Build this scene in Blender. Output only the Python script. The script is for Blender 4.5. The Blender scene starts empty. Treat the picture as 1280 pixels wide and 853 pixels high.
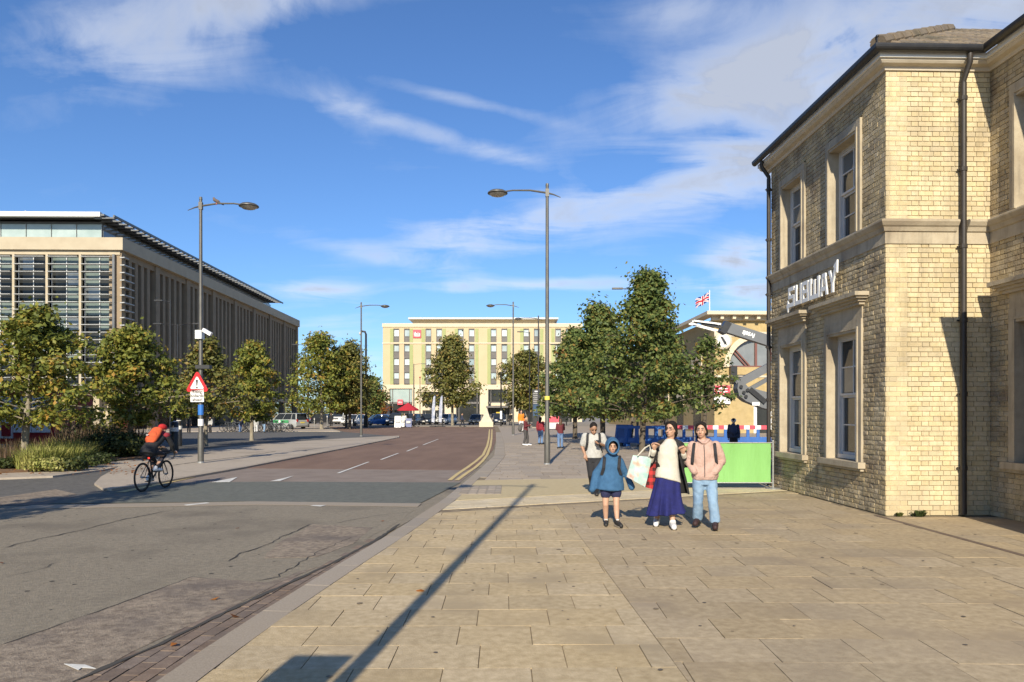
import bpy, math, random
import numpy as np
from mathutils import Vector, Matrix, Euler
R = math.radians
random.seed(7); rng = np.random.default_rng(7)
scene = bpy.context.scene
COL = scene.collection
# ---------------------------------------------------------------- camera
H = 1.6; F = 925.0; U0 = 640.0; V0 = 517.0
cd = bpy.data.cameras.new('camera'); cam = bpy.data.objects.new('camera', cd); COL.objects.link(cam)
cam.location = (0, 0, H); cam.rotation_euler = (R(90), 0, 0)
cd.sensor_width = 36; cd.lens = F/1280*36; cd.shift_y = (V0-426.5)/1280
cd.clip_start = 0.1; cd.clip_end = 5000
scene.camera = cam
# ---------------------------------------------------------------- light
SUN_AZ = R(6.9); SUN_EL = R(28)
sl = bpy.data.lights.new('sun', 'SUN'); so = bpy.data.objects.new('sun', sl); COL.objects.link(so)
sl.energy = 5.0; sl.angle = R(0.5); sl.color = (1.0, 0.90, 0.72)
so.rotation_euler = Vector((math.sin(SUN_AZ)*math.cos(SUN_EL), math.cos(SUN_AZ)*math.cos(SUN_EL), -math.sin(SUN_EL))).to_track_quat('-Z', 'Y').to_euler()
scene.view_settings.view_transform = 'Standard'; scene.view_settings.look = 'None'
scene.view_settings.exposure = 0.4; scene.view_settings.gamma = 1
scene.view_settings.use_curve_mapping = False
# ---------------------------------------------------------------- sky with a cloud layer
w = bpy.data.worlds.new("World"); scene.world = w; w.use_nodes = True
nt = w.node_tree; N = nt.nodes; LK = nt.links
for n_ in list(N): N.remove(n_)
def nd(t, **k):
    n = N.new(t)
    for a, b in k.items(): setattr(n, a, b)
    return n
def mth(op, a, b=None, clamp=False):
    n = nd('ShaderNodeMath', operation=op); n.use_clamp = clamp
    for i, x in enumerate((a, b)):
        if x is None: continue
        if isinstance(x, (int, float)): n.inputs[i].default_value = x
        else: LK.new(x, n.inputs[i])
    return n.outputs[0]
sky = nd('ShaderNodeTexSky'); sky.sky_type = 'NISHITA'; sky.sun_disc = False
sky.sun_elevation = SUN_EL; sky.sun_rotation = math.pi + SUN_AZ
sky.altitude = 20; sky.air_density = 1.0; sky.dust_density = 0.4; sky.ozone_density = 2.6
geo = nd('ShaderNodeTexCoord')
D = geo.outputs['Generated']
def dirv(u, v): return Vector(((u-U0)/F, 1, (V0-v)/F)).normalized()
def bump(u, v, hw, hh, ang):
    """soft elliptical patch of the cloud cover round one direction"""
    c = dirv(u, v); rt = Vector((1, 0, 0)); rt = (rt - c*rt.dot(c)).normalized(); up = c.cross(rt)*-1
    if up.z < 0: up = -up
    a = rt*math.cos(ang)+up*math.sin(ang); b = up*math.cos(ang)-rt*math.sin(ang)
    a = a*(F/hw); b = b*(F/hh)
    o = []
    for q in (a, b):
        vm = nd('ShaderNodeVectorMath', operation='DOT_PRODUCT'); LK.new(D, vm.inputs[0]); vm.inputs[1].default_value = q
        o.append(mth('MULTIPLY', vm.outputs['Value'], vm.outputs['Value']))
    vm = nd('ShaderNodeVectorMath', operation='DOT_PRODUCT'); LK.new(D, vm.inputs[0]); vm.inputs[1].default_value = c
    front = mth('GREATER_THAN', vm.outputs['Value'], 0)
    return mth('MULTIPLY', front, mth('POWER', 2.718, mth('MULTIPLY', mth('ADD', o[0], o[1]), -1.0)))
sep = nd('ShaderNodeSeparateXYZ'); LK.new(D, sep.inputs[0])
zz = mth('ADD', mth('MAXIMUM', sep.outputs[2], 0.0), 0.16)
cmb = nd('ShaderNodeCombineXYZ'); LK.new(mth('DIVIDE', sep.outputs[0], zz), cmb.inputs[0]); LK.new(mth('DIVIDE', sep.outputs[1], zz), cmb.inputs[1])
mp = nd('ShaderNodeMapping'); LK.new(cmb.outputs[0], mp.inputs[0])
mp.inputs['Rotation'].default_value = (0, 0, R(24)); mp.inputs['Scale'].default_value = (0.9, 2.1, 1)
n1 = nd('ShaderNodeTexNoise'); LK.new(mp.outputs[0], n1.inputs['Vector']); n1.inputs['Scale'].default_value = 2.3
n1.inputs['Detail'].default_value = 9; n1.inputs['Roughness'].default_value = 0.58; n1.inputs['Distortion'].default_value = 0.7
n2 = nd('ShaderNodeTexNoise'); LK.new(D, n2.inputs['Vector']); n2.inputs['Scale'].default_value = 5.6
n2.inputs['Detail'].default_value = 8; n2.inputs['Roughness'].default_value = 0.6; n2.inputs['Distortion'].default_value = 0.4
tot = None
for (u, v, hw, hh, ang, amp) in CLOUDS if 'CLOUDS' in globals() else [
        (225, 30, 105, 46, 0.35, .95), (330, 0, 120, 18, 0.1, .55), (80, 40, 50, 26, .2, .28),
        (430, 132, 48, 22, -.5, .38), (550, 170, 140, 11, -.28, .50), (590, 128, 100, 7, -.22, .32),
        (1000, 85, 190, 34, .30, .72), (1180, 40, 200, 60, .15, .95), (900, 112, 80, 24, .5, .45), (850, 15, 60, 18, .1, .45),
        (770, 255, 210, 32, .22, .74), (930, 200, 100, 42, .4, .66), (600, 290, 80, 22, .15, .45),
        (925, 322, 44, 22, .15, 1.15), (928, 366, 62, 16, 0., 1.1), (680, 356, 150, 8, .03, .55), (395, 362, 45, 9, 0., .75), (480, 320, 130, 10, -.2, .3),
        (560, 358, 30, 6, 0., .55), (415, 400, 60, 30, 0., .3), (440, 470, 60, 40, 0., .35)]:
    x = mth('MULTIPLY', bump(u, v, hw, hh, ang), amp)
    tot = x if tot is None else mth('ADD', tot, x)
nz = mth('ADD', mth('MULTIPLY', n1.outputs[0], 0.58), mth('MULTIPLY', n2.outputs[0], 0.52))
dens = mth('MULTIPLY', mth('ADD', mth('MULTIPLY', tot, mth('ADD', mth('MULTIPLY', nz, 4.2), -1.42)), mth('MULTIPLY', mth('SUBTRACT', nz, 0.66), 0.6)), 1.0, clamp=True)
dens = mth('MULTIPLY', dens, 0.93)
# cloud colour, greyer where the cover is thick
ccol = nd('ShaderNodeMix', data_type='RGBA')
ccol.inputs[6].default_value = (7.2, 7.5, 8.0, 1); ccol.inputs[7].default_value = (4.3, 4.7, 5.6, 1)
LK.new(mth('ADD', mth('MULTIPLY', mth('SUBTRACT', n2.outputs[0], 0.45), 1.8), mth('MULTIPLY', mth('SUBTRACT', dens, 0.38), 1.9), clamp=True), ccol.inputs[0])
gain = nd('ShaderNodeMix', data_type='RGBA', blend_type='MULTIPLY'); gain.inputs[0].default_value = 1
LK.new(sky.outputs[0], gain.inputs[6]); gain.inputs[7].default_value = (0.64, 0.88, 1.20, 1)
mx = nd('ShaderNodeMix', data_type='RGBA'); LK.new(dens, mx.inputs[0]); LK.new(gain.outputs[2], mx.inputs[6]); LK.new(ccol.outputs[2], mx.inputs[7])
bg = nd('ShaderNodeBackground'); LK.new(mx.outputs[2], bg.inputs[0]); bg.inputs[1].default_value = 0.096
wo = nd('ShaderNodeOutputWorld'); LK.new(bg.outputs[0], wo.inputs[0])

# ---------------------------------------------------------------- helpers
def G(u, v, z=0.0):
    Y = (H-z)*F/(v-V0); return Vector(((u-U0)/F*Y, Y, z))
def at(u, v, Y): return Vector(((u-U0)/F*Y, Y, H+(V0-v)/F*Y))
class MB:
    def __init__(s): s.v = []; s.f = []; s.m = []; s.mi = 0
    def add(s, vs, fs):
        o = len(s.v); s.v += [tuple(p) for p in vs]; s.f += [tuple(o+i for i in f) for f in fs]; s.m += [s.mi]*len(fs); return s
    def box(s, c, d, rz=0, M=None):
        x, y, z = d[0]/2, d[1]/2, d[2]/2
        vs = [Vector((a*x, b*y, e*z)) for e in (-1, 1) for a, b in ((-1, -1), (1, -1), (1, 1), (-1, 1))]
        if M is None and rz: M = Matrix.Rotation(rz, 3, 'Z')
        if M is not None: vs = [M @ p for p in vs]
        c = Vector(c)
        return s.add([p+c for p in vs], [(3, 2, 1, 0), (4, 5, 6, 7), (0, 1, 5, 4), (1, 2, 6, 5), (2, 3, 7, 6), (3, 0, 4, 7)])
    def b2(s, x0, x1, y0, y1, z0, z1): return s.box(((x0+x1)/2, (y0+y1)/2, (z0+z1)/2), (abs(x1-x0), abs(y1-y0), abs(z1-z0)))
    def beam(s, p, q, w, h):
        p = Vector(p); q = Vector(q); d = q-p; M = d.to_track_quat('Y', 'Z').to_matrix()
        return s.box((p+q)/2, (w, d.length, h), M=M)
    def quad(s, *p): return s.add(p, [tuple(range(len(p)))])
    def extr(s, poly, z0, z1):
        n = len(poly); a = sum(poly[i][0]*poly[(i+1) % n][1]-poly[(i+1) % n][0]*poly[i][1] for i in range(n))
        if a < 0: poly = poly[::-1]
        vs = [(p[0], p[1], z0) for p in poly]+[(p[0], p[1], z1) for p in poly]
        return s.add(vs, [tuple(range(n))[::-1], tuple(range(n, 2*n))]+[(i, (i+1) % n, n+(i+1) % n, n+i) for i in range(n)])
    def prism(s, poly, M, d):
        """2-D outline (x,z) in frame M, thickness d along the frame's y"""
        n = len(poly); a = sum(poly[i][0]*poly[(i+1) % n][1]-poly[(i+1) % n][0]*poly[i][1] for i in range(n))
        if a < 0: poly = poly[::-1]
        vs = [M @ Vector((p[0], 0, p[1])) for p in poly]+[M @ Vector((p[0], d, p[1])) for p in poly]
        return s.add(vs, [tuple(range(n)), tuple(range(n, 2*n))[::-1]]+[((i+1) % n, i, n+i, n+(i+1) % n) for i in range(n)])
    def tube(s, pts, rad, n=8, caps=True, sq=None):
        pts = [Vector(p) for p in pts]; k = len(pts)
        if not isinstance(rad, (list, tuple)): rad = [rad]*k
        rings = []; up = Vector((0, 0, 1)); pr = None
        for i, p in enumerate(pts):
            d = (pts[min(i+1, k-1)]-pts[max(i-1, 0)]).normalized()
            if pr is None:
                a = d.cross(up) if abs(d.dot(up)) < .95 else d.cross(Vector((0, 1, 0)))
            else: a = pr-d*pr.dot(d)
            a.normalize(); b = d.cross(a); pr = a
            r = rad[i]; ra, rb = (r if isinstance(r, (tuple, list)) else (r, r))
            rings.append([p+a*ra*math.cos(2*math.pi*j/n)+b*rb*math.sin(2*math.pi*j/n) for j in range(n)])
        vs = [q for r in rings for q in r]; fs = []
        for i in range(k-1):
            for j in range(n): fs.append((i*n+j, i*n+(j+1) % n, (i+1)*n+(j+1) % n, (i+1)*n+j))
        if caps: fs += [tuple(range(n))[::-1], tuple((k-1)*n+j for j in range(n))]
        return s.add(vs, fs)
    def rings(s, rs, caps=True):
        n = len(rs[0]); vs = [q for r in rs for q in r]; fs = []
        for i in range(len(rs)-1):
            for j in range(n): fs.append((i*n+j, i*n+(j+1) % n, (i+1)*n+(j+1) % n, (i+1)*n+j))
        if caps: fs += [tuple(range(n))[::-1], tuple((len(rs)-1)*n+j for j in range(n))]
        return s.add(vs, fs)
    def ell(s, c, r, M=None, n=12, m=8):
        c = Vector(c); r = (r, r, r) if isinstance(r, (int, float)) else r
        vs = []
        for i in range(m+1):
            t = math.pi*(i/m*0.998+0.001)
            for j in range(n):
                p = Vector((r[0]*math.sin(t)*math.cos(2*math.pi*j/n), r[1]*math.sin(t)*math.sin(2*math.pi*j/n), -r[2]*math.cos(t)))
                vs.append(c+(M @ p if M is not None else p))
        fs = [(i*n+j, i*n+(j+1) % n, (i+1)*n+(j+1) % n, (i+1)*n+j) for i in range(m) for j in range(n)]
        fs += [tuple(range(n))[::-1], tuple(m*n+j for j in range(n))]
        return s.add(vs, fs)
    def lathe(s, prof, n=16, c=(0, 0, 0), M=None):
        c = Vector(c); vs = []
        for r, z in prof:
            for j in range(n):
                p = Vector((r*math.cos(2*math.pi*j/n), r*math.sin(2*math.pi*j/n), z))
                vs.append(c+(M @ p if M is not None else p))
        k = len(prof)
        fs = [(i*n+j, i*n+(j+1) % n, (i+1)*n+(j+1) % n, (i+1)*n+j) for i in range(k-1) for j in range(n)]
        fs += [tuple(range(n))[::-1], tuple((k-1)*n+j for j in range(n))]
        return s.add(vs, fs)
    def limb(s, pts, rad, n=10):
        """tapered limb with rounded ends (for bodies that are fused afterwards)"""
        s.tube(pts, rad, n)
        for p, r in zip(pts, rad):
            rr = r if isinstance(r, (int, float)) else min(r)
            s.ell(p, rr*.99, n=8, m=6)
        return s
    def mesh(s, name, mats=None):
        me = bpy.data.meshes.new(name); me.from_pydata(s.v, [], s.f)
        if mats is not None:
            for m in (mats if isinstance(mats, (list, tuple)) else [mats]): me.materials.append(m)
        if any(s.m): me.polygons.foreach_set('material_index', s.m)
        return me
    def build(s, name, mats, parent=None, loc=None, smooth=False, kind=None, label=None):
        o = link(name, s.mesh(name, mats), parent, loc, kind, label)
        if smooth: sm(o.data)
        return o
def sm(me, ang=40):
    me.polygons.foreach_set('use_smooth', [True]*len(me.polygons))
    try: me.set_sharp_from_angle(angle=R(ang))
    except Exception: pass
def link(name, me, parent=None, loc=None, kind=None, label=None):
    o = bpy.data.objects.new(name, me); COL.objects.link(o)
    if parent is not None: o.parent = parent
    if loc is not None: o.location = loc
    if kind: o['kind'] = kind
    if label: o['label'] = label
    return o
def tag(o, label, cat, group=None):
    o['label'] = label; o['category'] = cat
    if group: o['group'] = group
    return o
def thing(name, label, cat, loc=(0, 0, 0), rz=0, group=None):
    o = bpy.data.objects.new(name, None); COL.objects.link(o); o.location = loc; o.rotation_euler = (0, 0, rz)
    o.empty_display_size = .2
    return tag(o, label, cat, group)
def kids(o): return [c for c in bpy.data.objects if c.parent is o]
def copy_tree(o, loc, rz, label, group=None, parent=None, recol=None):
    ks = kids(o); c = o.copy(); COL.objects.link(c)
    if parent is not None: c.parent = parent
    else:
        c.location = loc; c.rotation_euler = (0, 0, rz); c['label'] = label
        if group: c['group'] = group
    if recol and c.type == 'MESH':
        for old, new in recol.items():
            if any(m is old for m in c.data.materials):
                c.data = c.data.copy()
                for i, m in enumerate(c.data.materials):
                    if m is old: c.data.materials[i] = new
    for ch in ks: copy_tree(ch, None, None, None, None, c, recol)
    return c
def fuse(mb, voxel, smooth=6, fac=.5):
    """union of overlapping volumes as ONE continuous surface"""
    me = mb.mesh('tmp'); o = bpy.data.objects.new('tmp', me); COL.objects.link(o)
    m = o.modifiers.new('r', 'REMESH'); m.mode = 'VOXEL'; m.voxel_size = voxel; m.use_smooth_shade = True
    if smooth:
        k = o.modifiers.new('s', 'SMOOTH'); k.iterations = smooth; k.factor = fac
    dg = bpy.context.evaluated_depsgraph_get(); dg.update()
    res = bpy.data.meshes.new_from_object(o.evaluated_get(dg))
    bpy.data.objects.remove(o); bpy.data.meshes.remove(me)
    return res
def text_mesh(txt, size, depth=0.002, bold=0.0, align='CENTER', shear=0):
    c = bpy.data.curves.new('t', 'FONT'); c.body = txt; c.size = size; c.extrude = depth; c.offset = bold; c.align_x = align; c.align_y = 'CENTER'; c.shear = shear
    c.resolution_u = 2
    o = bpy.data.objects.new('t', c); COL.objects.link(o)
    dg = bpy.context.evaluated_depsgraph_get(); dg.update()
    me = bpy.data.meshes.new_from_object(o.evaluated_get(dg)); bpy.data.objects.remove(o); bpy.data.curves.remove(c)
    return me
def text(name, txt, size, m, parent, loc, rot=(R(90), 0, 0), depth=.002, bold=0.0, **k):
    me = text_mesh(txt, size, depth, bold, **k); me.materials.clear(); me.materials.append(m)
    o = link(name, me, parent, loc); o.rotation_euler = rot; return o

def mat(name, c1, c2=None, scale=6.0, rough=.8, bump=0.0, bscale=40., metal=0.0, rand=0.0, c3=None, s3=.5, spec=.5, stretch=None, coat=0, fac=(.35, .65), ro=.6, streak=None, trans=0, em=None):
    m = bpy.data.materials.new(name); m.use_nodes = True; t = m.node_tree; n = t.nodes; L = t.links
    p = n['Principled BSDF']; p.inputs['Roughness'].default_value = rough; p.inputs['Metallic'].default_value = metal
    p.inputs['Specular IOR Level'].default_value = spec
    if coat: p.inputs['Coat Weight'].default_value = coat; p.inputs['Coat Roughness'].default_value = .05
    g = n.new('ShaderNodeNewGeometry'); pos = g.outputs['Position']
    if stretch:
        q = n.new('ShaderNodeVectorMath'); q.operation = 'MULTIPLY'; L.new(pos, q.inputs[0]); q.inputs[1].default_value = stretch; pos = q.outputs[0]
    def noise(sc, det=6, ro=.6):
        q = n.new('ShaderNodeTexNoise'); q.inputs['Scale'].default_value = sc; q.inputs['Detail'].default_value = det; q.inputs['Roughness'].default_value = ro
        L.new(pos, q.inputs['Vector']); return q.outputs[0]
    def mixc(f, a, b):
        q = n.new('ShaderNodeMix'); q.data_type = 'RGBA'; L.new(f, q.inputs[0])
        for i, x in ((6, a), (7, b)):
            if isinstance(x, tuple): q.inputs[i].default_value = x+(1,)
            else: L.new(x, q.inputs[i])
        return q.outputs[2]
    def rng_(f, a, b):
        q = n.new('ShaderNodeMapRange'); q.inputs[1].default_value = a; q.inputs[2].default_value = b; L.new(f, q.inputs[0]); return q.outputs[0]
    col = c1
    if c2 is not None: col = mixc(rng_(noise(scale, 10, ro), *fac), c1, c2)
    if c3 is not None: col = mixc(rng_(noise(s3, 4, .55), .5, .68), col, c3)
    if streak:
        q = n.new('ShaderNodeVectorMath'); q.operation = 'MULTIPLY'; L.new(g.outputs['Position'], q.inputs[0]); q.inputs[1].default_value = (6, 6, .55)
        z = n.new('ShaderNodeTexNoise'); z.inputs['Scale'].default_value = 1.0; z.inputs['Detail'].default_value = 6; z.inputs['Roughness'].default_value = .65; L.new(q.outputs[0], z.inputs['Vector'])
        col = mixc(rng_(z.outputs[0], .52, .85), col, streak)
    if rand:
        oi = n.new('ShaderNodeObjectInfo'); a = n.new('ShaderNodeMath'); a.operation = 'ADD'
        L.new(g.outputs['Random Per Island'], a.inputs[0]); L.new(oi.outputs['Random'], a.inputs[1])
        fr = n.new('ShaderNodeMath'); fr.operation = 'FRACT'; L.new(a.outputs[0], fr.inputs[0])
        mr = n.new('ShaderNodeMapRange'); mr.inputs[3].default_value = 1-rand; mr.inputs[4].default_value = 1+rand*.8; L.new(fr.outputs[0], mr.inputs[0])
        hs = n.new('ShaderNodeHueSaturation'); L.new(mr.outputs[0], hs.inputs['Value'])
        fr2 = n.new('ShaderNodeMath'); fr2.operation = 'MULTIPLY'; L.new(fr.outputs[0], fr2.inputs[0]); fr2.inputs[1].default_value = 7.31
        fr3 = n.new('ShaderNodeMath'); fr3.operation = 'FRACT'; L.new(fr2.outputs[0], fr3.inputs[0])
        ms = n.new('ShaderNodeMapRange'); ms.inputs[3].default_value = 1-rand*.8; ms.inputs[4].default_value = 1+rand*.6; L.new(fr3.outputs[0], ms.inputs[0]); L.new(ms.outputs[0], hs.inputs['Saturation'])
        if isinstance(col, tuple): hs.inputs['Color'].default_value = col+(1,)
        else: L.new(col, hs.inputs['Color'])
        col = hs.outputs[0]
    if isinstance(col, tuple): p.inputs['Base Color'].default_value = col+(1,)
    else: L.new(col, p.inputs['Base Color'])
    if bump:
        b = n.new('ShaderNodeBump'); b.inputs['Strength'].default_value = min(1, bump); b.inputs['Distance'].default_value = .02*max(1, bump)
        L.new(noise(bscale, 5, .65), b.inputs['Height']); L.new(b.outputs[0], p.inputs['Normal'])
    if trans: p.inputs['Transmission Weight'].default_value = trans
    if em: p.inputs['Emission Color'].default_value = em[0]+(1,); p.inputs['Emission Strength'].default_value = em[1]
    return m
def leafmat(name, cols, trans=.3):
    m = bpy.data.materials.new(name); m.use_nodes = True; t = m.node_tree; n = t.nodes; L = t.links
    p = n['Principled BSDF']; p.inputs['Roughness'].default_value = .55; p.inputs['Specular IOR Level'].default_value = .3
    g = n.new('ShaderNodeNewGeometry'); cr = n.new('ShaderNodeValToRGB'); e = cr.color_ramp; e.interpolation = 'LINEAR'
    for i, (q, c) in enumerate(cols):
        x = e.elements[i] if i < 2 else e.elements.new(q)
        x.position = q; x.color = c+(1,)
    nz = n.new('ShaderNodeTexNoise'); nz.inputs['Scale'].default_value = .9; nz.inputs['Detail'].default_value = 3; L.new(g.outputs['Position'], nz.inputs['Vector'])
    a = n.new('ShaderNodeMath'); a.operation = 'MULTIPLY_ADD'; L.new(nz.outputs[0], a.inputs[0]); a.inputs[1].default_value = 1.3
    b = n.new('ShaderNodeMath'); b.operation = 'MULTIPLY_ADD'; L.new(g.outputs['Random Per Island'], b.inputs[0]); b.inputs[1].default_value = .75; b.inputs[2].default_value = -.52
    L.new(b.outputs[0], a.inputs[2]); L.new(a.outputs[0], cr.inputs[0]); L.new(cr.outputs[0], p.inputs['Base Color'])
    tr = n.new('ShaderNodeBsdfTranslucent'); L.new(cr.outputs[0], tr.inputs[0])
    mx = n.new('ShaderNodeMixShader'); mx.inputs[0].default_value = trans; L.new(p.outputs[0], mx.inputs[1]); L.new(tr.outputs[0], mx.inputs[2])
    L.new(mx.outputs[0], n['Material Output'].inputs[0]); return m

# ---------------------------------------------------------------- materials
ASPH = mat('asphalt', (.15, .126, .092), (.34, .29, .215), 16, .92, .8, 70, c3=(.16, .134, .10), s3=.6, fac=(.3, .7), ro=.85)
ASPHD = mat('asphalt_shaded', (.085, .08, .073), (.14, .132, .12), 9, .9, .4, 60)  # shade over the bus lane and side street is put into this colour
ASPHG = mat('asphalt_table', (.10, .104, .086), (.145, .148, .123), 9, .85, .35, 60)
ASPHB = mat('asphalt_brown', (.155, .092, .062), (.21, .13, .088), .8, .9, .4, 60, stretch=(1, .25, 1))
ASPHL = mat('asphalt_pale_brown', (.20, .155, .125), (.25, .20, .165), 1.5, .9, .4, 60)
ASPHR = mat('asphalt_red_patch', (.175, .135, .10), (.34, .275, .205), 14, .95, .8, 55, c3=(.13, .105, .09), s3=.9)
CRACK = mat('crack', (.055, .05, .044), rough=1)
SLAB = mat('paving_slab', (.40, .303, .17), (.535, .42, .255), 14, .85, .35, 70, rand=.09, c3=(.37, .285, .17), s3=1.1)
SLAB2 = mat('paving_slab_brown', (.335, .255, .152), (.455, .357, .225), 14, .85, .35, 70, rand=.08, c3=(.315, .243, .158), s3=.9)
SLAB3 = mat('paving_slab_pale', (.52, .43, .285), (.60, .50, .34), 20, .85, .3, 70, rand=.10)
SLAB4 = mat('paving_slab_grey', (.325, .265, .20), (.395, .325, .25), 14, .85, .3, 70, rand=.14)
JOINT = mat('paving_joint', (.15, .115, .075), (.27, .21, .13), 5, 1)
SANDC = mat('sand_concrete', (.44, .35, .20), (.50, .41, .24), 9, .9, .3, 60)
GRAN = mat('granite_kerb', (.295, .245, .185), (.365, .305, .235), 60, .75, .25, 80, rand=.10)
SETT = mat('brick_sett', (.16, .115, .085), (.215, .16, .12), 12, .85, .4, 60, rand=.18)
PALEP = mat('pale_pavement', (.36, .30, .235), (.43, .365, .29), 7, .9, .25, 60, c3=(.30, .25, .195), s3=.4)
PLAZA = mat('plaza_paving', (.23, .20, .165), (.28, .245, .205), .4, .9, .2, 30)
WHITEP = mat('road_white', (.70, .69, .64), (.52, .50, .46), 8, .8)
YELP = mat('road_yellow', (.62, .47, .20), (.50, .39, .19), 6, .8)
EARTH = mat('planting_earth', (.14, .08, .045), (.20, .115, .06), 4, 1, .5, 30)
GAULT = mat('gault_brick', (.64, .535, .335), (.52, .42, .24), 6, .9, .45, 45, rand=.11, c3=(.46, .375, .23), s3=1.1, ro=.75, streak=(.30, .24, .15))
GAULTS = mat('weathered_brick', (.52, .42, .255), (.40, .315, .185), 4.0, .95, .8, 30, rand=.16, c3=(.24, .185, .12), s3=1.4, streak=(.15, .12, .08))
MORTAR = mat('mortar', (.50, .425, .29), (.38, .315, .205), 6, 1, .5, 40)
STONE = mat('building_stone', (.46, .395, .285), (.38, .315, .22), 5, .85, .25, 40, c3=(.29, .235, .165), s3=1.2, ro=.75, streak=(.16, .135, .10))
STONEP = mat('pale_stone', (.60, .53, .42), (.51, .445, .34), 3, .85, .2, 40)
WHITE = mat('white_paint', (.80, .79, .76), (.74, .73, .70), 3, .45)
GREYW = mat('grey_window_paint', (.58, .57, .55), (.52, .51, .49), 4, .5)
BLACK = mat('black_paint', (.018, .018, .02), (.028, .027, .026), 5, .4)
PIPE = mat('brown_black_iron', (.022, .018, .015), (.035, .027, .021), 6, .55)
GLASS = mat('window_glass', (.025, .03, .036), rough=.04, spec=.8)
GLASSB = mat('dim_glass', (.10, .115, .125), (.16, .175, .18), .6, .06, spec=.8)
GLASSD = mat('dark_office_glass', (.018, .02, .021), (.045, .047, .045), .35, .12, spec=.22); GLASSP = mat('spandrel_glass', (.13, .165, .15), (.20, .24, .22), .4, .15, spec=.3)
GLASSG = mat('pale_office_glass', (.30, .38, .36), (.42, .50, .48), .4, .1, spec=.6)
TILE = mat('roof_tile', (.155, .12, .085), (.22, .175, .12), 5, .9, .5, 40, rand=.2, c3=(.10, .085, .055), s3=1.5)
OFFST = mat('office_stone', (.47, .40, .285), (.42, .35, .245), 1.0, .85, .15, 20)
OFFFIN = mat('office_fin_stone', (.30, .225, .145), (.255, .19, .12), 1.0, .85, .15, 20)
ALU = mat('aluminium', (.62, .62, .60), (.55, .55, .53), 2, .4, metal=.3)
ALUD = mat('dark_aluminium', (.10, .105, .11), (.13, .135, .14), 2, .45, metal=.3)
ROOFW = mat('pale_roof_edge', (.66, .65, .62), rough=.5)
POLE = mat('pole_grey', (.095, .09, .082), (.125, .12, .105), 4, .5, metal=.3)
STEEL = mat('galvanised_steel', (.38, .38, .37), (.30, .30, .29), 14, .5, metal=.6)
HCRM = mat('hotel_cream', (.56, .445, .275), (.52, .41, .25), .5, .9)
HPAL = mat('hotel_pale_stone', (.64, .545, .39), (.59, .50, .355), .6, .9)
HGRN = mat('hotel_green', (.36, .38, .165), (.32, .345, .145), 2, .8)
HGRY = mat('hotel_grey_panel', (.13, .12, .115), (.16, .15, .14), 2, .7)
HGLS = mat('hotel_glass', (.30, .38, .40), (.55, .60, .58), .30, .12, spec=.7, rand=.35)
RED = mat('red_paint', (.34, .014, .02), (.28, .012, .016), 3, .5)
REDL = mat('red_sign', (.62, .07, .10), rough=.5)
REDC = mat('red_cloth', (.45, .02, .035), (.36, .015, .03), 9, .85)
BARK = mat('bark_pale', (.30, .265, .20), (.19, .16, .115), 9, .95, .6, 22, stretch=(1, 1, .35))
BARKD = mat('bark_dark', (.13, .105, .075), (.075, .06, .045), 9, .95, .6, 22, stretch=(1, 1, .35))
LEAFY = leafmat('autumn_plane_leaves', [(0.0, (.085, .105, .022)), (.45, (.165, .195, .038)), (.76, (.29, .27, .05)), (1., (.42, .24, .05))])
LEAFB = leafmat('dull_autumn_leaves', [(0.0, (.08, .09, .025)), (.5, (.165, .17, .045)), (.8, (.26, .225, .06)), (1., (.32, .17, .05))])
LEAFG = leafmat('green_oak_leaves', [(0.0, (.055, .088, .026)), (.5, (.13, .175, .048)), (.84, (.225, .23, .06)), (1., (.30, .15, .04))])
LEAFO = leafmat('orange_leaves', [(0.0, (.12, .05, .015)), (.5, (.30, .10, .02)), (1., (.40, .16, .03))])
SHRUB = leafmat('shrub_leaves', [(0.0, (.03, .045, .014)), (.6, (.06, .08, .022)), (1., (.12, .12, .03))])
GRASSY = leafmat('pale_grass', [(0.0, (.16, .19, .04)), (.5, (.33, .34, .09)), (1., (.52, .46, .18))])
GRASSP = leafmat('dry_grass', [(0.0, (.09, .075, .035)), (.5, (.17, .12, .07)), (1., (.26, .17, .13))])
# ================================================================ THE GROUND
RZ = -0.05                                   # road surface, one kerb height below the pavement
KERB = [(-8, -3.05), (0, -2.42), (4.4, -2.13), (5.5, -2.08), (7.36, -1.90), (10, -1.62), (13.7, -1.29), (19, -1.03), (28, -.68), (40, -.86), (64, -1.4), (92, -2.2)]
def kx(y, off=0.0):
    for (y0, x0), (y1, x1) in zip(KERB, KERB[1:]):
        if y <= y1: return x0+(x1-x0)*(y-y0)/(y1-y0)+off
    return KERB[-1][1]+off
def P2(pts, z=0.0):
    return [(G(u, v, z).x, G(u, v, z).y) for u, v in pts]
def sheet(name, poly, z, m, parent=None, thick=.003, kind='structure'):
    o = MB().extr(poly, z-thick, z).build(name, m, parent)
    if parent is None: o['kind'] = kind
    return o
gm = MB().quad((-3000, -300, -.11), (3000, -300, -.11), (3000, 4000, -.11), (-3000, 4000, -.11))
gm.build('ground', PLAZA)['kind'] = 'structure'
road_poly = [(-70, -20)]+[(-70, 62), (-45, 92), (-2.2, 92)]+[(kx(y, .1), y) for y in (64, 40, 28, 19, 13.7, 10, 7.36, 5.5, 4.4, 0, -8)]+[(-3, -20)]
road = sheet('road', road_poly, RZ-.008, ASPH, thick=.05)
near = [(-70, -20), (-3.9, -20), (-3.35, -6), (-2.93, 0), (-2.69, 4.54), (-2.53, 5.32), (-2.27, 6.8), (-2.0, 8.2), (-1.62, 11), (-1.36, 13.2)]
near += [tuple(p) for p in P2([(520, 633), (320, 631), (20, 637)], RZ)]+[(-70, 13.0)]
sheet('asphalt', near, RZ, ASPH, road)
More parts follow.
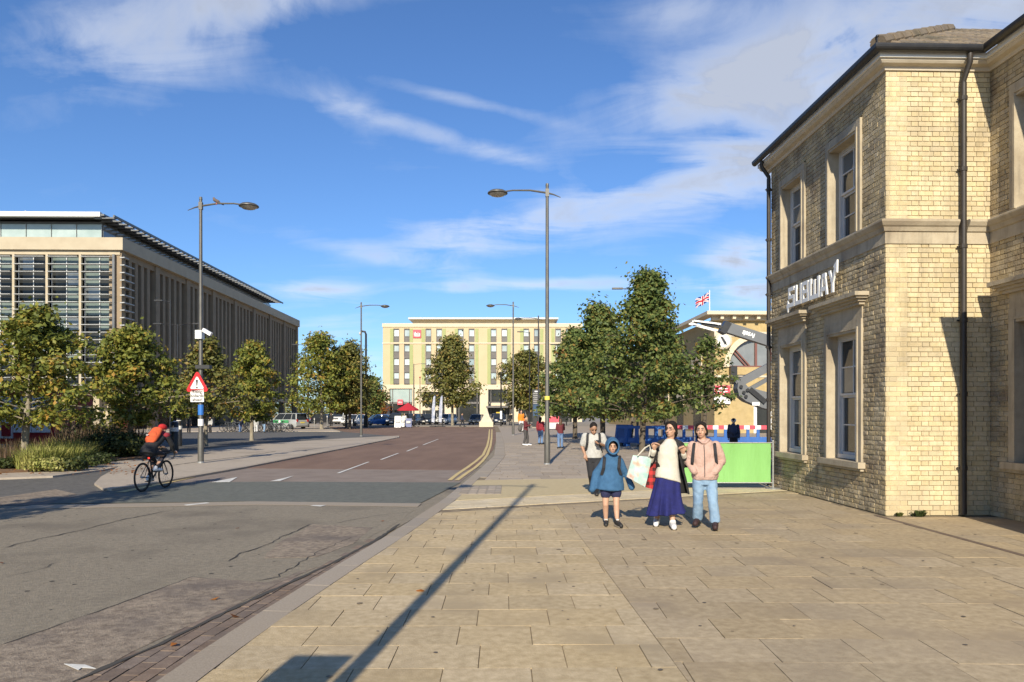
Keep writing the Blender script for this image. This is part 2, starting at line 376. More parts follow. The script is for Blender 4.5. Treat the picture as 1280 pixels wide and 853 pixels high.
dark = P2([(-300, 553), (60, 560), (215, 566), (300, 557), (430, 548), (499, 545), (470, 540), (330, 538.6), (100, 540), (-300, 541)], RZ)
sheet('bus_lane_asphalt', dark, RZ, ASPHD, road)
side = P2([(-300, 640), (20, 632), (60, 631), (205, 603), (240, 596), (178, 577), (100, 588), (0, 598), (-300, 600)], RZ)
sheet('side_street_asphalt', side, RZ, ASPHD, road)
sheet('asphalt_repair', P2([(0, 622), (70, 612), (96, 618), (66, 626), (0, 631)], RZ), RZ+.004, ASPHR, road)
table = P2([(60, 630), (300, 627), (524, 630), (576, 603.5), (330, 602.4), (205, 604), (120, 616)], RZ)
sheet('raised_table', table, RZ+.004, ASPHG, road)
sheet('ramp_strip', P2([(15, 637), (320, 631.5), (522, 634), (527, 630), (320, 627.4), (40, 632)], RZ), RZ+.008, GRAN, road)
sheet('ramp_asphalt', P2([(205, 604), (330, 602.4), (574, 603.5), (596, 587), (300, 585), (240, 596)], RZ), RZ, ASPHL, road)
brown = P2([(300, 585.6), (592, 588), (606, 575), (616, 563), (620.5, 548), (621, 533.4), (410, 533.4), (430, 540), (497, 546), (499, 547.4), (440, 558.5), (371, 571.5)], RZ)
sheet('red_asphalt', brown, RZ+.004, ASPHB, road)
# worn reddish repair strips and cracks of the near carriageway
def rough_poly(pts, amp):
    out = []
    for i in range(len(pts)):
        a = Vector(pts[i]); b = Vector(pts[(i+1) % len(pts)]); n = max(2, int((b-a).length/.25))
        d = (b-a).normalized(); nn = Vector((-d.y, d.x))
        for k in range(n): out.append(tuple(a+(b-a)*k/n+nn*random.uniform(-amp, amp)))
    return out
sheet('asphalt_repair', rough_poly([(-2.78, 2.6)]+P2([(96, 850), (195, 800), (300, 753), (395, 709), (333, 729), (240, 722), (120, 766), (0, 808)], RZ)+[(-4.2, 2.6)], .02), RZ+.004, ASPHR, road)
sheet('asphalt_repair', rough_poly(P2([(330, 698), (345, 681), (390, 656), (466, 660), (440, 680), (395, 697)], RZ), .02), RZ+.004, ASPHR, road)
sheet('asphalt_repair', rough_poly(P2([(430, 655), (500, 640), (520, 637), (500, 652), (455, 676)], RZ), .03), RZ+.0025, ASPH, road)
def crack(pts, wd, z=RZ+.007, jit=.03):
    ps = [G(u, v, RZ) for u, v in pts]; L = []
    for a, b in zip(ps, ps[1:]):
        n = max(2, int((b-a).length/.12))
        for k in range(n): L.append(a+(b-a)*k/n+Vector((random.uniform(-jit, jit), random.uniform(-jit, jit), 0)))
    L.append(ps[-1]); mb = MB(); vs = []
    for i, p in enumerate(L):
        d = (L[min(i+1, len(L)-1)]-L[max(i-1, 0)]); d.z = 0; d.normalize(); n = Vector((-d.y, d.x, 0)); ww = wd*random.uniform(.35, 1)*(1 if 0 < i < len(L)-1 else .1)
        vs += [(p+n*ww).xy.to_tuple()+(z,), (p-n*ww).xy.to_tuple()+(z,)]
    mb.add(vs, [(2*i, 2*i+1, 2*i+3, 2*i+2) for i in range(len(L)-1)])
    return mb.build('crack', CRACK, road)
crack([(0, 686), (60, 672), (115, 660), (160, 649), (220, 637)], .014)
crack([(0, 808), (120, 766), (240, 722), (262, 724)], .010, jit=.012)
crack([(286, 703), (300, 692), (330, 684), (352, 672), (388, 656)], .012)
crack([(320, 728), (345, 722), (400, 690), (440, 672)], .009, jit=.03)
crack([(0, 723), (50, 713), (72, 703)], .006)
crack([(415, 655), (470, 645), (515, 640)], .008, jit=.03)
# the dark tar line where the asphalt meets the brick channel
crack([(92, 853), (200, 806), (300, 757), (415, 705), (470, 676), (500, 655)], .032, jit=.006)
# painted markings
def mark(name, pts, m, z=RZ+.012): return sheet(name, P2(pts, RZ), z, m, road, .002)
mark('hump_triangle', [(265, 603.4), (287, 603.2), (297, 597)], WHITEP); mark('hump_triangle', [(338, 602.2), (350, 602), (367, 595.5)], WHITEP)
for a in ([(421, 592), (425, 592), (462, 578), (459.5, 578)], [(475, 575), (478, 575), (499, 567), (497, 567)], [(507.5, 564.5), (510, 564.5), (523, 559), (521.4, 559)], [(528, 556.6), (530, 556.6), (548.5, 549.3), (547.3, 549.3)]):
    mark('lane_dash', a, WHITEP)
def stripe(pts, wd, m, name):
    ps = [G(u, v, RZ) for u, v in pts]; vs = []
    for i, p in enumerate(ps):
        d = ps[min(i+1, len(ps)-1)]-ps[max(i-1, 0)]; d.z = 0; d.normalize(); n = Vector((-d.y, d.x, 0))*wd/2
        vs += [(p.x+n.x, p.y+n.y, RZ+.012), (p.x-n.x, p.y-n.y, RZ+.012)]
    return MB().add(vs, [(2*i+1, 2*i+3, 2*i+2, 2*i) for i in range(len(ps)-1)]).build(name, m, road)
stripe([(562, 601), (572, 593), (584, 585), (595, 577), (604, 569), (609, 558), (611, 549), (611.6, 541), (612, 537)], .11, YELP, 'yellow_line')
stripe([(571, 601), (582, 593), (594, 585), (603, 577), (609, 569), (613, 558), (614.4, 549), (614.8, 541), (615, 537)], .11, YELP, 'yellow_line')
stripe([(150, 616), (190, 608), (242, 596.6), (305, 584.8), (371, 572.2), (440, 559.2), (480, 551), (497, 547.6)], .20, YELP, 'yellow_line')
mark('lane_arrow_scrap', [(230, 632), (234, 632.8), (262, 629.6), (258, 629)], WHITEP); mark('worn_marking', [(388, 633.2), (401, 634), (408, 632.4), (392, 632.4)], WHITEP)
mark('worn_marking', [(80, 832), (106, 833), (120, 838), (102, 837), (98, 840)], WHITEP)
# brick channel along the near kerb
setts = MB(); SET = MB().box((0, 0, -.03), (.225, .105, .06)).mesh('brick_sett', SETT)
y = 2.2
chan = sheet('brick_channel', [(kx(2, -1.0), 2), (kx(10.5, -.3), 10.5), (kx(10.5, -.005), 10.5), (kx(7.36, -.005), 7.36), (kx(5.5, -.005), 5.5), (kx(2, -.005), 2)], RZ-.012+.006, JOINT, road, .01)
def ax(y):
    for a, b in zip(near[2:9], near[3:10]):
        if a[1] <= y <= b[1]: return a[0]+(b[0]-a[0])*(y-a[1])/(b[1]-a[1])
    return -1.4
row = 0
while y < 9.6:
    ang = math.atan2(kx(y+.2)-kx(y), .2)
    k = 0; row += 1
    while True:
        xx = kx(y)-.065-.115*k
        if xx+.05 < ax(y) or k > 7: break
        yy = y+(.117 if k % 2 else 0)
        o = link('brick_sett', SET, road, (xx+(kx(yy)-kx(y)), yy, RZ+random.uniform(-.001, .003))); o.rotation_euler = (random.uniform(-.01, .01), 0, R(90)-ang+random.uniform(-.01, .01)); k += 1
    y += .235
# kerb stones
y = 1.5; kl = .9
kerb = sheet('kerb', [(kx(y), y) for y in (-8, 0, 4.4, 5.5, 7.36, 10, 13.7, 19, 28, 40, 64, 92)]+[(kx(y, .24), y) for y in (92, 64, 40, 28, 19, 13.7, 10, 7.36, 5.5, 4.4, 0, -8)], -.012, JOINT, None, .09)
while y < 62:
    w_ = .25 if y < 18 else .42
    a = Vector((kx(y), y, 0)); b = Vector((kx(y+kl-.008), y+kl-.008, 0)); d = (b-a).normalized(); n = Vector((d.y, -d.x, 0))*w_
    mb = MB(); c_ = .012; zt = .001+random.uniform(0, .003)
    pts = [(a, -.1), (a, zt-c_), (a+n*.05, zt), (a+n, zt), (a+n, -.1)]; ptb = [(b+(p-a), z) for p, z in pts]
    mb.rings([[Vector((p.x, p.y, z)) for p, z in q] for q in (pts, ptb)]); mb.build('kerb_stone', GRAN, kerb); y += kl
# right pavement -------------------------------------------------------
pav = sheet('pavement', [(kx(y, .2), y) for y in (-8, 0, 4.4, 7.36, 10, 13.7, 19, 28, 40, 64, 92)]+[(60, 92), (60, -8)], -.008, JOINT, None, .09)
def clip(subj, quad):
    out = list(subj)
    for i in range(4):
        a = quad[i]; b = quad[(i+1) % 4]; inp = out; out = []
        sd = lambda p: (b[0]-a[0])*(p[1]-a[1])-(b[1]-a[1])*(p[0]-a[0])
        for j in range(len(inp)):
            p = inp[j]; q = inp[(j+1) % len(inp)]; sp, sq = sd(p), sd(q)
            if sp >= 0: out.append(p)
            if (sp >= 0) != (sq >= 0): t = sp/(sp-sq); out.append((p[0]+(q[0]-p[0])*t, p[1]+(q[1]-p[1])*t))
        if not out: return []
    return out
def area(p): return abs(sum(p[i][0]*p[(i+1) % len(p)][1]-p[(i+1) % len(p)][0]*p[i][1] for i in range(len(p))))/2
singles = []; rest = {}
def slabs(zone, dx, dy, ang, m, gap=.007, shift=.5, ymax=99, seed=1, skip=None, vary=0, rot=0):
    rr = random.Random(seed); xs = [p[0] for p in zone]; ys = [p[1] for p in zone]
    ca, sa = math.cos(ang), math.sin(ang); o = (min(xs)-3, min(ys)-1)
    j = 0; v = 0
    while v < max(ys)-min(ys)+2.5:
        h = dy; u = -dx*rr.random()*.3-(dx*shift if j % 2 else 0)
        while u < max(xs)-min(xs)+6:
            wd = dx*(1+rr.uniform(-vary, vary))
            q = [(o[0]+ca*a-sa*b, o[1]+sa*a+ca*b) for a, b in ((u+gap/2, v+gap*.2), (u+wd-gap/2, v+gap*.2), (u+wd-gap/2, v+h-gap*.2), (u+gap/2, v+h-gap*.2))]
            c = (sum(p[0] for p in q)/4, sum(p[1] for p in q)/4)
            if c[1] < ymax and abs(c[0]) < .71*c[1]+.9 and not (skip and skip(c)):
                p = clip(zone, q)
                if len(p) > 2 and area(p) > .004:
                    cx = sum(t[0] for t in p)/len(p); cy = sum(t[1] for t in p)/len(p); dz = rr.uniform(-.0012, .0025)
                    tl = (rr.uniform(-.004, .004), rr.uniform(-.004, .004))
                    vis = area(p)/max(cy, 1)**3
                    singles.append((vis, p, cx, cy, dz, tl, m))
            u += wd
        v += h; j += 1
def B1(x): return 11.94+(x+1.29)*.46
def B2(x): return 13.70+(x+1.10)*.445
def C1(x): return 17.75+(x+.96)*.19
kin = lambda ys, off=.255: [(kx(y, off), y) for y in ys]
inb = lambda c: c[0] > 5.9 and c[1] > 11.75
slabs(kin((2.8, 4.4, 5.5, 7.36, 10, 11.9))+[(.78, B1(.78)), (1.10, 2.8)], .545, .465, .012, SLAB, seed=3, vary=.04)
slabs([(1.105, 2.8), (.785, B1(.785)), (5.72, B1(5.72)), (5.72, 11.4), (9.5, 11.4), (9.5, 2.8)], .585, .505, -.02, SLAB2, seed=5, vary=.10, skip=inb)
slabs(kin((11.98, 13.55))+[(8, B2(8)-.08), (8, B1(8)+.01), (-1.0, B1(-1.0)+.01)], .33, .30, .42, SLAB3, seed=8, skip=lambda c: c[0] > 5.75, gap=.010)
slabs(kin((17.75, 19, 28), .43)+[(kx(40, .43), 40), (10, 40), (14, 19.2), (8, C1(8)+.02)], .52, .56, .02, SLAB4, seed=9, skip=lambda c: c[0] > 12 or (c[0] > 5.7 and c[1] < 17.5), gap=.013, ymax=40, shift=.22, vary=.2)
singles.sort(key=lambda t: -t[0])
def slab_mesh(mb, p, dz, tl, cx=0, cy=0, ox=0, oy=0):
    n = len(p); a = sum(p[i][0]*p[(i+1) % n][1]-p[(i+1) % n][0]*p[i][1] for i in range(n))
    if a < 0: p = p[::-1]
    ctr = (sum(t[0] for t in p)/n, sum(t[1] for t in p)/n)
    top = [(x-ox, y-oy, dz+tl[0]*(x-ctr[0])+tl[1]*(y-ctr[1])) for x, y in p]
    bot = [(x-ox, y-oy, -.02) for x, y in p]
    mb.add(top+bot, [tuple(range(n))]+[(i, n+i, n+(i+1) % n, (i+1) % n) for i in range(n)])
for vis, p, cx, cy, dz, tl, m in singles[:300]:
    mb = MB(); slab_mesh(mb, p, dz, tl, ox=cx, oy=cy); mb.build('paving_slab', m, pav, (cx, cy, 0))
for m in (SLAB, SLAB2, SLAB3, SLAB4):
    mb = MB()
    for vis, p, cx, cy, dz, tl, mm in singles[300:]:
        if mm is m: slab_mesh(mb, p, dz, tl)
    if mb.v: mb.build('paving_slabs', m, pav, kind='stuff')
sheet('concrete_band', kin((13.62, 17.7))+[(8, C1(8)), (8, B2(8)-.02)], 0.0, SANDC, pav, .02)
sheet('far_paving', [(kx(40, .43), 40.02), (kx(64, .43), 64), (kx(92, .43), 92), (60, 92), (60, 30), (12.05, 30), (11, 40.02)], -.002, SLAB4, pav, .02)
sheet('building_apron', [(5.74, 17.0), (5.9, 40.02), (12, 40.02), (60, 30), (60, 17)], -.004, SLAB4, pav, .02)
# access cover set in the sand band
cov = MB().b2(-1.06, -.22, 14.62, 16.35, .001, .006).build('access_cover', GRAN, pav)
for i in range(4):
    for j in range(2): MB().b2(-1.04+.18*i, -.88+.18*i-.015, 14.65+.84*j, 15.46+.84*j, .006, .010).build('cover_panel', SLAB4, cov)
for j in range(4): MB().b2(-.335, -.232, 14.64+.43*j, 15.05+.43*j, .006, .011).build('paver', GRAN, cov)
# linear drain channel in front of the brick building
dr = MB()
for i in range(28): dr.b2(-.04, .04, -9.2+.33*i, -9.2+.33*i+.322, -.01, .005)
drn = thing('drain_channel', 'narrow rusty drain channel in the paving beside brick building corner', 'drain', (5.70, 11.55, 0), R(1.0)); dr.build('drain_grating', mat('rusty_iron', (.12, .085, .06), (.17, .12, .085), 8, .8), drn, kind='stuff')
# left pavement, planter edge
lp = P2([(118, 604), (130, 611.5), (180, 606), (240, 595), (305, 584), (371, 571.4), (440, 558.4), (480, 550.5), (499, 546.6), (499, 544.8), (430, 548), (300, 557), (215, 566), (178, 577), (148, 583.5), (126, 596)])
lpo = sheet('left_pavement', lp, 0, PALEP, None, .09)
stripe2 = [(140, 611.2), (180, 606.2), (240, 595.4), (305, 584.3), (371, 571.7), (440, 558.6), (480, 550.7)]
ps = [G(u, v) for u, v in stripe2]
for a, b in zip(ps, ps[1:]):
    n = max(1, int((b-a).length/.95))
    for k in range(n):
        p = a+(b-a)*k/n; q = a+(b-a)*(k+1)/n-(b-a).normalized()*.01; d = (q-p).normalized(); nn = Vector((-d.y, d.x, 0))*.18
        MB().extr([(t.x, t.y) for t in (p, q, q+nn, p+nn)], -.09, .004).build('kerb_stone', GRAN, lpo)
crack([(216, 584), (250, 579), (300, 573), (345, 566)], .05, z=.005, jit=.01).parent = lpo
pe = sheet('planter_edge_pavement', P2([(-300, 600), (0, 597.5), (66, 595), (130, 587), (178, 577.5), (178, 573.5), (140, 577.5), (66, 589), (0, 592), (-300, 594)]), .001, PALEP, None, .09)
bed = sheet('planting_bed', P2([(-300, 593.5), (0, 591.8), (66, 588.8), (140, 577.3), (178, 573.4), (212, 566), (205, 559), (100, 562), (-300, 565)]), .05, EARTH, None, .1)
plz = sheet('plaza', P2([(-900, 566), (100, 561.6), (205, 558.8), (214, 565), (178, 572), (60, 559), (-300, 552), (-300, 541.5), (100, 540.5), (330, 539), (440, 540), (430, 538), (410, 533), (380, 531), (-900, 531)][:3]), .0, PALEP, None, .09)
sheet('station_square', P2([(-900, 541.4), (100, 540.4), (330, 539), (425, 539.2), (408, 534), (380, 525), (-900, 525)]), .0, PALEP, None, .09)
sheet('square_beyond', [(-60, 92.05), (60, 92.05), (60, 139.9), (-60, 139.9)], -.004, PLAZA, None, .09)

STAIN = mat('pavement_stain', (.20, .155, .10), rough=.9); GUM = mat('gum_spot', (.10, .085, .07), rough=.9)
def spots(name, n, xr, yr, z, m, r0, r1, par):
    mb = MB()
    for i in range(n):
        x = random.uniform(*xr); y = random.uniform(*yr)**1.0
        if abs(x) > .7*y+.3 or (par is pav and x < kx(y, .3)) or (par is road and x > kx(y, -.8)): continue
        r = random.uniform(r0, r1); k = 9; mb.add([(x+r*random.uniform(.7, 1.15)*math.cos(6.283*j/k), y+r*random.uniform(.7, 1.15)*math.sin(6.283*j/k), z) for j in range(k)], [tuple(range(k))])
    mb.build(name, m, par, kind='stuff')
spots('gum_spots', 170, (-2, 8), (4, 14), .0055, GUM, .008, .02, pav); spots('pavement_stains', 40, (-2, 8), (4, 14), .005, STAIN, .012, .035, pav)
spots('tar_spots', 90, (-10, -2), (4, 13), RZ+.003, CRACK, .01, .03, road)
# ================================================================ THE BRICK BUILDING (right)
BA = R(1.59)
bb = thing('brick_building', 'cream brick corner building with hipped tiled roof, stone string course and sash windows', 'building', (5.84, 11.56, 0), BA)
L_S, W_F = 4.72, 1.66
Z_SC0, Z_SC1, Z_EAVE = 4.25, 4.62, 6.95
def frame(o, u, n):                       # wall frame: u along the wall, -n into it
    u = Vector(u); n = Vector(n); z = Vector((0, 0, 1)); M = Matrix((u, n, z)).transposed().to_4x4(); M.translation = Vector(o); return M
FS = frame((0, L_S, 0), (0, -1, 0), (-1, 0, 0))      # side wall, u runs from the far end to the corner
FF = frame((0, 0, 0), (1, 0, 0), (0, -1, 0))
FW = frame((W_F, 0, 0), (0, -1, 0), (-1, 0, 0))      # the wing, runs towards the street corner
def fbox(mb, M, u0, u1, n0, n1, z0, z1):
    vs = [M @ Vector((a, b, c)) for c in (z0, z1) for a, b in ((u0, n0), (u1, n0), (u1, n1), (u0, n1))]
    hand = M.to_3x3().determinant() > 0
    fs = [(3, 2, 1, 0), (4, 5, 6, 7), (0, 1, 5, 4), (1, 2, 6, 5), (2, 3, 7, 6), (3, 0, 4, 7)]
    return mb.add(vs, fs if hand else [f[::-1] for f in fs])
def wall_with_holes(mb, M, L, z0, z1, holes, depth=.35, front=-.008):
    us = sorted({0, L}|{h[0] for h in holes}|{h[1] for h in holes}); 
    for a, b in zip(us, us[1:]):
        hs = sorted([(h[2], h[3]) for h in holes if h[0] < (a+b)/2 < h[1]]); z = z0
        for h0, h1 in hs+[(z1, z1)]:
            if h0 > z+1e-4: fbox(mb, M, a, b, -depth, front, z, h0)
            z = max(z, h1)
    return mb
CH = .0775
def lay(M, L, z0, z1, holes, rough, seed, start=0.0, end=0.0):
    """Flemish bond bricks clipped round the openings: (u0,u1,z0,z1)"""
    out = []; rr = random.Random(seed); k = 0; z = z0
    while z < z1-.02:
        zt = min(z+CH-.010, z1); u = -(.17 if k % 2 else 0)-rr.random()*.02; j = 0
        while u < L:
            l = (.222 if j % 2 == 0 else .107)*(1+rr.uniform(-.04, .04)); a, b = max(u, start), min(u+l, L-end); segs = [(a, b)]
            for h in holes:
                if h[2]-.005 < (z+zt)/2 < h[3]+.005:
                    segs = [s for q in segs for s in ((q[0], min(q[1], h[0])), (max(q[0], h[1]), q[1])) if s[1]-s[0] > .02]
            out += [(s[0], s[1], z, zt) for s in segs if s[1]-s[0] > .02]
            u += l+.010; j += 1
        z += CH; k += 1
    return out
def brick_mb(mb, M, q, rough, rr):
    a, b, z0, z1 = q; d = .003+rr.random()*rough; jit = lambda: rr.uniform(-.35, .35)*rough
    p = [(a, d+jit(), z0), (b, d+jit(), z0), (b, d+jit(), z1), (a, d+jit(), z1)]
    if rough > .008:
        c = ((a+b)/2+rr.uniform(-.03, .03), d+rough*.55, (z0+z1)/2+rr.uniform(-.01, .01)); vs = p+[c]+[(x, -.012, z) for x, _, z in p]
        fs = [(0, 1, 4), (1, 2, 4), (2, 3, 4), (3, 0, 4)]+[(i, 5+i, 5+(i+1) % 4, (i+1) % 4) for i in range(4)]
    else:
        vs = p+[(x, -.012, z) for x, _, z in p]; fs = [(0, 1, 2, 3)]+[(i, 4+i, 4+(i+1) % 4, (i+1) % 4) for i in range(4)]
    hand = M.to_3x3().determinant() > 0
    mb.add([M @ Vector(t) for t in vs], [f[::-1] for f in fs] if hand else fs)
# openings in wall-frame coordinates (u measured from the far end of the side wall)
S = lambda s0, s1, z0, z1: (L_S-s1, L_S-s0, z0, z1)
W_LOW = [S(.84, 1.92, .80, 2.98), S(3.04, 4.10, .80, 2.98)]
W_UP = [S(.86, 1.88, 4.66, 6.32), S(3.06, 4.06, 4.66, 6.32)]
HOLES_S = [(u0-.15, u1+.15, z0-.02, 3.42) for u0, u1, z0, z1 in W_LOW]+[(u0-.13, u1+.13, Z_SC1, z1+.24) for u0, u1, z0, z1 in W_UP]
W_WL = [(.62, 1.75, .88, 2.96)]; W_WU = [(.62, 1.75, 4.66, 6.32)]
HOLES_W = [(u0-.15, u1+.15, z0-.02, 3.42) for u0, u1, z0, z1 in W_WL]+[(u0-.15, u1+.15, Z_SC1, z1+.24) for u0, u1, z0, z1 in W_WU]
bodies = MB(); MORTS = MORTAR
for nm, M, L, holes, mm, rough, seed in (('side_wall', FS, L_S, HOLES_S, GAULTS, .0055, 3), ('front_wall', FF, W_F, [], GAULT, .004, 5), ('wing_wall', FW, 7.0, HOLES_W, GAULTS, .006, 7)):
    wl = wall_with_holes(MB(), M, L, 0, Z_EAVE+.15, holes, depth=.34, front=-.010+(.001 if nm == 'front_wall' else 0)).build(nm, MORTS, bb)
    rr = random.Random(seed); lst = []
    for z0, z1 in ((0.01, Z_SC0), (Z_SC1, Z_EAVE)):
        lst += lay(M, L if nm != 'wing_wall' else 2.4, z0, z1, holes, rough, seed+int(z0))
    if nm == 'front_wall':
        lst.sort(key=lambda q: -(q[1]-q[0])); one, many = lst[:300], lst[300:]
        for q in one:
            mb = MB(); brick_mb(mb, M, q, rough, rr); mb.build('brick', mm, wl)
    else:
        # the stretchers nearest the street corner are the ones that show largest
        near_u = (lambda q: -(q[1]-q[0])*(1 if q[0] > L*.7 else .2)) if nm == 'side_wall' else (lambda q: q[0])
        lst.sort(key=near_u); one, many = lst[:300], lst[300:]
        for q in one:
            mb = MB(); brick_mb(mb, M, q, rough*(1.7 if q[2] < Z_SC0 and nm == 'side_wall' else 1), rr); mb.build('brick', mm, wl)
    mb = MB()
    for q in many: brick_mb(mb, M, q, rough*(1.7 if q[2] < Z_SC0 and nm == 'side_wall' else 1), rr)
    mb.build('bricks', mm, wl, kind='stuff')
MB().b2(W_F+.4, 11, .02, L_S-.02, 0, 7.1).b2(.4, W_F+.4, .4, L_S-.02, 0, 7.1).b2(W_F+.4, 11, -7, .02, 0, 7.1).build('inner_block', STONE, bb)
def molding(path, prof, caps=True):
    """profile (out, z) swept round a plan path with mitred corners; outward = right of travel"""
    mb = MB(); k = len(path); P = [Vector(p) for p in path]; rs = []
    for i in range(k):
        d0 = (P[i]-P[i-1]).normalized() if i else None; d1 = (P[i+1]-P[i]).normalized() if i < k-1 else None
        n0 = Vector((d0.y, -d0.x)) if d0 else None; n1 = Vector((d1.y, -d1.x)) if d1 else None
        if n0 is None: m = n1
        elif n1 is None: m = n0
        else: m = (n0+n1); m = m/(m.dot(n0))
        rs.append([Vector((P[i].x+m.x*o, P[i].y+m.y*o, z)) for o, z in prof])
    return mb.rings(rs)
PATH = [(0, L_S), (0, 0), (W_F, 0), (W_F, -7)]
PATHX = [(0, L_S+.3), (0, 0), (W_F, 0), (W_F, -7)]
SCP = [(-.05, Z_SC0), (.025, Z_SC0), (.025, 4.43), (.05, 4.44), (.075, 4.50), (.10, 4.52), (.135, 4.575), (.135, Z_SC1-.02), (.10, Z_SC1), (-.05, Z_SC1)]
molding([(0, L_S), (0, 0), (1.10, 0)], SCP).build('string_course', STONE, bb); molding([(1.26, 0), (W_F, 0), (W_F, -7)], SCP).build('string_course', STONE, bb); MB().b2(1.102, 1.258, -.015, .2, Z_SC0, Z_SC1-.01).build('string_course', STONE, bb)
molding(PATHX, [(-.05, Z_EAVE), (.03, Z_EAVE), (.05, 7.0), (.13, 7.02), (.16, 7.05), (.16, 7.075), (-.05, 7.075)]).build('cornice', STONEP, bb)
molding(PATHX, [(-.05, 7.076), (.20, 7.076), (.20, 7.155), (-.05, 7.155)]).build('fascia', WHITE, bb)
gut = [(.203, 7.20)]+[(.27-.065*math.cos(t), 7.20-.075*math.sin(t)) for t in np.linspace(.3, math.pi, 8)]+[(.335, 7.225), (.32, 7.225), (.32, 7.205), (.22, 7.205)]
molding(PATHX, gut).build('gutter', BLACK, bb)
# roof slopes and tiles
PT = .60; EX = -.28
zr = lambda d: 7.205+(d)*PT
roof = MB(); YT = 3.2
roof.quad((EX, EX, zr(0)), (W_F+EX, EX, zr(0)), (W_F+EX+YT, EX+YT, zr(YT)), (EX+YT, EX+YT, zr(YT)))
roof.quad((EX, L_S+.3, zr(0)), (EX, EX, zr(0)), (EX+YT, EX+YT, zr(YT)), (EX+YT, L_S+.3, zr(YT)))
roof.quad((W_F+EX, EX, zr(0)), (W_F+EX, -7, zr(0)), (W_F+EX+YT, -7, zr(YT)), (W_F+EX+YT, EX+YT, zr(YT)))
roof.build('roof', TILE, bb)
rf = bpy.data.objects['roof']
def tile(mb, x, y, w, l):
    """one interlocking tile on the front slope: a low roll beside a flat pan"""
    prof = [(0, .02), (.02, .055), (.06, .075), (.10, .055), (.13, .02), (w, .02)]
    a = [Vector((x+p, y-.03, zr(y-EX-.03)+h)) for p, h in prof]; b = [Vector((x+p, y+l, zr(y-EX+l)+h-.015)) for p, h in prof]
    lo = [Vector((p.x, p.y, p.z-.035)) for p in a]
    mb.add(a+b+lo, [(i, i+1, 7+i, 6+i) for i in range(5)]+[(12+i, 13+i, i+1, i) for i in range(5)])
j = 0; y = EX+.02
while y < 2.6:
    x = EX+(y-EX)+.03
    x1 = W_F+EX+(y-EX)
    while x < x1:
        mb = MB(); tile(mb, x, y, .205, .32); mb.build('roof_tile', TILE, rf); x += .21
    y += .31; j += 1
for i in range(9):
    t = .02+.33*i; p = Vector((EX+t, EX+t, zr(t)+.03)); q = Vector((EX+t+.36, EX+t+.36, zr(t+.36)+.045))
    MB().tube([p, p+(q-p)*.15, q], [.12, .125, .10], 8).build('hip_tile', TILE, rf)
MB().tube([(EX-.01, EX-.01, 7.22), (EX-.01, EX-.01, 7.33)], .012, 6).ell((EX-.01, EX-.01, 7.34), .025).build('roof_finial', BLACK, bb)
# windows
def sash(M, u0, u1, z0, z1, cols=2, paint=WHITE, name='window', set_=-.15, rows=2):
    fr = MB(); t = .055
    fbox(fr, M, u0, u0+t, set_-.07, set_, z0, z1); fbox(fr, M, u1-t, u1, set_-.07, set_, z0, z1)
    fbox(fr, M, u0+t, u1-t, set_-.07, set_, z1-t, z1); fbox(fr, M, u0+t, u1-t, set_-.07, set_+.03, z0, z0+t+.02)
    zm = (z0+z1)/2+.03; wo = bpy.data.objects.new
    o = None; panes = []
    for lo, hi, off in ((z0+t+.02, zm, -.05), (zm, z1-t, -.015)):
        a, b = u0+t, u1-t; s = .04; d0, d1 = set_+off-.035, set_+off
        fbox(fr, M, a, a+s, d0, d1, lo, hi); fbox(fr, M, b-s, b, d0, d1, lo, hi); fbox(fr, M, a+s, b-s, d0, d1, lo, lo+s); fbox(fr, M, a+s, b-s, d0, d1, hi-s, hi)
        for i in range(1, cols):
            uu = a+s+(b-a-2*s)*i/cols; fbox(fr, M, uu-.012, uu+.012, d0+.004, d1-.003, lo+s, hi-s)
        for i in range(1, rows):
            zz = lo+s+(hi-lo-2*s)*i/rows; fbox(fr, M, a+s, b-s, d0+.006, d1-.005, zz-.012, zz+.012)
        for i in range(cols):
            for k in range(rows):
                ua = a+s+(b-a-2*s)*i/cols+.011; ub = a+s+(b-a-2*s)*(i+1)/cols-.011; za = lo+s+(hi-lo-2*s)*k/rows+.011; zb = lo+s+(hi-lo-2*s)*(k+1)/rows-.011
                panes.append((ua, ub, d0+.008, d0+.014, za, zb))
    o = fr.build(name, paint, bb)
    for q in panes:
        mb = MB(); fbox(mb, M, *q); mb.build('pane', random.choice((GLASS, GLASS, GLASSB)), o)
    mb = MB(); fbox(mb, M, u0-.02, u1+.02, set_-.30, set_-.29, z0-.1, z1+.1); mb.build('blind', GLASSD, o)
    return o
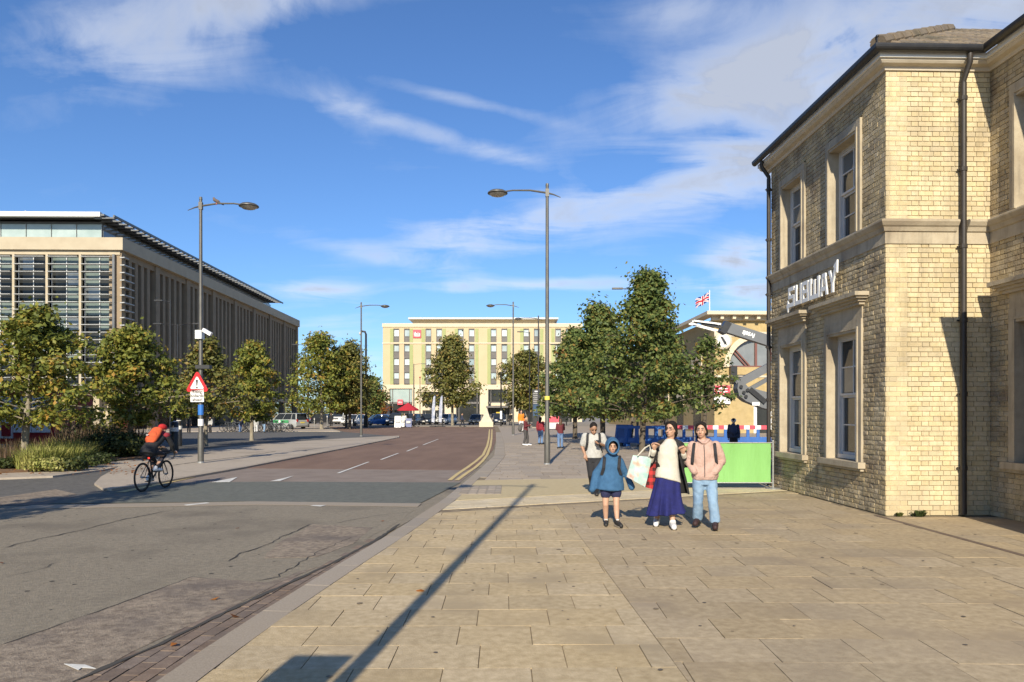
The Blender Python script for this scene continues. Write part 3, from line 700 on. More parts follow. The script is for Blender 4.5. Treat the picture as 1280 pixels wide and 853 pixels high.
def surround(M, u0, u1, z0, z1, low):
    mb = MB(); o = .15 if low else .13; zt = z1+.20
    for a, b in ((u0-o, u0), (u1, u1+o)):
        fbox(mb, M, a, b, -.30, .045, z0-.01, zt); 
    fbox(mb, M, u0, u1, -.30, .042, z1, zt)
    for a, b in ((u0-.04, u0-.001), (u1+.001, u1+.04)): fbox(mb, M, a, b, .045, .062, z0-.008, z1+.04)
    fbox(mb, M, u0-.04, u1+.04, .043, .060, z1+.041, z1+.075)
    p = mb.build('window_surround', STONE, bb)
    if low:
        hb = MB(); fbox(hb, M, u0-o, u1+o, -.03, .03, zt+.002, 3.42)
        for k, (z_, e) in enumerate(((3.40, .07), (3.45, .11), (3.495, .17), (3.53, .215))):
            fbox(hb, M, u0-o-e+.02, u1+o+e-.02, -.04, .03+e, z_, z_+(.05 if k < 3 else .065))
        hb.build('hood', STONE, bb)
        sb = MB(); fbox(sb, M, u0-o-.07, u1+o+.07, -.30, .13, z0-.11, z0-.011); fbox(sb, M, u0-o-.03, u1+o+.03, -.02, .07, z0-.16, z0-.112); sb.build('sill', STONE, bb)
    else:
        fbox(MB(), M, 0, 1, 0, 1, 0, 1)
        sb = MB(); fbox(sb, M, u0-.02, u1+.02, -.30, .02, z0-.05, z0); sb.build('sill', STONE, bb)
    return p
for q in W_LOW: sash(FS, *q, paint=GREYW); surround(FS, *q, True)
for q in W_UP: sash(FS, *q, paint=GREYW); surround(FS, *q, False)
for q in W_WL: sash(FW, *q, paint=GREYW); surround(FW, *q, True)
for q in W_WU: sash(FW, *q, paint=GREYW); surround(FW, *q, False)
# rainwater pipes
def downpipe(name, x, y, nx, ny, zt=7.12):
    mb = MB(); o = .085
    px, py = x+nx*o, y+ny*o
    mb.tube([(px, py, .03), (px, py, 6.74)], .045, 10)
    mb.tube([(px, py, 6.7), (px, py, 6.78), (x+nx*.24, y+ny*.24, 7.0), (x+nx*.24, y+ny*.24, 7.13)], .042, 10)
    p = mb.build(name, PIPE, bb, smooth=True)
    for z in (.75, 1.9, 3.05, 4.2, 5.4, 6.5): MB().lathe([(.046, -.03), (.056, -.03), (.056, .03), (.046, .03)], 10, (px, py, z)).b2(px-.075, px+.075, py-ny*.04-.012, py-ny*.04+.012, z-.012, z+.012).build('pipe_collar', PIPE, p)
    return p
downpipe('downpipe', 1.18, 0, 0, -1); downpipe('downpipe', 0, L_S-.06, -1, 0)
# wall lettering
sg = thing('wall_sign', 'white raised wall lettering above the ground floor windows of brick building', 'sign', bb.matrix_basis @ Vector((0, 0, 0)), BA)
sg.location = (5.84, 11.56, 0)
def letter(name, outlines, u0, z0, sx, sz, shear=0.0, thick=.03, off=.11):
    mb = MB(); MM = FS
    for pl in outlines:
        pts = [(u0+(x)*sx, z0+y*sz) for x, y in pl]; M = FS.copy()
        n = len(pts); ar = sum(pts[i][0]*pts[(i+1) % n][1]-pts[(i+1) % n][0]*pts[i][1] for i in range(n))
        if ar < 0: pts = pts[::-1]
        vs = [M @ Vector((x, off, z)) for x, z in pts]+[M @ Vector((x, off+thick, z)) for x, z in pts]
        mb.add(vs, [tuple(range(n)), tuple(range(n, 2*n))[::-1]]+[((i+1) % n, i, n+i, n+(i+1) % n) for i in range(n)])
    mb.build(name, WHITE, sg)
q = .23
Sx = [[(.06, 0), (1, 0), (1, .58), (1-q, .58), (1-q, .2), (.06, .2)], [(0, .42), (1-q, .42), (1-q, .6), (q, .6), (q, .8), (.94, .8), (.94, 1), (0, 1)], [(.06, .0), (.06, .2), (-.10, .38), (-.32, .08), (-.10, -.22)]]
Ux = [[(0, 0), (0, 1), (q, 1), (q, .2), (1-q, .2), (1-q, 1), (1, 1), (1, 0)]]
Bx = [[(0, 0), (0, 1), (q, 1), (q, 0)], [(q, .82), (q, 1), (.95, 1), (.95, .82)], [(q, .42), (q, .60), (.95, .60), (.95, .42)], [(q, 0), (q, .18), (1, .18), (1, 0)], [(.72, .6), (.72, .82), (.95, .82), (.95, .6)], [(.76, .18), (.76, .42), (1, .42), (1, .18)]]
Wx = [[(0, 0), (0, 1), (.18, 1), (.18, .2), (.41, .2), (.41, .9), (.59, .9), (.59, .2), (.82, .2), (.82, 1), (1, 1), (1, 0)]]
Ax = [[(0, 0), (.24, 0), (.42, .80), (.42, 1), (.28, 1)], [(1, 0), (.76, 0), (.58, .80), (.58, 1), (.72, 1)], [(.42, .80), (.58, .80), (.58, 1), (.42, 1)], [(.30, .20), (.70, .20), (.655, .40), (.345, .40)]]
Yx = [[(0, 1), (.26, 1), (.5, .62), (.62, .42), (.38, .42)], [(.38, .42), (.62, .42), (.62, 0), (.38, 0)], [(.5, .62), (.62, .42), (.98, .92), (.80, 1.05)], [(.66, 1.12), (1.12, .80), (1.16, 1.36)]]
LW = .295; u = L_S-3.46
for nm, sh, wd in (('letter', Sx, .29), ('letter', Ux, .29), ('letter', Bx, .28), ('letter', Wx, .42), ('letter', Ax, .29), ('letter', Yx, .29)):
    letter(nm, sh, u, 3.74, wd, .40); u += wd+.042
# unseen porch added on the wing, outline shaped to shade the front wall
cn = thing('shade_porch', 'unseen porch added on the wing beyond the right picture edge, shaped to shade the front wall', 'porch', (5.84, 11.56, 0), BA)
MB().prism([(0, 4.45), (1.18, 4.45), (.90, 3.3), (.86, .0), (0, 0)], frame((W_F, -2.5, 0), (-1, 0, 0), (0, -1, 0)), 1.6).build('shade_porch_body', STONE, cn)
# small weeds at the wall foot
def weeds(name, label, x, y, n, r, h, m=None, cat='plant'):
    mb = MB(); rr = random.Random(int(x*100))
    for i in range(n):
        a = rr.random()*6.28; d = rr.random()*r; hh = h*rr.uniform(.4, 1); px, py = math.cos(a)*d, math.sin(a)*d*.5
        t = Vector((math.cos(a), math.sin(a), 0)); s = Vector((-t.y, t.x, 0))*.012; p = Vector((px, py, 0)); q = p+t*hh*.5+Vector((0, 0, hh)); e = p+t*hh*.9+Vector((0, 0, hh*.7))
        mb.add([p-s, p+s, q+s*2, e, q-s*2], [(0, 1, 2, 4), (4, 2, 3)])
    o = mb.build(name, m or SHRUB, None, (x, y, 0)); tag(o, label, cat); return o
weeds('weed', 'small green weed at the wall foot beside the brick corner', 6.32, 11.50, 26, .10, .10)
weeds('weed', 'tiny weed nearest the brick corner, in the joint of wall and paving', 6.02, 11.51, 12, .06, .06)
# ================================================================ OFFICE BLOCK (left)
ob = thing('office_building', 'long stone office block with louvred glazed end, tall fins and oversailing flat roof', 'building', (-36.4, 68.7, 0), R(1.15))
OL, ZC0, ZC1 = 61.0, 16.75, 17.9          # long facade runs along +y at x=0; front runs to -x at y=0
o_ = MB(); o_.b2(-30, -1.2, 1.4, OL, 4.2, 16.7); o_.b2(-30, -4.5, 4.5, OL-2, 0, 4.2); o_.build('core', GLASSD, ob)
MB().b2(-30, .35, -.2, 1.2, ZC0, ZC1).b2(-1.2, .35, 1.2, OL+.3, ZC0, ZC1).b2(-30, -.05, .1, .9, 16.35, ZC0).build('cornice', OFFST, ob)
MB().b2(-30, -1.2, 1.2, OL, ZC0+.2, ZC1-.1).build('roof_deck', PLAZA, ob)
PW = 7.62
for i in range(9):
    y = i*PW+(0 if i else .0); MB().b2(-1.1, .05, y+(.2 if i == 0 else -.45), y+(.95 if i == 0 else .45), 4.0, ZC0).build('pier', OFFFIN, ob)
MB().b2(-1.15, .2, .2, OL+.2, 3.4, 4.0).build('ground_beam', OFFST, ob)
fin = MB().b2(-1.0, -.12, -.28, .28, 4.0, ZC0-.6).mesh('fin', OFFFIN)
pan = MB().b2(-.62, -.56, -.42, .42, 0, 2.55).mesh('pane', GLASSD)
for i in range(8):
    y0 = i*PW+(.95 if i == 0 else .45); y1 = (i+1)*PW-.45
    for k in range(1, 5): link('fin', fin, ob, (0, y0+(y1-y0)*k/5, 0))
    MB().b2(-.9, -.1, y0, y1, ZC0-.6, ZC0-.001).build('lintel', OFFFIN, ob)
    for k in range(5):
        for f in range(4):
            if i < 5 or k % 2: link('pane', pan, ob, (0, y0+(y1-y0)*(k+.5)/5, 4.3+f*3.05))
# glazed end with louvres
BW = 3.05; LOUV = mat('louvre_grey', (.42, .42, .40), (.36, .36, .345), 2, .5)
for i in range(9):
    x = -.55-BW*i-(0 if i else .0)
    MB().b2(x-.11, x+.11, -.12, .14, 3.6, 16.35).build('mullion', OFFST if i else ALUD, ob)
lou = MB().prism([(0, 0), (.42, .03), (.42, .085), (0, .06)], frame((-BW+.15, 0, 0), (0, -1, 0), (1, 0, 0)), BW-.3).mesh('louvre', LOUV)
lou2 = MB().prism([(0, 0), (.42, .03), (.42, .12), (0, .10)], frame((0, 0, 0), (1, 0, 0), (0, -1, 0)), 1).mesh('louvre', ALU)
for i in range(6):
    x = -.55-BW*i
    for k in range(18):
        z = 16.05-.70*k; link('louvre', lou, ob, (x, .06, z))
    for h in (0, 1):
        xa = x-.16-(BW-.3)/2*h; xb = xa-(BW-.34)/2
        for f in range(9):
            z1 = 16.3-1.4*f; z0 = z1-1.33
            m = [GLASSP, GLASSD, GLASSD, GLASSP, GLASSP, GLASSD, GLASSD, GLASSD, GLASSD][f] if random.random() < .7 else random.choice((GLASSD, GLASSD, GLASSP, GLASSB))
            MB().b2(xa, xb, .50, .56, z0, z1).build('pane', m, ob)
        MB().b2(xb-.04, xb+.03, .40, .5, 3.7, 16.3).build('glazing_bar', ALU, ob)
for k in range(18):                        # louvres return round the corner
    z = 16.05-.70*k; MB().prism([(0, 0), (.42, .03), (.42, .12), (0, .10)], frame((-.05, .15, 0), (1, 0, 0), (0, 1, 0)), 1.9 if k > 0 else .9).build('louvre', LOUV, ob).location = (-.03, 0, z)
# set back glass storey and oversailing roof
for i in range(11):
    x0 = -3.9-2.45*i; MB().b2(x0-2.38, x0, 4.2, 4.26, ZC1, 20.2).build('roof_pane', GLASSG, ob); MB().b2(x0-.03+.06, x0+.09-2.5+2.43, 4.1, 4.3, ZC1, 20.2).build('roof_mullion', ALU, ob)
for i in range(22):
    y0 = 4.3+2.45*i; MB().b2(-3.82, -3.76, y0, y0+2.36, ZC1, 20.2).build('roof_pane', GLASSB, ob)
MB().b2(-30, -3.95, 4.4, 58, 20.2, 20.5).build('roof_soffit', ALUD, ob)
MB().b2(-30, -3.2, 2.55, 3.0, 20.55, 21.0).build('roof_edge', ROOFW, ob); MB().b2(-30, -3.25, 3.0, 58.5, 20.7, 20.9).build('roof', ALUD, ob)
MB().beam((-3.0, 2.6, 20.72), (-3.0, 58.7, 20.72), .35, .18).build('roof_edge', ALUD, ob)
sl_ = MB().b2(-3.9, -1.9, -.16, .16, 20.42, 20.56).mesh('slat', ALUD)
for i in range(46): link('slat', sl_, ob, (0, 3.0+1.21*i, 0))
MB().beam((-1.9, 2.6, 20.6), (-1.9, 58.9, 20.6), .14, .22).build('roof_rail', ALUD, ob)
MB().b2(-12.5, -12.4, 6, 6.1, 20.9, 22).build('roof_mast', ALU, ob)
# ground floor in the shade of the overhang
for i, x in enumerate((-3, -6.2, -10, -14, -18, -22)): MB().b2(x-.35, x+.35, 1.4, 2.1, 0, 4.2).build('column', OFFST, ob)
for i, x in enumerate((-5.4, -9.0, -16.5)): MB().b2(x, x+2.6, 4.0, 4.2, 0, 3.4).build('wall_panel', OFFST, ob)
for i in range(1, 9): MB().b2(-.9, -.1, i*PW-.4, i*PW+.4, 0, 3.4).build('column', OFFFIN, ob)

# ================================================================ HOTEL (far, centre)
HY = 140.0; hs = HY/F
hx = lambda u: (u-U0)*hs
hz = lambda v: H+(V0-v)*hs
ht = thing('hotel_building', 'cream six storey hotel with green strips, grey window columns and set back top floor', 'building', (0, HY, 0))
X0, X1 = hx(478.5), hx(727.5)
cols_ = [495.5, 508.7, 535.5, 549, 576, 589.5, 617, 630.5, 657.7, 671, 697.7, 710.7]
cw = 7.4*hs/2
wins = []
zones = [(hz(428), hz(411)), (hz(480.5), hz(430.5))]
mb = MB(); xs = [X0]+[q for u in cols_ for q in (hx(u)-cw, hx(u)+cw)]+[X1]
for a, b in zip(xs[::2], xs[1::2]): mb.b2(a, b, 0, .5, hz(481), hz(409))
for u in cols_:
    a, b = hx(u)-cw, hx(u)+cw; mb.b2(a, b, 0, .5, zones[0][1], hz(409)); mb.b2(a, b, 0, .5, zones[1][1], zones[0][0])
mb.build('wall', HCRM, ht)
MB().b2(X0, X1, .5, 16, 0, hz(409)).build('core', GLASSD, ht)
MB().b2(X0-.1, X1+.1, -.15, 16, hz(409), hz(404.5)).b2(X0-.05, X1+.05, -.12, .0, hz(430), hz(428.3)).build('parapet', HPAL, ht)
MB().b2(hx(513), hx(695), 4, 14, hz(404.5), hz(397)).build('top_floor', HPAL, ht)
MB().b2(hx(508), hx(699), 2.4, 15, hz(397), hz(395)).build('roof', GREYW, ht)
for u in (492.7-3, 514.2, 529, 555.2, 570.3, 596, 611.2, 636.3, 652.3, 677.2, 691.2, 717):
    MB().b2(hx(u)-.32, hx(u)+.32, -.08, -.003, hz(480.5), hz(431)).b2(hx(u)-.32, hx(u)+.32, -.08, -.003, hz(428), hz(411)).build('green_strip', HGRN, ht)
for u in cols_:
    a, b = hx(u)-cw, hx(u)+cw
    for (zb, zt) in ((428, 411.5), (446.5, 431), (463.5, 448), (480, 465.5)):
        z0, z1 = hz(zb), hz(zt); zm = z0+(z1-z0)*.44
        fr = MB().b2(a, a+.12, .12, .4, z0, z1).b2(b-.12, b, .12, .4, z0, z1).b2(a+.12, b-.12, .12, .4, z1-.12, z1).b2(a+.12, b-.12, .12, .4, zm-.05, zm+.05).b2(a+.12, b-.12, .12, .4, z0, z0+.1).build('window', HGRY, ht)
        MB().b2(a+.12, b-.12, .26, .3, zm+.05, z1-.12).build('pane', HGLS, fr); MB().b2(a+.12, b-.12, .2, .34, z0+.1, zm-.05).build('panel', HGRY, fr)
    for (zb, zt) in ((448, 446.5), (465.5, 463.5)): MB().b2(a, b, .05, .45, hz(zb), hz(zt)).build('panel', HGRY, ht)
# pale ground storey with glazed openings
op = [(487, 515.5, 486, 526), (528, 556, 490, 526), (570, 600, 490, 526), (610, 637, 487, 526), (648, 676, 490, 526), (690, 715, 490, 526)]
mb = MB(); xs = [X0]+[hx(q) for o in op for q in o[:2]]+[X1]
for a, b in zip(xs[::2], xs[1::2]): mb.b2(a, b, -.1, .5, -.05, hz(481))
for a, b, t, bt in op: mb.b2(hx(a), hx(b), -.1, .5, hz(t), hz(481))
mb.build('ground_storey', HPAL, ht)
for a, b, t, bt in op:
    fr = MB(); xa, xb = hx(a), hx(b)
    for x in (xa+.05, xa+.55, xb-.55, xb-.05): fr.b2(x-.07, x+.07, .1, .3, 0, hz(t))
    fr.b2(xa, xb, .1, .32, hz(505), hz(502.6)); fo = fr.build('shopfront', HGRY, ht)
    big = GLASSG if a < 500 else GLASSD
    for x0, x1 in ((xa+.12, xa+.48), (xa+.62, xb-.62), (xb-.48, xb-.12)):
        MB().b2(x0, x1, .2, .24, hz(502.6), hz(t)).build('pane', big, fo); MB().b2(x0, x1, .2, .24, 0, hz(505)).build('pane', GLASSD, fo)
MB().b2(hx(614), hx(633), -.9, -.1, hz(507.5), hz(504)).build('fascia_sign', HPAL, ht)
MB().b2(hx(608), hx(640), -2.2, -.1, hz(510), hz(508)).build('entrance_canopy', HGRY, ht)
hsgn = thing('hotel_sign', 'red square sign with white lettering near top of cream hotel wall', 'sign', (hx(521.5), HY-.12, hz(417.5)))
MB().b2(-.75, .75, -.1, .1, -.75, .75).build('sign_panel', REDL, hsgn); text('lettering', 'ibis', .95, WHITE, hsgn, (0, -.105, -.05), depth=.01, bold=.015); MB().b2(-.5, .5, -.12, -.1, -.5, -.4).build('underline', WHITE, hsgn)
ds = thing('door_sign', 'small red sign over the hotel corner glazing above red parasol', 'sign', (hx(500.5), HY-.25, hz(503)))
MB().b2(-.5, .5, -.08, .08, -.5, .5).build('sign_panel', REDL, ds); text('lettering', 'ibis', .55, WHITE, ds, (0, -.085, 0), depth=.01)

# ================================================================ STATION BUILDING (right, behind the trees)
SY = 60.0; ss = SY/F
sx = lambda u: (u-U0)*ss
sz = lambda v: H+(V0-v)*ss
st = thing('station_building', 'yellow brick station with bracketed cornice and big arched window', 'building', (sx(893), SY, 0), R(1.4))
BRK = mat('station_brick', (.46, .345, .165), (.37, .275, .125), 3, .9, .3, 20, c3=(.41, .31, .155), s3=.5)
SW = 22.0; ZT = sz(391)
ax0, axr, az = sx(946.5)-sx(893), 0, sz(459)     # centre and spring of the big arch
ar = sx(946.5)-sx(911)
def arch_wall(mb, x0, x1, y0, y1, z0, z1, cx, zs, r):
    n = 20; t = [math.pi*i/n for i in range(n+1)]
    pts = [(cx-r*math.cos(q), zs+r*math.sin(q)) for q in t]
    for (xa, za), (xb, zb) in zip(pts, pts[1:]):
        vs = [(xa, y0, za), (xb, y0, zb), (xb, y0, z1), (xa, y0, z1), (xa, y1, za), (xb, y1, zb), (xb, y1, z1), (xa, y1, z1)]
        mb.add(vs, [(0, 1, 2, 3), (7, 6, 5, 4), (1, 0, 4, 5)])
    mb.b2(x0, cx-r, y0, y1, z0, z1); mb.b2(cx+r, x1, y0, y1, z0, z1); mb.b2(cx-r, cx+r, y0, y1, z0, zs)
w_ = MB(); arch_wall(w_, 0, 9.5, 0, .6, 0, ZT-.5, ax0, az, ar); w_.b2(9.5, SW, 0, .6, 0, ZT-.5); w_.build('front_wall', BRK, st)
MB().b2(0.0, .6, .6, 55, 0, ZT-.5).build('side_wall', BRK, st)
MB().b2(.6, SW, 1.2, 55, 0, ZT-.6).build('core', GLASSD, st)
a_ = MB(); n = 20
for i in range(n):
    t0, t1 = math.pi*i/n, math.pi*(i+1)/n-.004; q = []
    for y in (-.12, .0):
        for r, t in ((ar-.02, t0), (ar-.02, t1), (ar+.42, t1), (ar+.42, t0)): q.append((ax0-r*math.cos(t), y, az+r*math.sin(t)))
    MB().add(q, [(3, 2, 1, 0), (4, 5, 6, 7), (0, 1, 5, 4), (1, 2, 6, 5), (2, 3, 7, 6), (3, 0, 4, 7)]).build('arch_stone', HPAL, st)
wf = MB(); wf.b2(ax0-ar, ax0+ar, .15, .4, az-.1, az+.12)
wf.beam((ax0-ar*.82, .28, az+ar*.55), (ax0-ar*.35, .28, az+.1), .2, .11); wf.beam((ax0-ar*.74, .28, az+ar*.62), (ax0-ar*.22, .28, az+.1), .2, .11)
for x in (0, .5): wf.b2(ax0+ar*x-.09, ax0+ar*x+.09, .18, .38, az+.1, az+ar*(1-x*x)**.5*.98)
wfo = wf.build('arch_window', mat('red_brown_frame', (.16, .06, .045), rough=.5), st)
pl = [(ax0-(ar-.01)*math.cos(math.pi*i/20), az+(ar-.01)*math.sin(math.pi*i/20)) for i in range(21)]
MB().prism(pl, frame((0, .36, 0), (1, 0, 0), (0, 1, 0)), .03).build('pane', mat('arch_pane', (.17, .185, .19), (.22, .235, .24), 1, .3), wfo)
MB().b2(-.9, SW, -1.1, .0, ZT-.28, ZT).b2(-.9, 0, 0, 55, ZT-.28, ZT).b2(-.3, SW, -.35, -.001, ZT-.65, ZT-.28).build('cornice', HPAL, st)
br = MB().b2(-.13, .13, -.8, -.36, ZT-.6, ZT-.29).mesh('bracket', HPAL)
for i in range(12): link('bracket', br, st, (.4+.98*i, 0, 0))
MB().b2(-.02, SW, -.06, -.001, sz(421), sz(415)).b2(0, SW, -.06, -.001, sz(472), sz(469.5)).build('band', STONEP, st)
for x0 in (9.2, 12.5): MB().b2(x0-2.4, x0, -.05, .1, 0, 3).build('doorway', GLASSD, st)
drs = MB().b2(3.2, 3.45, -.06, .02, 0, 2.9).b2(4.5, 4.7, -.06, .02, 0, 2.9).b2(3.2, 4.7, -.06, .02, 2.9, 3.05).build('door_frame', WHITE, st); MB().b2(3.45, 4.5, -.02, .03, 0, 2.9).build('door', GLASSD, drs)
for yy in (5, 11, 17, 23, 29, 35):
    aw = MB(); arch_wall(aw, -1.6, 1.6, -.12, .0, 2.4, 6.6, 0, 5.0, 1.25); o = aw.build('side_arch', HPAL, st, (-.01, yy, 0)); o.rotation_euler = (0, 0, R(-90))
    MB().b2(-.03, .0, yy-1.2, yy+1.2, .5, 6).build('side_window', GLASSD, st)
for i, (uu, vv) in enumerate(((903, 426.5),)):
    rd = thing('roundel', 'round stone shield plaque high on the station front', 'plaque', (sx(uu), SY-.25, sz(vv)), R(1.4))
    Mx = Matrix.Rotation(R(90), 3, 'X'); MB().lathe([(0.01, .12), (.58, .12), (.70, .06), (.70, -.2), (0.01, -.2)], 24, M=Mx).build('rim', STONEP, rd)
    MB().lathe([(.01, .13), (.50, .13), (.50, .10), (.01, .10)], 20, M=Mx).build('face', WHITE, rd)
    MB().prism([(-.28, .3), (.28, .3), (.28, -.05), (0, -.38), (-.28, -.05)], frame((0, -.16, 0), (1, 0, 0), (0, 1, 0)), .03).build('shield', GREYW, rd); MB().prism([(-.3, .32), (-.12, .32), (.22, -.2), (.08, -.34)], frame((0, -.18, 0), (1, 0, 0), (0, 1, 0)), .02).build('bend', BLACK, rd)
rs_ = thing('rail_sign', 'red and white square sign on the station wall', 'sign', (sx(902), SY-.15, sz(493.5)), R(1.4))
MB().b2(-.65, .65, -.05, .05, -.75, .75).build('sign_panel', WHITE, rs_); MB().b2(-.64, .64, -.07, -.05, -.02, .74).build('red_field', REDL, rs_)
mm = MB().b2(-.42, .42, -.09, -.07, .44, .51).b2(-.42, .42, -.09, -.07, .22, .29).beam((-.2, -.081, .3), (.12, -.081, .43), .02, .07).beam((-.2, -.084, .50), (.14, -.084, .64), .02, .06).beam((-.12, -.084, .07), (.22, -.084, .22), .02, .06).build('rail_arrows', WHITE, rs_)
text('lettering', 'Cambridge', .20, BLACK, rs_, (0, -.052, -.36), depth=.004)
wl_ = thing('wall_lantern', 'black lantern bracket on the station wall beside tree tips', 'lantern', (sx(915), SY-.3, sz(467)), 0)
MB().b2(-.25, .25, -.3, .25, -.55, .55).build('lantern_box', BLACK, wl_); MB().b2(-.04, .04, -.02, .28, .55, .62).b2(.2, 1.2, -.05, .05, -.2, -.12).build('bracket', BLACK, wl_)
# flag on its pole
FY = 62.0; fp = at(887, 392, FY)
fl = thing('flag', 'red white and blue crossed flag flying from white pole on station roof', 'flag', (fp.x, FY, 0))
MB().tube([(0, 0, ZT-.2), (0, 0, at(0, 363, FY).z)], [.05, .035], 8).build('flagpole', WHITE, fl)
nx_, nz_ = 48, 30; FWd, FHt = 1.30, .78; fx = MB(); zt = at(0, 366, FY).z; vs = []
for j in range(nz_+1):
    for i in range(nx_+1):
        a, b = i/nx_, j/nz_; vs.append((-.05-a*FWd*.86, .16*math.sin(a*7+b)*a-.1*a, zt-FHt+b*FHt-.45*a-.12*a*a+.05*math.sin(a*9)))
fx.v = vs
for j in range(nz_):
    for i in range(nx_):
        a, b = (i+.5)/nx_*2-1, (j+.5)/nz_*2-1; X, Y = a*1.5, b
        d1 = abs(X-1.5*Y)/1.8; d2 = abs(X+1.5*Y)/1.8; mi = 2
        if min(d1, d2) < .17: mi = 1
        if min(d1, d2) < .06: mi = 0
        if abs(X) < .30 or abs(Y) < .30: mi = 1
        if abs(X) < .19 or abs(Y) < .19: mi = 0
        k = j*(nx_+1)+i; fx.f.append((k, k+1, k+nx_+2, k+nx_+1)); fx.m.append(mi)
fx.build('flag_cloth', [REDC, WHITE, mat('flag_blue', (.012, .03, .16), rough=.8)], fl, smooth=True)
# ================================================================ TREES
def leaf_mesh(name, P, Nn, size, m, asp=.75):
    """P centres, Nn normals, one bent leaf (two triangles) each"""
    n = len(P); t = rng.normal(size=(n, 3)); t -= (t*Nn).sum(1)[:, None]*Nn; t /= np.linalg.norm(t, axis=1)[:, None]+1e-9
    b = np.cross(Nn, t); s = size[:, None]
    v = np.empty((n, 4, 3)); v[:, 0] = P-t*s*.6; v[:, 1] = P+b*s*asp*.5-Nn*s*.12; v[:, 2] = P+t*s*.6; v[:, 3] = P-b*s*asp*.5-Nn*s*.12
    me = bpy.data.meshes.new(name); me.vertices.add(n*4); me.vertices.foreach_set('co', v.reshape(-1))
    idx = np.arange(n*4).reshape(n, 4); tri = np.stack([idx[:, [0, 1, 2]], idx[:, [0, 2, 3]]], 1).reshape(-1)
    me.loops.add(n*6); me.loops.foreach_set('vertex_index', tri.astype(np.int32)); me.polygons.add(n*2)
    me.polygons.foreach_set('loop_start', np.arange(0, n*6, 3, dtype=np.int32)); me.polygons.foreach_set('loop_total', np.full(n*2, 3, np.int32))
    me.update(); me.validate(); me.materials.append(m); return me
def tree(label, x, y, ht, base, rad, m, bark, seed, n=7000, leaf=.13, trunk=.10, group=None, prof='cone', clump=.42, z0=0, off=(0, 0), dens=1.0, nl=38, low=1.0):
    rr = np.random.default_rng(seed); t = thing('street_tree', label, 'tree', (x, y, z0), 0, group)
    tr = MB(); bend = rr.normal(size=2)*.10
    axis = lambda h: Vector((bend[0]*(h/ht)**2*1.2+off[0]*(h/ht), bend[1]*(h/ht)**2+off[1]*(h/ht), h))
    hs_ = [0, .12, base*.5, base]+list(np.linspace(base, ht*.93, 6)[1:])
    tr.tube([axis(h) for h in hs_], [trunk*1.35 if h == 0 else trunk*(1.08 if h < .2 else 1) if h <= base else trunk*max(.12, 1-(h-base)/(ht-base)) for h in hs_], 10)
    Ps = []; Ns = []; Ss = []
    per = n//nl
    for i in range(nl):
        f = (i+.5)/nl; f = f**.85; h = base+(ht-base)*f
        if prof == 'cone': r = rad*min(1, (f/.16)**.5*low)*(1-f)**.68*1.12
        elif prof == 'broad': r = rad*min(1, (f/.14)**.5*low)*max(.10, (1-f)**.95)*1.12
        elif prof == 'round': r = rad*math.sqrt(max(.02, 1-(2*f-.85)**2*.78))
        else: r = rad*(.35+.65*math.sin(math.pi*min(1, f*1.1)))
        r *= rr.uniform(.58, 1.2); az = i*2.39996+rr.uniform(-.4, .4); rise = rr.uniform(.12, .5)*r*(.5+f)
        p0 = axis(max(base*.8, h-rise)); d = Vector((math.cos(az), math.sin(az), 0)); tip = p0+d*r+Vector((0, 0, rise))
        mid = p0+d*r*.5+Vector((0, 0, rise*.65))
        tr.tube([p0, mid, tip], [trunk*.34*(1-f*.6), trunk*.22*(1-f*.6), .012], 5)
        for c in range(4):
            q = (.30, .58, .82, 1.0)[c]; cc = np.array(p0.lerp(tip, q))+rr.normal(size=3)*.10*r; k = max(4, int(per*(.14, .26, .34, .26)[c]))
            sg_ = clump*(.8+.5*rr.random())*(.75 if c == 3 else 1)*np.array((1, 1, .55))
            P = cc+rr.normal(size=(k, 3))*sg_*.62; P[:, 2] -= .10*np.abs(P[:, :2]-cc[:2]).sum(1)
            Nn = (P-cc)/clump*.6+np.array((0, 0, .75))+rr.normal(size=(k, 3))*.55; Nn /= np.linalg.norm(Nn, axis=1)[:, None]
            Ps.append(P); Ns.append(Nn); Ss.append(leaf*rr.uniform(.65, 1.3, k))
    k = max(8, int(per*1.0)); cc = np.array(axis(ht*.93)); P = cc+rr.normal(size=(k, 3))*np.array((.13*rad, .13*rad, .055*ht)); Nn = rr.normal(size=(k, 3))*.6+np.array((0, 0, .7)); Nn /= np.linalg.norm(Nn, axis=1)[:, None]
    Ps.append(P); Ns.append(Nn); Ss.append(leaf*rr.uniform(.65, 1.2, k))
    P = np.concatenate(Ps); keep = P[:, 2] > base*.78; 
    tr.build('trunk', bark, t, smooth=True)
    link('crown', leaf_mesh('crown', P[keep], np.concatenate(Ns)[keep], np.concatenate(Ss)[keep], m), t)
    return t
GL = 'young plane trees along the left planting bed'
tree('yellow green street tree with pale trunk rising from the pale grass bed', -14.8, 22.4, 4.75, 1.4, 2.4, LEAFY, BARK, 11, 8500, .14, .10, GL, 'cone', .33, off=(.35, 0))
tree('yellow green street tree behind the cyclist, between red hoarding and sign post', -14.75, 28.6, 4.85, 1.4, 2.6, LEAFY, BARK, 12, 9500, .15, .10, GL, 'cone', .34)
tree('thin orange tipped street tree right behind the warning sign post', -14.9, 36.0, 5.1, 1.5, 1.8, LEAFB, BARK, 13, 5500, .16, .10, GL, 'cone', .34)
tree('green street tree with pointed top beside the green and silver van', -15.3, 43.5, 5.7, 1.35, 2.2, LEAFY, BARK, 14, 8500, .17, .11, GL, 'cone', .37)
G2 = 'large trees at the far end of the left pavement'
tree('tall pale green tree at the office corner, behind black lamp post', -19.3, 75, 9.6, 2.2, 3.1, LEAFY, BARK, 15, 8000, .27, .16, G2, 'round', .75)
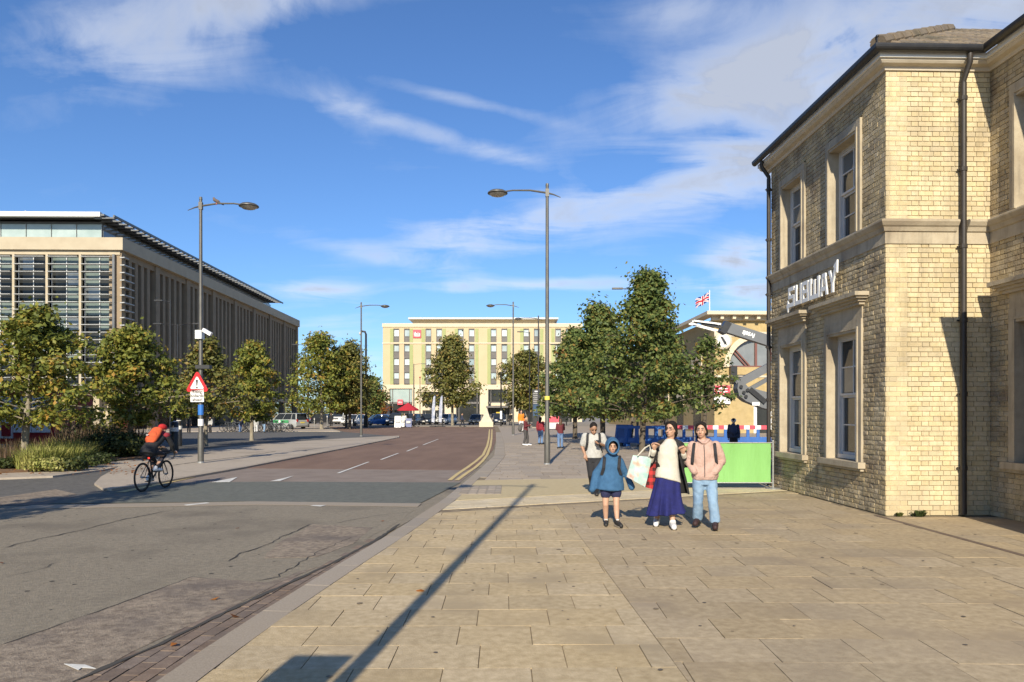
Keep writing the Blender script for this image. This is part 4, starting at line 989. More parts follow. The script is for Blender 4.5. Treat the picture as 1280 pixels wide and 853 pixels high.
tree('broad dull olive tree just left of the grey lamp post at the crossing', -17.1, 78, 9.0, 1.9, 2.5, LEAFB, BARKD, 16, 8000, .27, .16, G2, 'round', .72)
tree('olive tree behind the broad olive tree, beside the white van', -18.8, 84, 8.4, 2.0, 2.4, LEAFB, BARKD, 26, 6000, .30, .15, G2, 'round', .72)
tree('dark green tree seen between lamp posts beside the blue car', -20.6, 108, 6.9, 1.6, 1.9, LEAFG, BARKD, 17, 3500, .3, .14, None, 'round', .65)
tree('small orange leaved tree left of the hotel corner', -24.5, 135, 5.9, 1.0, 1.7, LEAFO, BARKD, 18, 2500, .34, .12, None, 'round', .6)
tree('orange leaved tree glowing low behind the white car', -25.4, 120, 5.0, .8, 1.6, LEAFO, BARKD, 27, 2000, .32, .12, None, 'round', .6)
tree('large cone shaped olive tree in front of the hotel middle', -7.9, 98, 11.6, 2.9, 4.0, LEAFB, BARK, 19, 11000, .32, .17, 'trees in front of the hotel', 'cone', .95, low=1.2)
tree('rounded olive tree in front of hotel, behind the dark lamp posts', 1.95, 97, 9.6, 2.4, 3.2, LEAFB, BARK, 20, 9000, .31, .16, 'trees in front of the hotel', 'round', .85)
GR = 'dense green oak trees along the right pavement'
tree('tall dense green oak with orange tip behind the family', 5.35, 30.5, 7.4, 1.6, 2.95, LEAFG, BARKD, 21, 17000, .15, .12, GR, 'broad', .40, nl=60, off=(.3, 0))
tree('green oak with orange tip left of the tallest oak', 4.6, 37.5, 7.0, 1.6, 3.1, LEAFG, BARKD, 22, 15000, .17, .13, GR, 'broad', .44, nl=52, off=(.0, 0))
tree('dark green oak farthest left of the oak row', 4.0, 47, 6.8, 1.6, 2.9, LEAFG, BARKD, 23, 13000, .20, .14, GR, 'broad', .48, nl=42)
tree('small dark open crowned oak before the station wall', 8.0, 30.8, 4.7, 1.9, 1.0, LEAFG, BARKD, 24, 1500, .15, .085, GR, 'round', .28, nl=24)
tree('green oak set back beside station corner', 8.6, 42, 6.6, 1.7, 1.9, LEAFG, BARKD, 28, 7000, .18, .12, GR, 'cone', .4, nl=40)
# young tree off to the left whose shade falls across the table
tree('narrow street tree beyond the left edge of the view', -9.45, 5.2, 6.4, 1.6, .95, LEAFY, BARK, 25, 4500, .14, .1, None, 'col', .34)
# the wood seen between office and hotel, and the block beyond the left edge that shades the kiosk
n = 5000; P = np.column_stack([rng.uniform(-95, -26, n), rng.uniform(165, 185, n), np.zeros(n)]); hh = 4.5+2.2*np.sin(P[:, 0]*.55)+1.3*np.sin(P[:, 0]*1.7+1); P[:, 2] = rng.random(n)**.7*hh
Nn = rng.normal(size=(n, 3))+np.array((0, -.4, .6)); Nn /= np.linalg.norm(Nn, axis=1)[:, None]
link('far_wood', leaf_mesh('far_wood', P, Nn, rng.uniform(.5, 1.0, n), LEAFB), kind='stuff', label='far off belt of trees between office and hotel')
eb = thing('brick_block', 'plain brick block beyond the left edge of the view, shading the kiosk', 'building', (-32, 17, 0)); MB().b2(-13, 12.2, -7, 9, 0, 11.5).build('wall', STONE, eb); MB().b2(-13.3, 12.4, -7.3, 9.3, 11.5, 11.9).build('parapet', STONEP, eb)
for i in range(6):
    for k in range(3): MB().b2(12.2, 12.26, -6+2.6*i, -4.6+2.6*i, 1+3.4*k, 3+3.4*k).build('window', GLASS, eb)
# planting bed
def tuft(name, label, spots, m, h, n, spread, wid=.012, kind=None, seed=1, flop=.5):
    rr = np.random.default_rng(seed); V = []; Fc = []
    for (x, y, s) in spots:
        for i in range(n):
            a = rr.random()*6.283; d = rr.random()**.6*spread*s; p = np.array((x+math.cos(a)*d, y+math.sin(a)*d, .03)); hh = h*s*rr.uniform(.5, 1.1)
            l = np.array((math.cos(a+rr.normal()*.6), math.sin(a+rr.normal()*.6), 0))*hh*flop*rr.uniform(.2, 1.2); c = np.array((-l[1], l[0], 0)); c = c/(np.linalg.norm(c)+1e-9)*wid*rr.uniform(.6, 1.3)
            k = len(V); V += [p-c, p+c, p+l*.35+(0, 0, hh*.7)+c*.8, p+l*.35+np.array((0, 0, hh*.7))-c*.8, p+l+np.array((0, 0, hh))]
            V[k+2] = p+l*.35+np.array((0, 0, hh*.7))+c*.8
            Fc += [(k, k+1, k+2, k+3), (k+3, k+2, k+4)]
    me = bpy.data.meshes.new(name); me.from_pydata([tuple(q) for q in V], [], Fc); me.materials.append(m); o = link(name, me)
    if kind: o['kind'] = kind
    o['label'] = label
    if not kind: o['category'] = 'plant'
    return o
def gp(u, v): p = G(u, v); return p.x, p.y
sp = [gp(u, v)+(random.uniform(.8, 1.2),) for u, v in ((40, 588), (52, 587), (64, 586), (76, 585), (60, 581), (74, 579), (88, 577), (46, 582), (90, 582), (100, 578), (36, 584), (84, 573), (98, 572), (70, 573), (110, 574))]
tuft('ornamental_grass', 'pale yellow green grass clumps in the front of the planting bed', sp, GRASSY, .62, 260, .42, .012, 'stuff', 3, .75)
sp = [gp(u, v)+(random.uniform(.7, 1.2),) for u, v in ((20, 580), (34, 577), (48, 574), (28, 573), (60, 570), (12, 584), (4, 584))]
tuft('lavender', 'thin purplish flower stems around the pale tree trunk', sp, GRASSP, .85, 70, .5, .010, 'stuff', 4, .35)
sp = [gp(u, v)+(random.uniform(.8, 1.2),) for u, v in ((82, 573), (96, 571), (110, 570), (125, 569), (86, 567), (100, 566), (140, 565), (120, 564), (155, 567), (168, 568))]
tuft('dry_grass', 'tall dry brown seed heads behind the pale grass', sp, GRASSP, 1.35, 110, .5, .012, 'stuff', 5, .35)
def bush(label, u, v, rad, h, m, seed, n=1500, leaf=.09):
    p = G(u, v); rr = np.random.default_rng(seed); q = rr.normal(size=(n, 3)); q /= np.linalg.norm(q, axis=1)[:, None]
    lump = 1+.25*np.sin(q[:, 0]*5+seed)+.2*np.sin(q[:, 1]*7+q[:, 2]*5); P = q*(rr.random(n)**.4*lump)[:, None]*np.array((rad, rad*.8, h*.5)); P[:, 2] += h*.46; P[:, 2] = np.abs(P[:, 2])
    Nn = q+np.array((0, 0, .5))+rr.normal(size=(n, 3))*.5; Nn /= np.linalg.norm(Nn, axis=1)[:, None]
    t = thing('shrub', label, 'shrub', (p.x, p.y, .03), 0, 'shrubs in the left planting bed'); link('foliage', leaf_mesh('foliage', P, Nn, leaf*rr.uniform(.6, 1.3, n), m), t)
    mb = MB()
    for i in range(5): a = i*1.3; mb.tube([(0, 0, 0), (math.cos(a)*rad*.4, math.sin(a)*rad*.4, h*.55)], [.015, .006], 5)
    mb.build('stem', BARKD, t); return t
for i, (u, v, r, h, m, l) in enumerate((
    (108, 585, .45, .42, SHRUB, 'low bright green shrub at the bed edge, nearest the pale grass'), (124, 581, .42, .40, SHRUB, 'low round green shrub next to the fallen leaves at the bed corner'),
    (58, 590, .5, .40, GRASSY, 'low yellow green shrub at the front edge of the bed right of the tree trunk'), (86, 589, .48, .38, SHRUB, 'low green shrub between the two brighter edge shrubs'),
    (6, 588, .5, .35, SHRUB, 'low dark green shrub left of the pale trunk'), (128, 572, 1.0, 1.05, SHRUB, 'dark bushy shrub in the middle of the bed'),
    (150, 573, .9, 1.0, SHRUB, 'dark shrub left of the cyclist'), (105, 567, 1.0, 1.3, SHRUB, 'tall dark shrub behind the dry seed heads'), (170, 571, .7, .85, SHRUB, 'dark shrub just behind the orange backpack'), (140, 566, 1.1, 1.2, SHRUB, 'tall shrub at the back of the bed before the dark ground floor'))):
    bush(l, u, v, r, h, m, 40+i, 1100 if r < .6 else 2200, .075 if r < .6 else .10)
# fallen leaves on bed, kerb and road
P = []
for i in range(260):
    u = random.uniform(-10, 190); v = random.uniform(574, 596); p = G(u, v); P.append((p.x, p.y, .055))
for i in range(5): p = G(random.uniform(100, 560), random.uniform(640, 840)); P.append((p.x, p.y, .01 if p.x > kx(p.y, .3) else RZ+.02))
for u, v in ((217, 800), (1, 700), (590, 690)): p = G(u, v); P.append((p.x, p.y, RZ+.025))
P = np.array(P); Nn = np.tile((0, 0, 1.), (len(P), 1))+rng.normal(size=(len(P), 3))*.3; Nn /= np.linalg.norm(Nn, axis=1)[:, None]
o = link('fallen_leaves', leaf_mesh('fallen_leaves', P, Nn, np.full(len(P), .07), LEAFO), kind='stuff', label='brown fallen leaves scattered on bed and road')
# ================================================================ STREET FURNITURE
LAMPGL = mat('lamp_glass', (.55, .50, .40), (.35, .33, .28), 6, .25)
def lamp(label, x, y, ht, side, arm=1.33, group='tall street lamps with saucer heads', m=POLE, r=.075, stub=.42):
    t = thing('street_lamp', label, 'street lamp', (x, y, 0), 0, group)
    p = MB().tube([(0, 0, 0), (0, 0, .9), (0, 0, 1.0), (0, 0, ht)], [r*1.25, r*1.25, r*.92, r*.62], 12).build('pole', m, t, smooth=True)
    MB().lathe([(r*1.5, 0), (r*1.5, .02), (r*1.26, .05), (r*1.2, .05)], 12).build('base_collar', STEEL, p)
    s = side; zz = ht-.28
    MB().tube([(-s*stub, 0, zz-.12), (-s*.2, 0, zz-.03), (0, 0, zz+.02), (s*arm*.4, 0, zz+.10), (s*arm*.8, 0, zz+.10), (s*(arm+.05), 0, zz+.06)], [.012, .022, .032, .03, .026, .024], 8).build('arm', m, t, smooth=True)
    MB().b2(-.055, .055, -.055, .055, zz-.10, zz+.14).tube([(0, 0, ht-.05), (0, 0, ht+.03)], [r*.75, r*.6], 10).build('collar', m, t)
    h = MB().lathe([(.02, .10), (.12, .095), (.24, .06), (.31, .01), (.315, -.02), (.29, -.03), (.02, -.032)], 20, (s*(arm+.22), 0, zz+.02)).build('lamp_head', m, t, smooth=True)
    MB().lathe([(.02, -.034), (.26, -.034), (.20, -.085), (.08, -.115), (.02, -.12)], 18, (s*(arm+.22), 0, zz+.02)).build('lamp_bowl', LAMPGL, h, smooth=True)
    return t
def gxy(u, v): p = G(u, v); return p.x, p.y
la = lamp('tall grey street lamp on the right pavement, saucer head over the road', *gxy(684, 581), 8.75, -1)
MB().lathe([(.082, 2.02), (.084, 2.02), (.084, 2.14), (.082, 2.14)], 12).build('yellow_band', mat('yellow_sticker', (.75, .60, .10), rough=.5), la)
lb = lamp('street lamp carrying the triangular warning sign, bird on its arm', *gxy(251, 579), 8.55, 1)
MB().lathe([(.085, 1.55), (.088, 1.55), (.088, 1.88), (.085, 1.88)], 12).build('blue_band', mat('blue_wrap', (.03, .16, .50), rough=.5), lb)
MB().lathe([(.085, 1.2), (.0875, 1.2), (.0875, 1.42), (.085, 1.42)], 12).build('sticker', WHITE, lb)
lamp('street lamp at the tip of the left pavement, before the far tree', *gxy(451.5, 545.6), 9.35, 1, 1.45)
lamp('street lamp before the hotel right half, head pointing left over the road', *gxy(641.5, 544.3), 9.75, -1, 1.45)
lamp('distant street lamp behind black totem, head pointing left', 2.25, 63, 9.9, -1, 1.5, m=BLACK)
def slimlamp(label, x, y, ht, s, arm, m=BLACK, r=.06, z2=None, double=False):
    t = thing('slim_lamp', label, 'street lamp', (x, y, 0), 0, 'slim flat headed street lamps')
    MB().tube([(0, 0, 0), (0, 0, 1.2), (0, 0, ht)], [r*1.35, r*1.3, r*.7], 8).build('pole', m, t, smooth=True)
    for q in ((s, -s) if double else (s,)):
        MB().tube([(0, 0, ht-.15), (q*arm*.5, 0, ht-.02), (q*arm, 0, ht)], [.035, .03, .03], 6).build('arm', m, t)
        MB().b2(q*arm-.33, q*arm+.33, -.13, .13, ht-.04, ht+.05).build('lamp_head', m, t)
    return t
def px_lamp(label, u, vtop, Y, s, arm, **k): p = at(u, vtop, Y); return slimlamp(label, p.x, Y, p.z, s, arm, **k)
px_lamp('slim black lamp between the two grey lamps before the hotel, short arm left', 662, 415, 80, -1, 1.0)
px_lamp('slim lamp rising out of the oak crowns, flat head pointing left', 797, 361, 46, -1, 1.25, m=POLE)
px_lamp('slim black lamp in front of office fins, head pointing left', 213, 376, 58, -1, .9); px_lamp('twin armed black lamp in front of the office fins', 222, 405, 60, 1, 1.6, double=True)
px_lamp('slim black lamp in front of pale green tree at the office corner', 385.5, 431, 86, -1, 1.5)
px_lamp('slim lamp half hidden by the oaks, in front of the hotel right end', 708, 431, 98, -1, 1.8)
px_lamp('thin pale lamp in front of the hotel corner, arm pointing right', 517.3, 455, 118, 1, 1.5, m=POLE, r=.09)
px_lamp('tiny far lamp behind the black hooked pole left of hotel', 463.5, 472, 130, -1, .8)
t = thing('camera_pole', 'black pole with short hooked top behind the grey lamp at the crossing', 'pole', (at(457.5, 0, 87).x, 87, 0))
MB().tube([(0, 0, 0), (0, 0, 1.2), (0, 0, 10.9), (-.12, 0, 11.2), (-.45, 0, 11.25), (-.6, 0, 11.2)], [.16, .13, .12, .12, .12, .12], 8).build('pole', BLACK, t, smooth=True); MB().ell((-.65, 0, 11.0), (.18, .18, .2)).build('camera_dome', GREYW, t)
MB().b2(-.22, .22, -.2, .2, 0, 1.3).build('cabinet', BLACK, t)
t = thing('plain_pole', 'plain black post standing in front of dark taxi with yellow roof lamp', 'pole', (at(626.3, 0, 92).x, 92, 0))
MB().tube([(0, 0, 0), (0, 0, at(0, 465, 92).z)], [.10, .08], 8).build('pole', BLACK, t, smooth=True); MB().b2(-.12, .12, -.12, -.06, .9, 1.9).build('notice', WHITE, t)
t = thing('sign_pole', 'thin reddish pole beside the hotel corner', 'pole', (at(525, 0, 122).x, 122, 0)); MB().tube([(0, 0, 0), (0, 0, at(0, 472, 122).z)], [.08, .05], 6).build('pole', POLE, t); MB().ell((0, 0, at(0, 472, 122).z), .14).build('finial', RED, t)
# lamp beside the camera whose shade falls along the pavement
ls = lamp('street lamp standing beside the camera, out of view, shading the pavement', -1.53, .1, 8.9, -1, 1.35)
pn = thing('street_sign', 'rectangular sign panel on the lamp beside the camera, out of view', 'sign', (-1.72, .12, 0)); MB().b2(-.30, .10, -.02, .02, 2.02, 2.55).build('sign_panel', GREYW, pn)
# warning sign, plate, camera and bird on the left lamp
lx, ly = gxy(251, 579)
def tri(c, s, rr_=.06): 
    out = []
    for k in range(3):
        a = R(90+120*k); v = Vector((math.cos(a), math.sin(a)))*s
        for q in (-60, -20, 20, 60): out.append((c[0]+v.x*.88+rr_*math.cos(a+R(q)), c[1]+v.y*.88+rr_*math.sin(a+R(q))))
    return out
FR = frame((0, 0, 0), (1, 0, 0), (0, 1, 0))
ws = thing('warning_sign', 'white triangular warning sign with red border and black exclamation mark', 'road sign', (lx-.06, ly-.14, 0), R(-6))
zc = 1.6+(517-481)/F*ly
MB().prism(tri((0, zc), .39), FR, .02).build('sign_plate', RED if False else mat('sign_red', (.62, .02, .025), rough=.4), ws); MB().prism(tri((0, zc-.002), .245, .035), frame((0, -.008, 0), (1, 0, 0), (0, 1, 0)), .006).build('white_field', WHITE, ws)
ex = MB().prism([(-.012, zc-.055), (.012, zc-.055), (.033, zc+.13), (.022, zc+.155), (-.022, zc+.155), (-.033, zc+.13)], frame((0, -.013, 0), (1, 0, 0), (0, 1, 0)), .004)
ex.prism([(.03*math.cos(i*.524), zc-.10+.03*math.sin(i*.524)) for i in range(12)], frame((0, -.013, 0), (1, 0, 0), (0, 1, 0)), .004).build('exclamation_mark', BLACK, ws)
wp = thing('supplementary_plate', 'white plate lettered Rising bollards ahead, below the warning triangle', 'road sign', (lx-.06, ly-.14, 0), R(-6))
zp = 1.6+(517-495)/F*ly
MB().b2(-.225, .225, 0, .015, zp-.20, zp+.20).build('sign_plate', WHITE, wp)
for i, s_ in enumerate(('Rising', 'bollards', 'ahead')): text('lettering', s_, .135, BLACK, wp, (0, -.003, zp+.12-.125*i), bold=.002)
cc = thing('security_camera', 'white security camera and box clamped to the warning sign lamp', 'camera', (lx, ly, 0)); zq = 1.6+(517-418)/F*ly
MB().b2(-.13, .08, -.14, .1, zq-.16, zq+.12).build('bracket', ALU, cc); MB().beam((.1, -.05, zq+.14), (.38, -.1, zq-.02), .11, .11).build('camera_body', WHITE, cc)
fb = thing('lamp_shelf', 'dark flat box clamped to the lamp just above the warning triangle', 'box', (lx, ly, 0)); zq = 1.6+(517-459)/F*ly; MB().b2(-.13, .32, -.12, .12, zq-.06, zq+.06).build('box', BLACK, fb)
BIRD = mat('bird_feather', (.10, .075, .065), (.16, .12, .10), 14, .8)
bd = thing('pigeon', 'brown bird perched on the arm of the warning sign lamp', 'bird', (lx+.53, ly, 8.36), R(20))
b_ = MB(); b_.limb([(.10, 0, .02), (.02, 0, .07), (-.08, 0, .12), (-.10, 0, .17)], [.025, .06, .055, .035]); b_.limb([(-.10, 0, .18), (-.145, 0, .175)], [.03, .008]); b_.limb([(.08, 0, .03), (.2, 0, -.02)], [.03, .015])
link('body', fuse(b_, .012, 3), bd); bd.children
bpy.data.objects['body'].data.materials.append(BIRD); MB().tube([(-.02, .02, .03), (-.02, .02, -.03)], .008, 5).tube([(-.02, -.02, .03), (-.02, -.02, -.03)], .008, 5).build('leg', REDL, bd)
# bollards
def bollard(label, u, v, hgt=1.0, r=.11, g='black bollards with white bands'):
    x, y = gxy(u, v); t = thing('bollard', label, 'bollard', (x, y, 0), 0, g)
    MB().lathe([(.01, hgt), (r*.8, hgt-.01), (r, hgt-.05), (r, 0), (.01, 0)][::-1], 14).build('post', BLACK, t, smooth=True)
    MB().lathe([(r+.001, hgt*.66), (r+.006, hgt*.66), (r+.006, hgt*.80), (r+.001, hgt*.80)], 14).build('white_band', WHITE, t); MB().lathe([(r*.8, hgt-.03), (r*.85, hgt-.028), (r*.7, hgt+.02), (.01, hgt+.025)], 14).build('cap', WHITE, t)
bollard('wide black bollard with white cap and band, right of the cyclist', 218, 563.5, 1.25, .17); bollard('second black bollard just behind the one right of the cyclist', 223.5, 558, 1.25, .15)
def post(label, u, v, h, m=STEEL, r=.06): x, y = gxy(u, v); t = thing('post', label, 'post', (x, y, 0)); MB().lathe([(.01, 0), (r, 0), (r, h-.03), (.01, h)], 10).build('shaft', m, t, smooth=True); MB().lathe([(r+.002, h*.8), (r+.006, h*.8), (r+.006, h*.9), (r+.002, h*.9)], 10).build('band', WHITE, t)
post('black post with pale top left of the white car', 385, 534, 1.3, BLACK, .16); post('thin steel post right of green and silver van', 393, 534, 1.1); post('steel post in front of the broad olive tree', 402, 533.5, 2.0); post('slim steel post between olive tree and white car', 409, 533, 1.4)
post('dark post left of the green and silver van', 338.5, 538, 1.2, BLACK, .22); post('dark post beside the blue car', 442, 533, 1.2, BLACK, .12)
for i, (u, v) in enumerate(((432, 531.5), (447, 531.7), (480, 532), (553, 532.2))): post(('black post before the white van', 'black post between the white car and the lamp', 'black post in front of the blue car tail', 'black post right of the feather flags')[i], u, v, 1.1, BLACK, .09)
# barriers
BLUEP = mat('barrier_blue', (.03, .13, .42), (.025, .10, .34), 3, .5)
def barrier(label, x, y, rz, stripes=True):
    t = thing('barrier', label, 'barrier', (x, y, 0), rz, 'blue plastic roadworks barriers')
    b = MB(); b.b2(-1, 1, -.03, .03, .86, 1.0).b2(-1, 1, -.03, .03, .16, .36)
    for q in (-.97, -.5, .0, .5, .97): b.b2(q-.075 if abs(q) < .9 else q-.03, q+.075 if abs(q) < .9 else q+.03, -.028, .028, .36, .86)
    for q in (-.73, -.24, .26, .74):
        for e in (-1, 1): b.prism([(q-.17*e*-1, .36), (q+.17*e, .44), (q+.17*e, .36)], frame((0, -.026, 0), (1, 0, 0), (0, 1, 0)), .052)
        b.b2(q-.18, q+.18, -.026, .026, .36, .42)
    b.build('panel', BLUEP, t)
    for q in (-.75, .75): MB().b2(q-.09, q+.09, -.33, .33, 0, .10).b2(q-.05, q+.05, -.1, .1, .1, .17).build('foot', BLACK, t)
    if stripes:
        for i in range(7): MB().b2(-.98+.28*i, -.98+.28*i+.275, -.045, -.031, .80, 1.0).build('red_stripe' if i % 2 == 0 else 'white_stripe', REDL if i % 2 == 0 else WHITE, t)
    return t
for i, (x, y, rz, s, l) in enumerate(((6.05, 36.0, -.35, False, 'plain blue barrier left of the oak trunk, without red and white board'), (6.95, 35.6, .25, False, 'plain blue barrier turned behind the oak trunk'),
    (8.1, 37, .03, True, 'striped blue barrier behind the woman in the white jumper'), (10.2, 37.1, .0, True, 'striped blue barrier behind the girl in the pink jacket'), (12.3, 37, -.04, True, 'striped blue barrier right of the worker, next to the brick building'), (14.4, 37.2, 0, True, 'striped blue barrier hidden behind the brick building corner'))): barrier(l, x, y, rz, s)
bx = thing('barrier_stack', 'stack of blue plastic boards leaning beside the plain blue barriers', 'barrier stack', (5.35, 36.5, 0), .5)
for i in range(3): o = MB().b2(-.12, .12, -.5, .5, 0, 1.05).build('board', BLUEP, bx, (.0+i*.1, .02*i, 0)); o.rotation_euler = (0, R(8), 0); o.scale = (.3, 1, 1)
# green banner between steel posts
gbx, gby = 4.55, 15.75
GRN = mat('banner_green', (.20, .44, .125), (.175, .39, .105), 1.4, .6, .5, 9, stretch=(3, 3, .4))
gb = thing('cafe_banner', 'bright green fabric screen on steel posts beside the brick building', 'banner', (gbx, gby, 0), R(-1))
n = 30; vs = []; fs = []
for k in range(2):
    for j in range(7):
        for i in range(n+1):
            a = i/n*2-1; z = .13+.84*j/6-(.012*(1-a*a) if j == 6 else 0); vs.append((a*.95, .012*math.sin(a*13+j)*math.sin(j*.52)+.006*k+.02*(1-a*a)*math.sin(j/6*math.pi), z))
for j in range(6):
    for i in range(n): q = j*(n+1)+i; fs.append((q, q+1, q+n+2, q+n+1)); q += 7*(n+1); fs.append((q, q+n+1, q+n+2, q+1))
MB().add(vs, fs).build('fabric', GRN, gb, smooth=True)
for x in (-1.0, 1.0): p = MB().tube([(x, 0, .03), (x, 0, 1.0)], .022, 10).build('banner_post', STEEL, gb, smooth=True); MB().lathe([(.16, 0), (.16, .015), (.05, .03), (.01, .03)], 16, (x, 0, 0)).build('base_plate', STEEL, p); MB().ell((x, 0, 1.01), .026).build('cap', STEEL, p)
MB().tube([(-1, 0, .975), (1, 0, .975)], .012, 8).build('top_rail', STEEL, gb); MB().tube([(-1, 0, .125), (1, 0, .125)], .012, 8).build('bottom_rail', STEEL, gb)
# totem, monument, flags, parasols, boards
tx = at(670.5, 0, 82).x
tt = thing('information_totem', 'tall black information totem with dark blue map panel', 'totem', (tx, 82, 0)); tz = at(0, 487, 82).z
MB().b2(-.44, .44, -.12, .12, .1, tz).build('totem_body', BLACK, tt); MB().b2(-.5, .5, -.18, .18, 0, .1).build('plinth', GRAN, tt); MB().b2(-.36, .36, -.14, -.121, 1.3, 2.6).build('map_panel', mat('map_blue', (.03, .06, .11), (.045, .085, .15), 3, .3), tt)
for i in range(6): MB().b2(-.36, .30-.08*(i % 3), -.135, -.121, tz-.45-.22*i, tz-.40-.22*i).build('text_line', GREYW, tt)
MB().b2(-.2, .2, -.135, -.121, tz-.28, tz-.16).build('emblem', WHITE, tt)
mn = thing('stone_monument', 'pale carved stone wedge on a block plinth in the square', 'monument', (at(608, 0, 88).x, 88, 0)); k = 88/F
MB().b2(-8.6*k, 8.6*k, -.8, .8, 0, 6.5*k).build('plinth', HPAL, mn)
pf = [(-7.6, 6.5), (7.6, 6.5), (6.2, 9.5), (4.2, 12.5), (2.6, 17.5), (1.2, 22.5), (.2, 24), (-.8, 22), (-2.2, 17), (-5, 11)]
rsx = []
MB().prism([(a*k, b*k) for a, b in pf], frame((0, -.6, 0), (1, 0, 0), (0, 1, 0)), 1.2).build('wedge', STONEP, mn)
FLG = mat('feather_cloth', (.20, .24, .36), (.55, .56, .60), 2.2, .8)
for i, (u, l) in enumerate(((541, 'left of two blue grey feather flags before the olive tree'), (550, 'right of two blue grey feather flags before the olive tree'))):
    x = at(u, 0, 90).x; t = thing('feather_flag', l, 'flag', (x, 90, 0), R(8*i-4), 'pair of feather flags'); k = 90/F
    MB().tube([(-3*k*.6, 0, 0), (-3*k*.6, 0, 20*k), (0, 0, 36*k), (2.5*k, 0, 40*k)], [.03, .025, .015, .01], 6).build('pole', BLACK, t)
    MB().prism([(-1.6*k, 6*k), (2.0*k, 5*k), (2.9*k, 20*k), (3.1*k, 39*k), (.8*k, 37*k), (-1.0*k, 24*k)], frame((0, -.02, 0), (1, 0, 0), (0, 1, 0)), .04).build('banner', FLG, t); MB().b2(-.35, .35, -.35, .35, 0, .08).build('base', BLACK, t)
def parasol(label, u, v0, v1, Y, hw, m, rz=0):
    p = at(u, v0, Y); z1 = at(u, v1, Y).z; t = thing('parasol', label, 'parasol', (p.x, Y, 0), rz, 'open cafe parasols')
    n = 8; c = MB(); r = hw*Y/F; ring = [Vector((r*math.cos(6.283*i/n), r*math.sin(6.283*i/n), p.z)) for i in range(n)]; top = Vector((0, 0, z1))
    vs = ring+[top]+[q-Vector((0, 0, .2)) for q in ring]; c.add(vs, [(i, (i+1) % n, n) for i in range(n)]+[(n+1+i, n+1+(i+1) % n, (i+1) % n, i) for i in range(n)]); c.build('canopy', m, t)
    MB().tube([(0, 0, 0), (0, 0, z1+.15)], .04, 8).build('pole', ALU, t)
    MB().lathe([(.4, 0), (.4, .08), (.05, .1)], 12).build('base', GRAN, t)
    for i in range(n): MB().beam(ring[i]-Vector((0, 0, .05)), top-Vector((0, 0, .1)), .03, .03).build('rib', ALU, t)
    return t
parasol('large open red parasol before the hotel corner', 510, 512, 503.5, 112, 13.5, REDC); parasol('cream parasol right of the red parasol', 532, 511.5, 506.5, 116, 8, HPAL); parasol('cream parasol partly behind the feather flags', 546, 511.5, 506.5, 120, 8, HPAL, .3)
parasol('cream parasol by the hotel right end behind totem', 657, 509, 505, 112, 9, HPAL, .2)
def aboard(label, u, v, w_, h_, m):
    p = G(u, v); t = thing('pavement_sign', label, 'sign', (p.x, p.y, 0)); k = p.y/F
    for s in (-1, 1): o = MB().b2(-w_*k/2, w_*k/2, -.02, .02, .05, h_*k).build('board', m, t, (0, s*.28, 0)); o.rotation_euler = (s*R(12), 0, 0)
    MB().b2(-w_*k*.35, w_*k*.35, -.33, -.31, h_*k*.45, h_*k*.7).build('print', GREYW, t)
aboard('white folding sign before the dark sport utility car', 497.5, 535, 8, 15, WHITE); aboard('blue folding sign right of the white folding sign', 511, 534.5, 7.5, 11.5, mat('sign_blue', (.05, .07, .20), rough=.5))
aboard('slim white folding sign between white and blue ones', 504, 534, 3.5, 13, WHITE)
rb = thing('red_barrier', 'low red barrier panel behind the pedestrians before the oak trees', 'barrier', (at(691, 0, 72).x, 72, 0)); MB().b2(-.6, .6, -.04, .04, .75, 1.3).build('panel', REDL, rb); MB().b2(-.58, -.54, -.04, .04, 0, .75).b2(.54, .58, -.04, .04, 0, .75).build('leg', GREYW, rb); MB().b2(-.54, .54, -.03, .03, .1, .7).build('mesh_panel', GREYW, rb)
# red kiosk hoarding
kx0, kx1 = at(-60, 0, 34).x, at(64, 0, 34).x
kk = thing('red_kiosk', 'red framed kiosk with white panels behind the first pale trunk', 'kiosk', (0, 34, 0))
MB().b2(kx0, kx1, .2, 3.4, .0, 2.75).build('body', RED, kk); MB().b2(kx0-.1, kx1+.1, .05, 3.5, 2.75, 2.95).build('roof', RED, kk)
for i in range(9):
    x = kx1-.16-.43*i; MB().b2(x-.395, x, .14, .2, .72 if i not in (4, 5) else .45, 2.4).build('panel', WHITE, kk)
MB().b2(kx0, kx1, .10, .2, 0, .25).build('plinth', RED, kk); MB().b2(kx1-2.35, kx1-1.95, .08, .14, .55, 1.15).build('notice_frame', RED, kk)
MB().b2(kx0, kx1, .10, .2, 2.42, 2.74).build('fascia', RED, kk)
pw = thing('low_wall', 'low pale wall in front of the red kiosk, behind the lavender', 'wall', (0, 33, 0)); MB().b2(at(-100, 0, 32).x, at(62, 0, 32).x, -.15, .15, 0, .22).build('wall', STONE, pw)
lm = thing('red_litter_bin', 'upright red bin beside the left bollards', 'bin', (*gxy(152.5, 543), 0)); MB().lathe([(.01, 0), (.24, 0), (.27, .8), (.30, 1.2), (.2, 1.35), (.01, 1.38)], 10).build('bin_body', RED, lm); MB().lathe([(.30, .9), (.31, .9), (.31, 1.0), (.30, 1.0)], 10).build('band', BLACK, lm)
